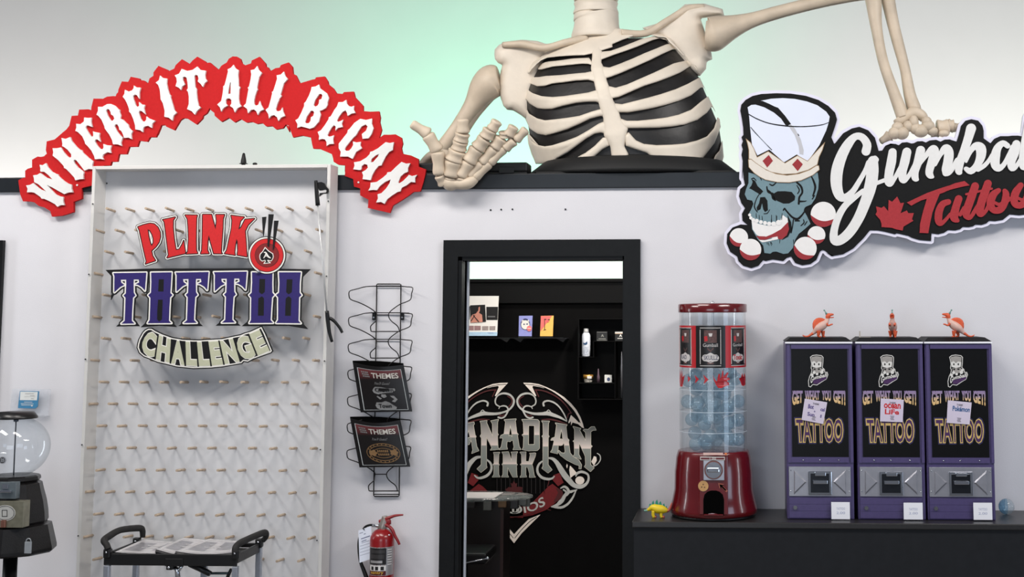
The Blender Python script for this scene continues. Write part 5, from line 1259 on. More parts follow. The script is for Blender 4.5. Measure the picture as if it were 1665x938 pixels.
for x in (152, 212):
    for s_ in (-2.2, 2.2):
        lg = vtub('leg', '%d,800,14,%s %d,830,12,%s %d,850,10,%s' % (x, s_, x-2, s_, x+4, s_), M_yel)
        MB().box((at(V[0]+(x-8)/V[2], 0, yS).x, yS+s_*pm(yS)-.003, zc+.0005), (at(V[0]+(x+18)/V[2], 0, yS).x, yS+s_*pm(yS)+.003, zc+.008), .002).build('foot', M_pk, stg)
for i, (x, y, h_, w_) in enumerate([(128, 765, 22, 12), (150, 760, 40, 14), (178, 755, 42, 16), (205, 758, 34, 15), (232, 768, 26, 13), (250, 780, 18, 10)]):
    q = T(*V, '%f,%f %f,%f %f,%f %f,%f' % (x-w_, y+8, x-w_*.6, y-h_*.6, x+2, y-h_, x+w_, y+8))
    MB().fill(flat(P1(q), yS-0.002), yS-0.002, yS+0.002).build('plate', M_grn, stg)
# ================================================================ wire rack with two folders
M_wire = mat('black_wire', (0.10, 0.085, 0.085), 0.4, 0.3, var=0.1)
W_ = (555, 450, 6.254)
rack = thing('wire_rack', 'black wire wall rack with seven pockets hung between peg board and doorway', 'rack', (at(630, 807, 0).x, -0.01, at(630, 807, -0.01).z))
def wire(mb, pts, Yd, r=0.9, sub=3):
    q = smooth_line([(a, b) for a, b in pts], sub) if sub > 1 else pts
    yy = Yd if callable(Yd) else (lambda k, n: Yd)
    n = len(q); mb.tube([at(a, b, yy(k, n)) for k, (a, b) in enumerate(q)], [r*pm(0)]*n, 6); return mb
fr = MB(); wire(fr, [(612.5, 466), (612.5, 463), (614, 461.8), (650, 461.8), (651.8, 463), (651.8, 466), (650, 640), (649, 805), (647.5, 807), (609, 807), (607.5, 805), (610, 640), (612.5, 466)], -0.010, 1.0, 1)
wire(fr, [(612, 465.4), (652, 465.4)], -0.010, 0.9, 1); wire(fr, [(608, 803.6), (648.5, 803.6)], -0.010, 0.9, 1)
fr.build('frame', M_wire, rack)
for a, b in ((608, 514.5), (654, 514.5)):
    c = at(a, b, -0.01); mb = MB().box((c.x-.0085, -0.012, c.z-.017), (c.x+.0085, -0.002, c.z+.017), .002).build('bracket', M_blackp, rack)
    MB().ball((c.x, -0.013, c.z-0.005), 0.005, 8, 6).build('bracket_screw', M_steel, mb)
for k in range(7):
    dy = 43.2*k; sx_ = -0.55*k
    def Wp(txt): return [(x+sx_, y+dy) for x, y in T(*W_, txt)]
    pk_ = MB(); bulge = lambda f: (lambda i, n: -0.012-0.06*f*math.sin(math.pi*i/(n-1))**0.6)
    if k: wire(pk_, Wp('355,95 250,100 180,118 95,140 78,160 78,190 95,230 180,262 250,295 310,330 345,358'), bulge(1.0))
    else: wire(pk_, Wp('355,95 250,100 180,118 95,140 78,160 78,190 95,230 180,262 250,295 310,330 345,358'), bulge(1.0))
    wire(pk_, Wp('605,95 670,102 725,112 715,170 705,228 660,255 605,275 550,310 500,350 480,385 490,425 520,460 560,490 582,520 590,548'), bulge(1.0))
    wire(pk_, Wp('345,358 362,380 358,420 352,450 320,478 298,505 300,540 312,556 400,556 500,556 600,556'), bulge(0.55))
    wire(pk_, Wp('300,365 365,365 600,367 690,369'), -0.014, 0.9, 1) if k == 0 else None
    wire(pk_, Wp('360,387 482,387'), -0.03, 0.8, 1)
    wire(pk_, Wp('355,95 605,95'), -0.011, 0.8, 1)
    pk_.build('pocket', M_wire, rack)
M_fold = mat('black_folder_plastic', (0.075, 0.068, 0.07), 0.3, var=0.12, scale=30)
M_page = ramp_mat('maroon_page_print', [(0.0, (0.075, 0.065, 0.068)), (0.72, (0.085, 0.07, 0.073)), (0.80, (0.30, 0.14, 0.15)), (1.0, (0.44, 0.22, 0.23))], 0.3)
M_pline = mat('grey_print_line', (0.70, 0.72, 0.72), 0.4); M_ptext = mat('cream_print', (0.76, 0.745, 0.71), 0.45); M_pgrey = mat('grey_art_print', (0.50, 0.50, 0.50), 0.45, var=0.25, scale=260)
M_bronze = mat('bronze_art_print', (0.52, 0.40, 0.26), 0.45, var=0.2, scale=260)
def folder(tr, TL, TR_, BR, BL, mouth, label, emblem):
    g_ = lambda p: (tr[0]+p[0]/tr[2], tr[1]+p[1]/tr[2])
    TL, TR_, BR, BL = map(g_, (TL, TR_, BR, BL)); n = 16
    Yt, Yb = -0.088, -0.072
    def surf(u, v, off=0.0):
        a = (TL[0]+(TR_[0]-TL[0])*u, TL[1]+(TR_[1]-TL[1])*u+mouth*math.sin(math.pi*u)*(1-v)); b = (BL[0]+(BR[0]-BL[0])*u, BL[1]+(BR[1]-BL[1])*u)
        return at(a[0]+(b[0]-a[0])*v, a[1]+(b[1]-a[1])*v, Yb+(Yt-Yb)*(1-v)-0.022*math.sin(math.pi*u)*(1-.7*v)-off)
    c = surf(.5, 1)
    t = thing('folder', label, 'folder', (c.x, -0.06, c.z), 'folders in the wire rack')
    def sheet(u0, u1, v0, v1, off, nu=n, nv=8):
        vs = [surf(u0+(u1-u0)*i/nu, v0+(v1-v0)*j/nv, off) for j in range(nv+1) for i in range(nu+1)]
        return vs, [(j*(nu+1)+i, (j+1)*(nu+1)+i, (j+1)*(nu+1)+i+1, j*(nu+1)+i+1) for j in range(nv) for i in range(nu)]
    m = MB(); vs, fs = sheet(0, 1, 0, 1, 0.0); m.add(vs, fs, True); m.build('front_cover', M_fold, t)
    # back cover and spine seen through the open mouth
    m = MB(); vs = []
    for j in range(5):
        for i in range(n+1):
            u = i/n; v = j/4
            a = (TL[0]+(TR_[0]-TL[0])*u, TL[1]-2.0+(TR_[1]-TL[1])*u-1.6*math.sin(math.pi*u)); b = (BL[0]+(BR[0]-BL[0])*u, BL[1]+(BR[1]-BL[1])*u-0.4)
            vs.append(at(a[0]+(b[0]-a[0])*v, a[1]+(b[1]-a[1])*v, -0.048))
    m.add(vs, [(j*(n+1)+i, (j+1)*(n+1)+i, (j+1)*(n+1)+i+1, j*(n+1)+i+1) for j in range(4) for i in range(n)], True)
    L_ = [surf(0, v/8) for v in range(9)]; Lb = [at(TL[0]+(BL[0]-TL[0])*v/8, TL[1]+(BL[1]-TL[1])*v/8-(2.0 if v == 0 else 0.4), -0.048) for v in range(9)]
    m.add(L_+Lb, [(i, i+1, i+10, i+9) for i in range(8)], True)
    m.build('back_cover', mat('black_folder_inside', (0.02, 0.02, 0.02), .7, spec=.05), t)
    m = MB(); vs, fs = sheet(.075, .93, .1, .95, 0.0012); m.add(vs, fs, True); m.build('page', M_page, t, 'dark page with maroon header')
    m = MB()
    for (a, b, c_, d_) in ((.07, .085, .09, .96), (.925, .935, .09, .96), (.07, .935, .09, .098), (.07, .935, .952, .96)):
        vs, fs = sheet(a, b, c_, d_, 0.002, 10 if b-a > .1 else 1, 10 if d_-c_ > .1 else 1); m.add(vs, fs)
    m.build('white_border', M_pline, t)
    def stext(m_, s_, u0, v0, u1, v1, off=0.003, bold=0.0, slant=0):
        uu, ff = text_tris(s_, bold); m_.add([surf(u0+(u1-u0)*a+slant*(b-.5), v1+(v0-v1)*b, off) for a, b in uu], ff)
    m = MB(); stext(m, 'THEMES', .33, .16, .86, .28, .003, .022); m.build('title', M_ptext, t)
    m = MB(); stext(m, "You'll Guess!", .36, .36, .66, .42, .003, 0.0, .03)
    for k_ in range(4):
        for j_ in range(3):
            u_ = .14+.035*k_+.01*j_; v_ = .15+.045*j_; vs, fs = sheet(u_, u_+.026, v_, v_+.028, .003, 1, 1); m.add(vs, fs)
    m.build('small_lettering', M_pgrey, t)
    m = MB()
    def blob(pts, off=.0035): m.add([surf(u, v, off) for u, v in pts], [tuple(x) for x in tessellate_polygon([[Vector((u, v, 0)) for u, v in pts]])])
    if emblem == 'clown':
        blob([(.31+.02, .50), (.36, .47), (.48, .47), (.60, .50), (.74, .50), (.75, .54), (.68, .59), (.52, .60), (.40, .63), (.32, .60), (.30, .55)])
        m2_ = MB(); stext(m2_, 'Clown', .35, .49, .71, .58, .0048, .01); m2_.build('dark_lettering', M_fold, t)
        blob([(.46, .63), (.54, .63), (.56, .68), (.50, .71), (.45, .68)]); blob([(.62, .66), (.70, .66), (.76, .74), (.70, .80), (.64, .78), (.70, .73), (.66, .70)])
        blob([(.42, .74), (.36, .68), (.38, .66), (.46, .72)])
        blob([(.31, .86), (.34, .80), (.44, .80), (.52, .77), (.60, .81), (.66, .86), (.72, .90), (.70, .95), (.40, .95), (.33, .92)])
        m3_ = MB(); stext(m3_, 'Town', .37, .83, .62, .92, .0048, .02); m3_.build('dark_lettering', M_fold, t)
        m.build('emblem', M_pgrey, t)
    else:
        def ring(cx_, cy_, a, b, w, n_=40):
            o_ = [(cx_+a*math.cos(2*math.pi*i/n_), cy_+b*math.sin(2*math.pi*i/n_)) for i in range(n_)]; i_ = [(cx_+(a-w)*math.cos(2*math.pi*i/n_), cy_+(b-w*1.1)*math.sin(2*math.pi*i/n_)) for i in range(n_)]
            m.add([surf(u, v, .0035) for u, v in o_+i_], [(i, (i+1) % n_, n_+(i+1) % n_, n_+i) for i in range(n_)])
        ring(.53, .70, .33, .215, .012); ring(.53, .70, .28, .17, .012); ring(.53, .70, .20, .11, .01)
        for cx_, cy_ in ((.33, .70), (.74, .69)): blob([(cx_+.075*math.cos(a_)*(1+.18*math.cos(5*a_)), cy_+.065*math.sin(a_)*(1+.18*math.cos(5*a_))) for a_ in np.linspace(0, 6.05, 24)])
        for k_ in range(6):
            for v_, h_, du in ((.635, .05, 0), (.71, .045, .008)):
                vs, fs = sheet(.415+.038*k_+du, .415+.038*k_+du+.026, v_, v_+h_, .004, 1, 1); m.add(vs, fs)
        for k_ in range(9):
            a_ = math.radians(205+130*k_/8)
            for sg in (1, -1):
                cu_, cv_ = .53+.30*math.cos(a_), .70+sg*.19*math.sin(a_); vs, fs = sheet(cu_-.01, cu_+.01, cv_-.012, cv_+.012, .004, 1, 1); m.add(vs, fs)
        m.build('emblem', M_bronze, t)
    return t
folder((560, 575, 9.383), (125, 125), (900, 165), (1035, 882), (248, 895), 5.5, 'upper THEMES folder in the wire rack with pale clown emblem', 'clown')
folder((560, 665, 9.383), (85, 135), (850, 165), (1005, 880), (230, 890), 6.5, 'lower THEMES folder in the wire rack with bronze oval emblem', 'oval')

# ================================================================ fire extinguisher
X_ = (560, 820, 7.95); yE = -0.085; kE = pm(yE)
M_er = mat('extinguisher_red', (0.54, 0.055, 0.075), 0.28, var=0.05, scale=20, coat=0.3)
cxe = at(621, 900, yE).x; ze0 = 0.42
z_ = lambda y: at(621, y, yE).z
ext = thing('fire_extinguisher', 'red fire extinguisher with white paper tag on the wall below the wire rack', 'fire extinguisher', (cxe, yE, ze0))
r = 19.5*kE
MB().lathe([(0.001, 0), (r*.93, 0), (r, .012), (r, z_(877)-ze0), (r*.97, z_(872)-ze0), (r*.86, z_(867)-ze0), (r*.62, z_(862)-ze0), (r*.4, z_(859.5)-ze0), (0.001, z_(859)-ze0)], (cxe, yE, ze0), 40).build('cylinder', M_er, ext)
lab = MB(); n = 20
def cyq(a0, a1, y0, y1, rad, nn=10):
    vs = []
    for i in range(nn+1):
        a_ = a0+(a1-a0)*i/nn
        for y in (y0, y1): vs.append((cxe+rad*math.sin(a_), yE-rad*math.cos(a_), z_(y)))
    return vs, [(2*i+1, 2*i+3, 2*i+2, 2*i) for i in range(nn)]
M_foil = mat('silver_label', (0.66, 0.65, 0.65), 0.35, 0.4, var=0.05); M_lblk = mat('black_label_print', (0.10, 0.09, 0.09), 0.4, var=0.2, scale=200); M_ldr = mat('dark_red_print', (0.30, 0.05, 0.06), 0.4)
M_ygold = mat('yellow_gold_print', (0.82, 0.66, 0.25), 0.45)
for i_, a0, a1, y0, y1, dr in [(0, -1.45, 1.45, 886.7, 932.5, .0005), (1, -.95, .62, 888, 914.5, .001), (2, -.9, .6, 925, 931.5, .001), (3, -.85, .6, 916, 924.5, .001)]:
    vs, fs = cyq(a0, a1, y0, y1, r+dr); lab.use(i_).add(vs, fs, True)
for q in ((-.7, .5, 891, 896), (-.8, .45, 898.5, 905), (-.8, .3, 908, 912)):
    vs, fs = cyq(q[0], q[1], q[2], q[3], r+.0015, 8); lab.use(0 if q[2] > 906 else 4).add(vs, fs)
for a_ in (-.55, -.15, .3):
    vs, fs = cyq(a_-.13, a_+.13, 917.5, 923.5, r+.0016, 3); lab.use(1).add(vs, fs)
for yy in range(890, 915, 4):
    vs, fs = cyq(.72, 1.15, yy, yy+1.4, r+.0012, 4); lab.use(3).add(vs, fs)
uu, ff = text_tris('sentry', .008)
lab.use(5).add([(cxe+(r+.002)*math.sin(-.7+1.1*u), yE-(r+.002)*math.cos(-.7+1.1*u), z_(931)+(z_(925.3)-z_(931))*v) for u, v in uu], ff)
lab.build('label', [M_foil, M_lblk, M_ldr, mat('label_white', (0.88, .87, .86), .4), mat('label_dark_grey', (.2, .19, .19), .4), M_ygold], ext, 'silver label with black panels and gold word')
def XE(txt): return [(X_[0]+float(a)/X_[2], X_[1]+float(b)/X_[2], float(c)/X_[2], yE+float(d)*kE) for a, b, c, d in (q.split(',') for q in txt.split())]
def xt(name, txt, m_, sub=4, parent=None, seg=10, fl=1.0):
    q = smooth_line(XE(txt), sub) if sub > 1 else XE(txt); return MB().tube([at(a, b, d) for a, b, c, d in q], [c*kE for a, b, c, d in q], seg, True, True, fl).build(name, m_, parent or ext)
xt('valve', '490,330,60,0 490,300,62,0 500,270,60,0 510,230,52,0 520,180,40,0 520,150,34,0', mat('grey_brass', (0.62, 0.58, 0.55), 0.35, 0.7), 2, None, 14)
xt('gauge', '460,350,34,-7 460,350,34,-9', M_er, 1, None, 16)
xt('top_lever', '500,190,24,-2 560,178,22,-2 640,150,18,-2 700,140,14,-2 760,135,11,-2', M_er, 4, None, 8)
xt('carry_handle', '520,260,26,-3 570,280,22,-3 620,330,22,-3 650,400,20,-3 690,470,18,-3 712,520,16,-3', M_er, 4, None, 8)
xt('handle_bracket', '450,225,26,0 500,215,34,0 560,205,40,0 575,260,30,0', M_er, 3, None, 8)
xt('hose_fitting', '455,277,22,-2 430,277,22,-2 360,272,20,-2', M_chr, 1)
xt('hose', '365,268,16,-2 320,268,15,-1 260,300,15,0 205,400,16,2 185,500,17,2 190,640,18,2 215,760,22,2 250,850,26,2 290,960,28,0', M_blackp, 5)
xt('pin', '495,405,10,-10 590,395,10,-10', M_chr, 1)
tg = MB(); ty_ = yE-0.02
tg.use(0).fill(flat(P1(T(*X_, '180,338 345,280 370,695 195,755')), ty_), ty_, ty_+.0008)
def tl(txt): 
    for q in txt.split('|'): tg.use(1).fill(flat(P1(T(*X_, q)), ty_-.0004), ty_-.0004, None)
tl('195,372 240,358 240,366 195,380|250,380 275,372 275,382 250,390|215,440 330,400 332,412 217,452|220,475 285,452 286,462 222,485|222,498 320,465 321,470 222,503|200,540 355,490 355,494 200,544|200,580 355,530 355,534 200,584|202,620 358,572 358,576 202,624|202,660 360,612 360,616 202,664')
tg.build('paper_tag', [mat('white_tag_paper', (0.90, 0.92, 0.97), 0.6, var=0.01), mat('blue_grey_print', (0.45, 0.47, 0.58), 0.6)], ext, 'white inspection tag')
xt('tag_string', '258,330,6,-8 245,310,6,-6 270,295,6,-2', M_blackp, 3, None, 6)
MB().box((cxe-.02, yE+r, 0.55), (cxe+.02, -0.0005, 0.74)).build('wall_bracket', M_blackp, ext)

# ================================================================ pick-up grabber tool hung on the board edge
yG2 = YF-0.022; kG = pm(yG2); g0 = (480, 270, 3.03)
grab = thing('grabber_tool', 'black pick-up grabber with thin clear rod hanging at the peg board edge', 'grabber', (at(530, 500, yG2).x, yG2, at(530, 555, yG2).z))
def GT(name, pts, m_, sub=3, seg=10): 
    q = smooth_line(pts, sub) if sub > 1 else pts; return MB().tube([at(a, b, yG2) for a, b, c in q], [c*kG for a, b, c in q], seg).build(name, m_, grab)
GT('grip', [(513.6, 293.5, 2.8), (514, 300, 3.2), (515.5, 320, 3.6), (516.8, 334, 3.9)], M_blackp, 2, 12)
hm_ = MB(); h_px = T(480, 250, 9.38, '345,435 400,430 445,450 470,500 500,530 505,575 490,605 420,610 390,630 365,650 370,600 410,595 470,590 480,560 455,545 400,560 365,560 350,520')
hm_.fill(flat(P1(h_px), yG2-0.006), yG2-0.006, yG2+0.006); hm_.build('trigger', M_blackp, grab)
GT('rod', [(516.5, 333, 1.5), (524, 420, 1.5), (531.5, 508, 1.5)], mat('silver_rod', (0.80, 0.80, 0.80), 0.3, 0.3), 1)
GT('jaw_body', [(531.5, 505.5, 3.4), (533, 520, 3.6), (535.5, 540, 3.0), (540, 556, 2.4)], M_blackp, 3)
GT('jaw', [(536, 517, 2.6), (541, 520, 2.8), (547, 526, 2.4), (553, 534, 2.4), (556.5, 541, 2.2)], M_blackp, 4)
MB().tube([(at(516, 312, yG2).x, yG2, at(516, 312, yG2).z), (at(516, 312, yG2).x, YF-0.004, at(516, 312, yG2).z)], [.003]*2, 8).build('hook', M_blackp, grab)

# ================================================================ gumball machine on a stand at the left edge
yL = -0.55; kL = pm(yL); cxg = at(24.5, 720, yL).x
zl = lambda y: at(20, y, yL).z
M_iron = mat('black_cast_enamel', (0.075, 0.068, 0.068), 0.32, var=0.2, scale=40, bump=0.12)
gm = thing('gumball_machine', 'old black gumball machine with empty glass globe on a pole at the left edge', 'vending machine', (cxg, yL, 0))
q_ = lambda px, y: (px*kL, zl(y))
gl_ = [(q_(0.05, 771))]
pr = []
for t in np.linspace(-1.13, 1.22, 22):
    pr.append((54*kL*math.cos(t), zl(726)+50*kL*math.sin(t)))
MB().lathe(pr, (cxg, yL, 0), 48).build('glass_globe', glass('globe_glass', (0.93, 0.955, 0.97), 1.5, 0.02, 0.03, (.75, .8, .86)), gm)
MB().lathe([(0.001, zl(680)), (33*kL, zl(680)), (33*kL, zl(677.5)), (27*kL, zl(669.5)), (8*kL, zl(668)), (0.001, zl(668))], (cxg, yL, 0), 40).build('lid', M_iron, gm)
MB().tube([(cxg, yL, zl(682)), (cxg, yL, zl(685)), (cxg, yL, zl(686)), (cxg, yL, zl(773))], [4*kL, 4*kL, 1.1*kL, 1.1*kL], 10).build('center_rod', mat('grey_rod', (.42, .45, .5), .4, .6), gm)
MB().lathe([(0.001, zl(772)), (38*kL, zl(772)), (41*kL, zl(774)), (42*kL, zl(779)), (39*kL, zl(782)), (44*kL, zl(785)), (47*kL, zl(797)), (52*kL, zl(815)), (55*kL, zl(832)), (56*kL, zl(846)), (54*kL, zl(850)), (61*kL, zl(852)), (65*kL, zl(868)), (70*kL, zl(889)), (70*kL, zl(894)), (66*kL, zl(897)), (0.001, zl(898))], (cxg, yL, 0), 10, False).build('body', M_iron, gm)
MB().tube([(cxg+.003, yL, 0.03), (cxg+.003, yL, zl(896))], [11*kL]*2, 20).build('pole', M_blackp, gm)
MB().lathe([(0.001, 0), (.2, 0), (.2, .015), (.05, .05), (0.001, .05)], (cxg, yL, 0), 24).build('foot', M_iron, gm)
yp = yL-47*kL
def gp_(mb, x0, y0, x1, y1, f, b, bev=0.001):
    a = at(x0, y0, yp-f); b_ = at(x1, y1, yp-f); return mb.box((a.x, yp-f, a.z), (b_.x, yp-b, b_.z), bev)
m = MB(); gp_(m, -12, 784, 25, 811, 0.004, -.03); up = m.build('upper_plate', mat('grey_blue_plate', (.46, .50, .52), .35, .5), gm)
m = MB(); gp_(m, -2, 797, 18, 801, .02, .003, .002); gp_(m, 4, 787, 13, 795, .010, .003); m.build('lever', M_chr, up)
m = MB(); gp_(m, -14, 815, 37, 858, 0.022, -.03); pl = m.build('coin_plate', mat('champagne_plate', (.56, .55, .48), .35, .6, var=.15), gm)
yq = yp-.0235
F = Field(-20, 818, 34, 852, .4); cc = circ(8, 834, 17, 24, 13)
m = MB().use(0).fill(flat(P1(cc), yq), yq, yq+.002).use(1).fill(flat([(circ(8, 834, 15.4, 24, 11.6), [circ(8, 834, 14.6, 24, 10.9)])], yq-.0004), yq-.0004, None)
m.fill(flat([([(3, 829), (12, 829), (12, 840), (3, 840)], [[(4, 830), (11, 830), (11, 839), (4, 839)]])], yq-.0004), yq-.0004, None)
m.build('plate_medal', [mat('pale_plate', (.78, .78, .76), .35, .3), M_sblk], pl)
m = MB(); gp_(m, 1, 846, 8, 858, .034, .022, .002); m.build('lever', mat('copper_lever', (.6, .42, .36), .3, .7), pl)
yt_ = yL-66*kL
c = at(46, 889, yt_); m = MB().box((c.x-5.5*kL, yt_-.004, c.z-10*kL), (c.x+5*kL, yt_+.004, c.z+8*kL), .001).tube([(c.x+4*kL*math.cos(t), yt_, c.z+8*kL+5*kL*math.sin(t)) for t in np.linspace(0, math.pi, 8)], [.002]*8, 6)
tag(m.build('padlock', mat('pale_padlock', (.66, .68, .70), .4, .4)), 'small pale padlock hanging on the skirt of the black gumball machine', 'padlock')
ys_ = yL-44*kL
c = at(4, 748, ys_); m = MB().use(0).tube([(c.x, ys_-.001, c.z), (c.x, ys_+.003, c.z)], [6*kL]*2, 20).use(1).tube([(c.x, ys_-.0016, c.z), (c.x, ys_, c.z)], [4.9*kL]*2, 20)
warp_text(m.use(0), '25', [(1, 745.5), (7, 745.5)], [(1, 750.5), (7, 750.5)], ys_-.002, .02)
m.build('price_disc', [mat('grey_disc', (.72, .72, .74), .4), mat('dark_disc', (.3, .29, .3), .4)], gm)

# ---------------- clear sign sleeve with a blue card on the wall behind it
yW = -0.02
sl = thing('sign_sleeve', 'clear sleeve with a blue and white card on the wall above the black gumball machine', 'sign', (at(48, 678, yW).x, yW, at(48, 678, yW).z))
MB().fill(flat(P1([(20, 632), (83, 632.5), (78.5, 677), (15.5, 676)]), yW), yW, yW+.003).build('sleeve', glass('sleeve_acrylic', (.97, .98, .99), 1.45, .06, .10, (.92, .94, .98)), sl)
V = (10, 620, 13.4); y2 = yW-.0012
m = MB().use(0).fill(flat(P1(T(*V, '300,208 720,215 688,545 635,592 255,582')), y2), y2, y2+.001)
m.use(1).fill(flat(P1(T(*V, '310,222 690,228 672,412 296,408')), y2-.0004), y2-.0004, None)
for q, i in (('415,262 600,262 598,274 413,274', 2), ('520,305 620,308 618,318 519,316', 2), ('400,330 640,332 640,337 400,336', 2), ('540,370 600,372 600,384 540,382', 2), ('390,445 570,448 570,458 390,455', 1), ('320,480 600,484 600,492 320,490', 1), ('330,510 590,515 590,522 330,520', 1), ('545,520 580,520 570,545 545,545', 1)):
    m.use(i).fill(flat(P1(T(*V, q)), y2-.0008), y2-.0008, None)
m.build('card', [mat('teal_blue_card', (.24, .50, .66), .5), mat('off_white_card', (.86, .87, .86), .5), mat('fine_grey_print', (.60, .60, .60), .5)], sl)
MB().box((at(15.5, 676, yW).x, yW-.03, at(15, 677.5, yW).z), (at(78, 676, yW).x, -0.0005, at(15, 676, yW).z)).build('ledge', MATS['sleeve_acrylic'], sl)

# ================================================================ folding cart with printed sleeves
yc0, yc1 = -0.50, -0.205
M_cart = mat('black_cart_plastic', (0.055, 0.052, 0.055), 0.4, var=0.12, scale=50, bump=0.06)
M_alu = mat('brushed_aluminium', (0.72, 0.74, 0.78), 0.32, 0.75, var=0.06, scale=60)
M_grip = mat('foam_grip', (0.115, 0.108, 0.105), 0.75, var=0.15, scale=120, bump=0.2)
zr = at(270, 900.5, yc0).z; ch_ = 19*pm(yc0)
xa = at(168.5, 900, yc0).x; xb = at(385, 905, yc0).x; zb2 = zr-ch_
cart = thing('folding_cart', 'black folding cart with foam handles standing before the peg board', 'cart', ((xa+xb)/2, (yc0+yc1)/2, 0))
tk_ = 0.012
MB().box((xa, yc0, zb2), (xb, yc0+tk_, zr), .004).build('front_rail', M_cart, cart)
MB().box((xa, yc1-tk_, zr-.02), (xb, yc1, zr), .003).build('back_rail', M_cart, cart)
for x in (xa, xb-tk_): MB().box((x, yc0+tk_, zb2+.01), (x+tk_, yc1-tk_, zr), .003).build('side_rail', M_cart, cart)
MB().box((xa+tk_, yc0+tk_, zr-.026), (xb-tk_, yc1-tk_, zr-.022)).build('tray', M_cart, cart)
for x, y in ((xa+.016, yc0+.006), (xb-.006, yc0+.006), (xa+.016, yc1-.006), (xb-.006, yc1-.006)):
    MB().box((x-.013, y-.012, .06), (x+.013, y+.012, zb2 if y < -.4 else zr-.02), .004).build('leg', M_alu, cart)
    MB().box((x-.016, y-.015, zr-.02), (x+.016, y+.015, zr+.020), .006).build('corner_joint', M_cart, cart)
    MB().ball((x, y-.016, zr+.006), .005, 8, 6).build('bolt', M_chr, cart)
    MB().tube([(x-.012, y, .03), (x+.012, y, .03)], [.03]*2, 20).build('wheel', M_blackp, cart)
    MB().box((x-.014, y-.012, .03), (x+.014, y+.012, .075), .003).build('wheel_fork', M_cart, cart)
def grip(pts):
    q = smooth_line(pts, 5); n = len(q)
    MB().tube([at(a, b, d) for a, b, r_, d in q], [r_*pm(d) for a, b, r_, d in q], 12).build('handle_grip', M_grip, cart)
lp = lambda t: yc0+(yc1-yc0)*t
grip([(176, 893, 5, lp(0)), (173.5, 886, 5.2, lp(.02)), (169, 878.5, 5.4, lp(.06)), (177, 872, 5.6, lp(.2)), (190, 864, 5.2, lp(.42)), (202, 860.5, 5.2, lp(.6)), (226, 858.5, 5.2, lp(.93)), (231.5, 862, 4.8, lp(.98)), (232, 871, 4.2, lp(1)), (232, 874, 4.2, lp(1))])
grip([(382, 899, 5, lp(0)), (383, 890, 5.2, lp(.02)), (390, 883, 5.4, lp(.15)), (404, 876, 5.2, lp(.45)), (419, 869.5, 5.2, lp(.75)), (431, 866, 5.4, lp(.96)), (432, 873, 4.6, lp(1)), (427, 879, 4.2, lp(1))])
# fold mechanism under the tray
def cpart(name, x0, y0, x1, y1, d0, d1, m_, bev=.003):
    a = at(x0, y0, d0); b = at(x1, y1, d0); MB().box((a.x, d0, a.z), (b.x, d1, b.z), bev).build(name, m_, cart)
cpart('latch_block', 268, 908, 297, 921, yc0-.004, yc0+.05, M_cart); cpart('latch_lug', 270, 918, 280, 927, yc0-.004, yc0+.02, M_cart)
c = at(274.5, 922.5, yc0-.006); MB().ball(tuple(c), .0065, 10, 8).build('bolt', M_chr, cart)
def crod(name, pts, m_):
    MB().tube([at(a, b, d) for a, b, r_, d in pts], [r_*pm(d) for a, b, r_, d in pts], 10).build(name, m_, cart)
crod('chrome_link', [(282, 921, 3.5, yc0+.03), (288, 926, 4, yc0+.03), (290, 945, 4.5, yc0+.03)], M_chr)
crod('chrome_link', [(296, 919, 3, yc0+.03), (291, 927, 3, yc0+.03)], M_chr)
crod('fold_arm', [(308, 917, 4.5, yc0+.06), (325, 924, 5, yc0+.06), (342, 933, 4.5, yc0+.06)], M_cart)
crod('fold_bar', [(343, 932, 2, yc0+.08), (372, 932, 2, yc0+.08)], mat('grey_green_bar', (.3, .36, .37), .4, .5))
cpart('inner_post', 326, 920, 333, 1000, yc0+.09, yc0+.11, M_alu)
crod('fold_bar', [(370, 938, 3, yc0+.08), (376, 925, 2.4, yc0+.08)], M_cart)
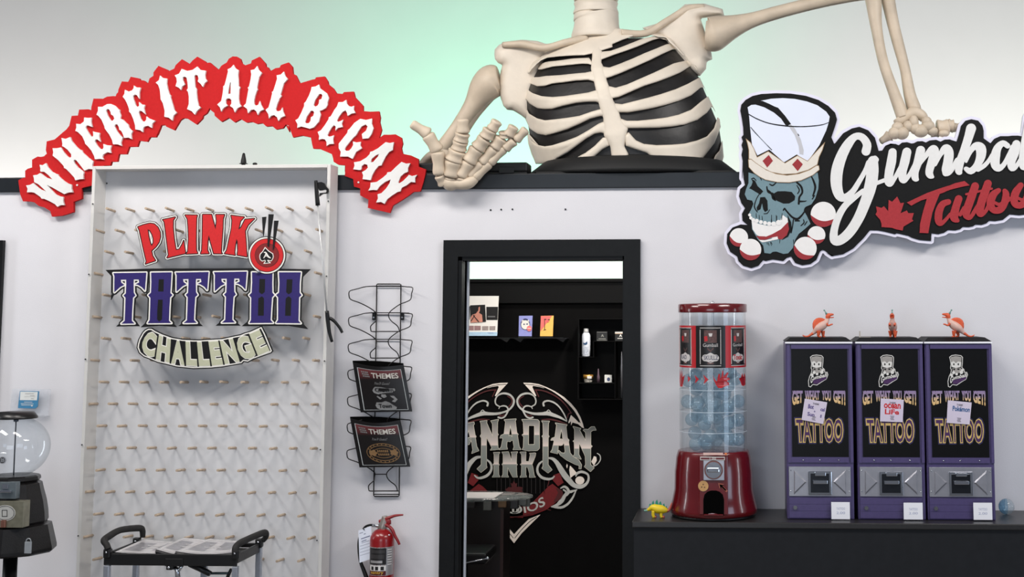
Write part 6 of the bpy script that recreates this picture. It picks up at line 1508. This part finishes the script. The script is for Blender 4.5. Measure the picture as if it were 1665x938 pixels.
# printed sleeves lying in the tray
M_slv = mat('clear_sleeve_print', (0.74, 0.73, 0.735), 0.15, var=0.14, scale=16); M_sln = mat('sleeve_white_line', (0.86, 0.85, 0.85), 0.35); M_sld = mat('sleeve_grey_art', (0.55, 0.545, 0.56), 0.2, var=.2, scale=40); M_sle = mat('sleeve_dark_edge', (0.13, 0.12, 0.13), .3)
def sleeve(quad, lift, sag, label, roll):
    t0 = None
    def S(u, v, o=0.0):       # u along the front edge, v from front to back
        a = (quad[0][0]+(quad[1][0]-quad[0][0])*u, quad[0][1]+(quad[1][1]-quad[0][1])*u+sag*math.sin(math.pi*u)); b = (quad[3][0]+(quad[2][0]-quad[3][0])*u, quad[3][1]+(quad[2][1]-quad[3][1])*u)
        p = (a[0]+(b[0]-a[0])*v, a[1]+(b[1]-a[1])*v); d = yc0+.02+(yc1-yc0-.045)*v
        q = at(p[0], p[1], d); return Vector((q.x, q.y, q.z+o))
    c = S(.5, .5); t = thing('print_sleeve', label, 'print sleeve', (c.x, c.y, zr-.02), 'printed sleeves on the cart')
    def sh_(mb, u0, u1, v0, v1, o, nu=10, nv=5):
        vs = [S(u0+(u1-u0)*i/nu, v0+(v1-v0)*j/nv, o) for j in range(nv+1) for i in range(nu+1)]
        mb.add(vs, [(j*(nu+1)+i, j*(nu+1)+i+1, (j+1)*(nu+1)+i+1, (j+1)*(nu+1)+i) for j in range(nv) for i in range(nu)], True)
    m = MB(); sh_(m, 0, 1, 0, 1, 0); m.build('sheet', M_slv, t)
    m = MB(); sh_(m, 0.05, .95, .08, .11, .001); sh_(m, .05, .95, .92, .95, .001); sh_(m, .05, .065, .08, .95, .001); sh_(m, .935, .95, .08, .95, .001)
    sh_(m, .30, .66, .44, .462, .0012); sh_(m, .34, .60, .60, .62, .0012); m.build('white_line', M_sln, t)
    m = MB(); sh_(m, .1, .42, .2, .8, .0006); sh_(m, .6, .9, .3, .85, .0006); m.build('grey_art', M_sld, t)
    if roll:                   # curled front edge
        m = MB(); vs = []; nu = 12; na = 6
        for j in range(na+1):
            a_ = math.pi*j/na
            for i in range(nu+1):
                p = S(i/nu, 0); vs.append((p.x, p.y-.010*math.sin(a_), p.z-.009*(1-math.cos(a_))))
        m.add(vs, [(j*(nu+1)+i, j*(nu+1)+i+1, (j+1)*(nu+1)+i+1, (j+1)*(nu+1)+i) for j in range(na) for i in range(nu)], True); m.build('curled_edge', M_sle, t)
    return t
sleeve([(186, 897.5), (262, 903), (312, 883), (232, 877)], 0, 0, 'leftmost printed clear sleeve lying flat in the cart tray', False)
sleeve([(254, 893), (318, 905), (360, 880), (298, 874)], 0, 2, 'middle printed clear sleeve with curled front edge in the cart tray', True)
sleeve([(286, 896), (378, 898), (392, 880), (340, 876)], 0, 4, 'rightmost printed sleeve with dark curled front edge in the cart tray', True)
# ================================================================ things in the side room seen through the doorway
YD = 2.594
M_dec = mat('ivory_decal', (0.86, 0.82, 0.78), 0.6, var=0.05, scale=30)
M_sil = ramp_mat('silver_decal_letters', [(0.0, (0.46, 0.48, 0.46)), (0.50, (0.50, 0.52, 0.50)), (0.515, (0.84, 0.78, 0.75)), (0.62, (0.72, 0.69, 0.67)), (1.0, (0.36, 0.38, 0.37))], 0.6)
M_silo = mat('pale_letter_edge', (0.80, 0.78, 0.72), 0.6)
M_silg = mat('silver_scroll_decal', (0.68, 0.68, 0.66), 0.6, var=0.12, scale=10)
M_ddr = mat('crimson_decal', (0.40, 0.035, 0.06), 0.6, var=0.15, scale=60)
M_dbr = mat('deep_red_decal', (0.27, 0.05, 0.06), 0.6, var=0.2, scale=60)
C1 = (750, 610, 7.817); C2 = (840, 610, 7.814); C3 = (750, 675, 7.817); C4 = (850, 680, 7.815); C5 = (750, 770, 7.819)
AX = 838.3
def mir(p): return [(2*AX-q[0],)+tuple(q[1:]) for q in p]
decal = thing('wall_decal', 'round black wall decal reading CANADIAN INK STUDIOS with silver scrolls and red ribbon', 'decal', (at(AX, 880, YD).x, YD, at(AX, 882, YD).z))
FD = Field(655, 612, 990, 890, 0.55)
def dec(name, D, m_, k, lvl=0.0, tol=.14, label=None):
    y = YD-0.0012*k
    for sh_p in FD.loops(D, lvl, tol): MB().fill(flat([sh_p], y), y, y+0.0008).build(name, m_, decal, label)
# broad frame: two arcs, hooked tops and the point below
arcR = T(*C2, '82,95 180,97 280,112 390,155 490,205 600,275 690,355 760,440 810,530 840,610 858,680 815,645 790,620 800,590 770,530 720,450 650,370 560,290 470,225 380,175 290,148 210,135 200,150 250,262 240,268 215,240 150,170')
vR = T(*C5, '672,885 590,770 590,680 670,780 760,680 860,580 960,530 1010,515 880,640 760,760')
vR = T(*C5, '671,885 671,770 745,690 860,575 1010,518 880,645 770,755')
vL = T(*C5, '671,885 671,770 595,682 480,590 330,518 460,645 570,755')
line = FD.strokes([[(a, b, .55) for a, b in T(*C2, '110,115 210,122 300,140 390,175 480,225 570,290 650,365 720,445 775,530 810,605')], [(2*AX-a, b, .55) for a, b in T(*C2, '110,115 210,122 300,140 390,175 480,225 570,290 650,365 720,445 775,530 810,605')],
   [(a, b, .55) for a, b in T(*C5, '680,820 760,720 870,610 960,550')], [(a, b, .55) for a, b in T(*C5, '662,820 582,720 472,610')]])
D = np.minimum(FD.poly([arcR]), FD.poly([mir(arcR)])); D = np.minimum(D, np.minimum(FD.poly([vR]), FD.poly([vL])))
dec('frame_band', np.maximum(D, -line), M_dec, 1)
ol = [T3(*C2, '240,185,7 280,270,7'), T3(*C2, '235,185,7 330,195,8 430,230,8 540,295,8 620,375,7 690,475,6'), T3(*C2, '695,480,8 660,490,7 645,540,6'), T3(*C2, '320,565,5 420,560,9 520,580,9 640,620,5')]
dec('red_line', FD.strokes(ol+[mir(o) for o in ol]), M_dbr, 1)
# scrolls
sc = [T3(*C2, '200,425,5 185,400,6 140,388,9 100,400,9 80,440,10 100,490,10 130,530,10 170,545,10 205,535,12'),
      T3(*C2, '195,395,8 235,370,8 245,320,9 220,265,9 170,235,11 110,232,13 50,255,12 10,310,12 15,370,12 50,420,12 90,450,11 140,470,12 230,490,16 330,490,20 400,485,26 480,510,20 560,540,14 635,585,5'),
      T3(*C2, '345,385,13 338,355,11 360,332,11 410,325,10 480,350,10 540,400,9 590,470,8 625,540,8 640,585,4'), T3(*C2, '370,480,5 405,440,4 440,480,5')]
dec('scrollwork', FD.strokes(sc+[mir(o) for o in sc]), M_silg, 2)
ins = [T3(*C2, '75,400,7 35,350,7 40,300,7 90,265,6'), T3(*C2, '130,500,6 160,518,8 190,510,8')]
dec('red_line', FD.strokes(ins+[mir(o) for o in ins]), M_dbr, 1)
shard = [[T(*C2, '690,505 655,600 665,612 690,580 690,640 710,600 780,620 850,680 800,610 740,550')]]
dec('shard', FD.union(shard+[[mir(shard[0][0])]]), M_dec, 2)
# letters CANADIAN
def L_(tr, s_): return T(*tr, s_)
letters = [
 [L_(C3, '70,105 160,88 165,110 152,130 175,255 188,270 178,290 195,400 222,450 135,485 148,440 125,290 105,310 118,330 100,370 60,380 40,400 20,440 -40,480 -30,440 -5,330 10,270 30,180 50,120'), L_(C3, '95,180 70,260 75,290 112,285')],
 [L_(C3, '240,78 325,68 320,95 400,275 398,110 378,72 472,55 460,85 458,230 470,245 458,262 465,410 480,432 372,443 392,415 330,290 318,270 318,640 325,665 250,725 202,682 255,630 258,290 242,265 258,240 252,105')],
 [L_(C3, '548,58 695,48 685,75 705,225 722,243 712,260 735,400 755,435 660,438 672,405 660,320 640,315 620,335 585,328 578,345 575,400 585,430 485,436 510,400 530,300 520,285 492,290 505,258 545,240 565,85'), L_(C3, '622,120 605,240 602,268 625,255 650,280 640,200')],
 [L_(C3, '772,55 938,55') + L_(C4, '190,20 208,40 210,380 185,408 70,412') + L_(C3, '775,435 790,410 795,275 775,250 795,235 790,85'), L_(C4, '72,90 150,90 148,335 70,335')],
 [L_(C4, '242,35 338,38 325,62 322,215 335,230 322,245 320,590 370,655 320,692 245,635 258,610 258,245 245,228 262,210 258,60')],
 [L_(C4, '415,60 562,85 548,105 565,255 585,275 580,300 600,440 640,490 710,530 745,590 740,640 715,640 720,600 670,585 560,530 480,470 450,420 460,410 490,440 530,445 540,420 525,300 500,340 470,345 450,335 445,400 440,450 355,428 375,400 400,290 390,275 358,278 370,255 410,240 432,85'), L_(C4, '488,130 468,250 472,275 490,262 512,290 505,200')],
 [L_(C4, '640,105 735,130 722,155 800,290 800,180 770,150 790,140 830,145 870,110 910,108 930,150 890,150 862,170 862,340 880,355 862,375 860,590 905,630 860,675 785,615 800,590 795,480 715,300 710,460 740,518 640,485 660,460 655,300 640,290 658,280 660,140')]]
ln = MB(); lo = MB()
k = 3; y = YD-0.0012*k
D = FD.union(letters)
MB().fill(flat(FD.loops(D, 0.7, .1), y), y, y+0.0008).build('letter_edge', M_silo, decal)
for lt in letters:
    MB().fill(flat([(lt[0], lt[1:])], y-.001), y-.001, y-.0002).build('letter', M_sil, decal)
ink = [[L_(C3, '410,475 488,472 475,495 472,615 482,628 472,645 475,755 490,785 395,785 415,755 418,640 405,628 418,612 420,500')],
 [L_(C3, '518,470 600,466 640,590 645,490 635,470 715,466 702,490 700,615 712,628 700,640 705,760 712,785 655,785 590,660 585,755 600,785 512,785 530,755 532,640 518,625 532,612 535,495')],
 [L_(C3, '748,470 820,466 818,590 860,590 880,500 870,485 938,480') + L_(C4, '165,445 155,490 115,590 125,610 145,730 160,748 85,750') + L_(C3, '870,740 845,660 818,655 818,755 830,785 748,788 765,760 768,640 752,625 768,612 768,500')]]
D = FD.union(ink)
MB().fill(flat(FD.loops(D, 0.6, .1), y), y, y+0.0008).build('letter_edge', M_silo, decal)
for lt in ink: MB().fill(flat([(lt[0], lt[1:])], y-.001), y-.001, y-.0002).build('letter', M_sil, decal)
# ring scrolls under the I and the N, lower right ornaments
rg = [T3(*C4, '400,738,8 370,765,12 310,772,16 240,750,17 195,700,15 185,640,14 205,585,13 245,548,10'), T3(*C4, '330,505,10 380,515,18 430,560,26 480,640,34 530,720,36 590,790,34 650,850,28 730,870,26 800,840,18 835,780,14 830,720,12 790,690,14 740,680,16 690,700,14 675,735,8'), T3(*C4, '870,620,6 940,590,6 985,530,6 980,470,6 945,445,5')]
rgl = [T3(*C3, '170,765,8 205,795,12 260,795,16 330,765,17 375,710,15 385,650,14 365,600,13 325,565,10'), T3(*C3, '245,530,14 190,540,20 130,590,28 85,650,32 50,730,34')]
dec('scrollwork', FD.strokes(rg+rgl), M_silg, 3)
wh = [[T(*C4, '600,600 640,640 690,700 640,730 605,760 590,660')], [[(850+(725+58*math.cos(t))/7.815, 680+(790+52*math.sin(t))/7.815) for t in np.linspace(0, 6.1, 24)]], [T(*C4, '905,480 935,490 940,540 905,605 870,550 885,525')], [T(*C4, '560,575 572,600 562,640 552,610')]]
dec('pale_spot', FD.union(wh), M_dec, 2)
orn = [T3(*C5, '1265,185,8 1310,165,14 1350,190,16 1365,235,16 1340,275,12'), T3(*C5, '1300,205,10 1335,235,12 1310,290,22 1270,350,28 1220,395,18 1150,420,8'), T3(*C5, '1390,230,18 1470,205,6'), T3(*C5, '1460,210,6 1420,300,12 1360,380,14 1290,425,16 1220,430,14 1145,420,6')]
dec('leaf_scroll', FD.strokes(orn), M_silg, 2)
# ribbon
rib_ = [T(*C5, '1170,20 1250,-10 1300,115 1230,160 1160,80'), T(*C5, '1110,160 1160,130 1290,230 1290,270 1200,370 1080,460 900,530 700,560 595,560 595,430 750,430 900,370 1000,270')]
dec('ribbon', FD.union([[r_] for r_ in rib_]), M_ddr, 1, label='crimson ribbon')
dec('ribbon', FD.union([[mir(r_)] for r_ in rib_]), M_ddr, 1, label='crimson ribbon')
shade = [T3(*C5, '1215,195,10 1260,240,30 1240,300,34 1190,350,14'), T3(*C5, '1095,165,6 1110,120,6 1120,60,6'), T3(*C5, '600,545,5 700,548,5 880,515,6 1060,440,5'), T3(*C5, '1100,455,6 1135,465,4')]
dec('ribbon_shade_print', FD.strokes(shade), M_dbr, 2)
# pale lettering on the ribbon
st_ = MB()
arcT = T(*C5, '640,405 790,395 920,355 1040,285'); arcB = T(*C5, '650,512 810,500 950,465 1075,400')
warp_text(st_, 'DIOS', smooth_line(arcT, 4), smooth_line(arcB, 4), YD-.004, .02)
mt, mb_ = [mir(arcT)[i] for i in (3, 2, 1, 0)], [mir(arcB)[i] for i in (3, 2, 1, 0)]
warp_text(st_, 'STU', smooth_line(mt, 4), smooth_line(mb_, 4), YD-.004, .02)
st_.build('ribbon_lettering', M_silg, decal)
lf2 = T(*C5, '668,88 690,130 712,115 705,170 740,165 780,175 770,210 780,235 690,248 640,245 570,220 555,200 580,190 600,170 640,175 630,115 650,130')
dec('maple_leaf', FD.poly([lf2]), M_dbr, 2)
dec('stripes', FD.strokes([[(a, 778, .5), (a, 802, .5)] for a in range(808, 892, 7)], 1), mat('dim_stripe_decal', (.10, .075, .075), .6), 1)

# ---------------- glass ledge with poster and two small cards
YS_ = 2.50
zl_ = at(830, 548.5, YS_).z
shelf = thing('glass_ledge', 'thin dark glass ledge on the black wall behind the doorway', 'shelf', (at(820, 549, YS_).x, YS_, zl_-.006))
MB().box((at(700, 549, YS_).x, YS_-.06, zl_-.006), (at(918, 549, YS_).x, 2.598, zl_)).build('ledge', mat('dark_glass', (.06, .065, .065), .15), shelf)
for x in (823, 845, 914):
    a = at(x-8, 548, YS_); q = 8.5*pm(YS_)
    MB().add([(a.x, YS_-.055, zl_-.006), (a.x+2*q, YS_-.055, zl_-.006), (a.x+1.2*q, YS_-.02, zl_-.006-.75*q), (a.x, 2.595, zl_-.006), (a.x+2*q, 2.595, zl_-.006), (a.x+1.2*q, 2.595, zl_-.006-.75*q)], [(0, 1, 2), (3, 5, 4), (0, 3, 4, 1), (1, 4, 5, 2), (2, 5, 3, 0)]).build('bracket', mat('smoky_bracket', (.24, .25, .27), .2), shelf)
V = (755, 475, 10.09)
yp_ = YS_-.03
m = MB()
def pf(i, s_, k_=1): m.use(i).fill(flat(P1(T(*V, s_)), yp_-.0015*k_), yp_-.0015*k_, yp_ if k_ == 1 else yp_-.0015*k_+.0012)
m.use(0).fill(flat(P1(T(*V, '-180,62 565,62 537,716 -200,716')), yp_), yp_, yp_+.004)
pf(1, '-180,650 545,655 537,716 -200,716'); pf(2, '362,240 552,240 545,455 362,455'); pf(2, '60,235 95,232 85,450 60,455')
pf(3, '95,215 340,205 355,485 100,500', 2)
pf(4, '100,500 102,420 130,370 190,350 215,318 230,300 232,250 255,235 255,300 240,340 290,370 300,490', 3); pf(2, '130,370 170,345 235,250 230,225 170,225 110,300 105,360', 4)
pf(5, '135,375 150,372 245,485 225,487', 4); pf(5, '168,372 180,372 115,480 103,470', 4)
for q in ('75,550 155,550 155,625 72,625', '165,550 270,550 268,622 165,625'): pf(6, q)
for q in ('292,556 395,556 393,625 292,625', '412,556 510,556 505,622 412,622'): pf(7, q)
pf(8, '385,390 505,390 505,412 385,412', 2); pf(9, '380,658 480,660 480,672 380,670', 2)
o = m.build('poster', [mat('poster_white', (.93, .92, .89), .4, var=.01), mat('poster_pale_blue', (.70, .82, .90), .4), mat('poster_black', (.06, .055, .055), .4), mat('poster_photo_black', (.045, .04, .04), .4), mat('poster_skin', (.80, .54, .46), .45, var=.12, scale=12), mat('poster_strap', (.2, .14, .13), .4), mat('poster_mauve', (.60, .47, .47), .4, var=.1), mat('poster_taupe', (.62, .57, .55), .4, var=.15), mat('poster_grey_line', (.40, .40, .40), .4), mat('poster_blue_line', (.6, .7, .82), .4)])
tag(o, 'white poster with a photo of a bare tattooed back standing on the glass ledge', 'poster')
def gcard(pts, cols, extra, label):
    m = MB(); m.use(0).fill(flat(P1(T(*V, pts)), yp_), yp_, yp_+.004)
    for i, s_, k_ in extra: m.use(i).fill(flat(P1(T(*V, s_)), yp_-.0012*k_), yp_-.0012*k_, yp_-.0012*(k_-1))
    m.use(len(cols)-1).box((at(755+(float(pts.split()[3].split(',')[0]))/10.09, 545, yp_).x, yp_-.012, zl_+.0004), (at(755+float(pts.split()[2].split(',')[0])/10.09, 545, yp_).x, yp_+.02, zl_+.0025))
    tag(m.build('art_card', cols), label, 'card', 'small art cards on the glass ledge')
ell = lambda cx_, cy_, a, b, n_=18: ' '.join('%f,%f' % (cx_+a*math.cos(2*math.pi*i/n_), cy_+b*math.sin(2*math.pi*i/n_)) for i in range(n_))
gcard('897,388 1120,385 1105,722 890,722', [mat('lavender_card', (.55, .57, .80), .45), mat('cream_head', (.88, .87, .83), .45), mat('navy_print', (.18, .20, .38), .45), mat('coral_dot', (.86, .45, .45), .45), mat('smoky_foot', (.2, .2, .2), .3)],
  [(2, ell(1000, 525, 78, 95), 1), (1, ell(1000, 535, 68, 75), 2), (1, '935,480 960,450 985,480', 3), (1, '1030,480 1050,445 1065,485', 3), (2, ell(980, 525, 14, 10), 3), (2, ell(1030, 522, 14, 10), 3), (3, ell(1065, 595, 42, 46), 3), (1, '1035,590 1095,590 1095,600 1035,600', 4)], 'lavender art card with a white cat head standing on the glass ledge')
gcard('1255,390 1465,385 1450,722 1242,722', [mat('amber_card', (.92, .72, .36), .45), mat('coral_card', (.88, .42, .40), .45), mat('brown_line', (.35, .2, .16), .45), MATS['smoky_foot']],
  [(1, '1255,392 1440,388 1250,640', 1), (2, '1312,450 1322,450 1322,620 1312,620', 2), (2, ell(1328, 445, 22, 10), 2), (2, ell(1385, 450, 20, 9), 2), (2, '1300,618 1340,606 1342,616 1300,626', 2), (1, '1350,470 1400,470 1372,500', 2)], 'amber and coral art card with a thin flower standing on the glass ledge')

# ---------------- black cube shelf with toiletries
YK = 2.44; V = (930, 510, 6.467)
kz = lambda x, y, d=YK: at(930+x/6.467, 510+y/6.467, d)
M_cube = mat('black_shelf_board', (0.035, 0.034, 0.034), 0.5, var=0.1, spec=0.08)
a = kz(65, 55); b = kz(620, 905)
cube = thing('cube_shelf', 'black box shelf with square compartments on the black wall at right of the doorway', 'shelf', (a.x, YK, b.z))
t_ = .012
def kb(nm, x0, y0, x1, y1, d1=2.597):
    p = kz(x0, y0); q = kz(x1, y1); MB().box((p.x, YK, p.z), (q.x, d1, q.z), .001).build(nm, M_cube, cube)
kb('top_board', 62, 52, 640, 60); kb('bottom_board', 62, 898, 640, 906); kb('side_board', 62, 60, 72, 898); kb('side_board', 630, 60, 640, 898)
kb('shelf_board', 72, 453, 235, 460); kb('divider', 222, 292, 230, 453); kb('shelf_board', 222, 288, 455, 294); kb('divider', 448, 288, 456, 898); kb('shelf_board', 72, 728, 448, 735); kb('shelf_board', 456, 288, 630, 294)
MB().box((kz(72, 60).x, 2.592, kz(72, 898).z), (kz(630, 60).x, 2.597, kz(630, 60).z)).build('back_board', M_cube, cube)
yo = 2.50; ko = pm(yo)
def stand(y): return kz(0, y, YK).z
c = kz(148, 452, yo); zb_ = stand(453)+.0004; hh = lambda y: kz(148, y, yo).z
bt = thing('spray_bottle', 'white spray bottle standing in the upper left compartment of the black shelf', 'bottle', (c.x, yo, zb_))
r_ = 45/6.467*ko
MB().lathe([(0.001, zb_), (r_*.95, zb_), (r_, zb_+.006), (r_, hh(235)), (r_*.85, hh(212)), (r_*.62, hh(200)), (0.001, hh(199))], (c.x, yo, 0), 24).build('body', mat('white_bottle', (.84, .86, .89), .35, var=.02), bt)
MB().lathe([(0.001, hh(201)), (r_*.6, hh(201)), (r_*.6, hh(165)), (r_*.5, hh(155)), (0.001, hh(154))], (c.x, yo, 0), 20).build('cap', mat('white_cap', (.86, .86, .85), .4), bt)
m = MB(); yb_ = yo-r_-.001
m.use(0).fill(flat(P1(T(*V, '118,300 135,310 160,290 162,320 140,330 120,320')), yb_), yb_, None)
for y in range(350, 440, 18): m.use(1).fill(flat(P1(T(*V, '%d,%d %d,%d %d,%d %d,%d' % (118, y, 172, y, 172, y+5, 118, y+5))), yb_), yb_, None)
m.build('print', [mat('navy_logo', (.15, .28, .42), .4), mat('grey_print_fine', (.66, .70, .76), .4)], bt)
def kbox(x0, y0, x1, y1, ysh, cols, deco, label, name='product_box', cat='box'):
    p = kz(x0, y0, yo); q = kz(x1, y1, yo); z0 = stand(ysh)+.0004
    m = MB().use(0).box((p.x, yo, z0), (q.x, yo+.045, z0+(p.z-q.z)), .001)
    dzz = z0-q.z
    for i, s_ in deco:
        m.use(i).fill([([(u, w+dzz) for u, w in flat(P1(T(*V, s_)), yo)[0][0]], [])], yo-.0006, None)
    tag(m.build(name, cols), label, cat)
    return m
M_kb = mat('black_box_card', (.10, .095, .085), .4); M_ks = mat('grey_box_print', (.55, .55, .52), .4)
AL = ['305,248 316,220 324,220 336,248 328,248 325,240 314,240 311,248']
kbox(258, 190, 372, 288, 288, [M_kb, M_ks], [(1, AL[0]), (1, '280,263 355,263 355,270 280,270'), (1, '262,195 368,195 368,200 262,200'), (1, '262,280 368,280 368,284 262,284')], 'small black box with a pale letter A on the black shelf, fully in view')
kbox(452, 192, 560, 290, 288, [M_kb, MATS['poster_white'], mat('tan_strip', (.72, .58, .42), .4)], [(1, '452,194 560,194 560,212 452,212'), (2, '452,212 560,212 560,218 452,218'), (1, '497,248 508,222 514,222 526,248 518,248 515,240 506,240 503,248'), (1, '478,262 540,262 540,268 478,268')], 'black and white box with letter A half hidden by the right door jamb')
kbox(342, 650, 420, 728, 728, [mat('white_box_card', (.84, .84, .82), .4), mat('dark_blue_dot', (.2, .25, .38), .4)], [(1, ell(385, 695, 17, 20))], 'little white cube box with a dark blue dot on the lower shelf')
z0 = stand(728)+.0004; c = kz(170, 728, yo)
jr = thing('cream_jar', 'clear jar with gold lid lying on the lower shelf of the black unit', 'jar', (c.x, yo, z0))
q = lambda n_: n_/6.467*ko
MB().lathe([(0.001, z0), (q(38), z0), (q(42), z0+q(8)), (q(42), z0+q(40)), (0.001, z0+q(41))], (c.x, yo, 0), 24).build('glass_body', mat('milky_glass', (.70, .68, .64), .2), jr)
MB().lathe([(0.001, z0+q(41)), (q(54), z0+q(41)), (q(54), z0+q(76)), (q(50), z0+q(80)), (0.001, z0+q(80))], (c.x, yo, 0), 28).build('gold_lid', mat('gold_lid', (.78, .58, .28), .3, .6), jr)
m = MB().fill(flat(P1(T(*V, '160,655 208,655 206,682 160,682')), yo-q(56)), yo-q(56), None); m.build('white_label', M_sw, jr)
c = kz(277, 728, yo)
tag(MB().lathe([(0.001, z0), (q(15), z0), (q(16), z0+q(60)), (q(9), z0+q(85)), (q(6), z0+q(140)), (0.001, z0+q(142))], (c.x, yo, 0), 14).build('thin_bottle', mat('mauve_bottle', (.36, .29, .33), .3)), 'thin dark mauve bottle between the jar and the white cube box', 'bottle')
c = kz(522, 580, yo)
tag(MB().lathe([(0.001, stand(894)+.001), (q(12), stand(894)+.001), (q(13), kz(0, 560, yo).z), (q(10), kz(0, 520, yo).z), (q(10), kz(0, 470, yo).z), (q(5), kz(0, 400, yo).z), (0.001, kz(0, 395, yo).z)], (c.x, yo, 0), 14).build('silver_tube', mat('silver_tube', (.55, .55, .57), .25, .7)), 'tall silver tube bottle in the right compartment beside the door jamb', 'bottle')

# ---------------- high table and stool just inside the doorway
YT_ = 1.15; kt = pm(YT_)
ztop = at(800, 805, YT_).z
cxt = at(762, 806, YT_).x; rt = at(866, 806, YT_).x-cxt
table = thing('pedestal_table', 'round clear-topped high table with dark brown pedestal inside the doorway', 'table', (cxt, YT_, 0))
MB().lathe([(0.001, ztop-.012), (rt, ztop-.012), (rt+.003, ztop-.006), (rt, ztop), (0.001, ztop)], (cxt, YT_, 0), 48, sy=.5).build('clear_top', glass('table_glass', (.80, .84, .84), 1.5, .05, .18, (.6, .62, .6)), table)
m = MB()
for k_ in range(22):
    a_ = 2*math.pi*k_/22; m.use(k_ % 3); x_ = cxt+rt*.90*math.cos(a_); y_ = YT_+rt*.45*math.sin(a_)
    m.box((x_-.022, y_-.012, ztop-.06+.012*(k_ % 2)), (x_+.022, y_+.012, ztop-.014), .004)
m.build('rim_trim', [mat('silvered_trim', (.42, .42, .40), .35), mat('brown_trim', (.46, .34, .22), .45), mat('dark_trim', (.16, .14, .14), .4)], table)
M_ped = mat('dark_brown_veneer', (.095, .055, .05), .35, var=.2, scale=12)
MB().box((at(690, 900, YT_).x, YT_-.10, .02), (at(823, 900, YT_).x, YT_+.12, ztop-.014), .004).build('pedestal', M_ped, table)
MB().box((at(818.5, 900, YT_).x, YT_-.104, .02), (at(823.5, 900, YT_).x, YT_-.099, ztop-.06)).build('edge_strip', mat('reddish_edge', (.24, .15, .14), .3), table)
MB().lathe([(0.001, 0), (rt*.6, 0), (rt*.6, .02), (0.001, .025)], (cxt, YT_, 0), 32).build('foot', M_blackp, table)
pz = ztop+.0006
pp_ = [atz(a_, b_, pz) for a_, b_ in ((700, 801), (818, 801.5), (803, 811), (690, 810))]
m = MB(); m.add([(q.x, q.y, pz) for q in pp_]+[(q.x, q.y, pz+.004) for q in pp_], [(0, 1, 2, 3), (7, 6, 5, 4), (0, 4, 5, 1), (1, 5, 6, 2), (2, 6, 7, 3), (3, 7, 4, 0)])
tag(m.build('paper_pad', mat('warm_white_paper', (.95, .92, .90), .5, var=.01)), 'white paper pad lying on the clear table inside the doorway', 'paper')
YO = 0.72; ks = pm(YO)
st = thing('bar_stool', 'black bar stool with chrome seat edge at the bottom left of the doorway', 'stool', (at(765, 905, YO).x, YO, 0))
zs = at(775, 903, YO).z
def sp(x, y): return at(x, y, YO)
a, b = sp(753, 909.5), sp(801, 899.5)
MB().box((a.x-.10, YO-.14, zs-.02), (b.x-.006, YO+.14, zs+.035), .012).build('seat', M_blackp, st)
MB().tube([(a.x, YO-.143, a.z), (b.x, YO-.143, b.z)], [.0035]*2, 8).ball((b.x, YO-.143, b.z), .009, 10, 8).ball((a.x, YO-.143, a.z), .009, 10, 8).build('chrome_edge', M_chr, st)
MB().tube([(a.x, YO, 0.0), (a.x, YO, zs-.02)], [.025]*2, 14).lathe([(0.001, 0), (.2, 0), (.2, .012), (.03, .03), (0.001, .03)], (a.x, YO, 0), 24).build('post', M_blackp, st)
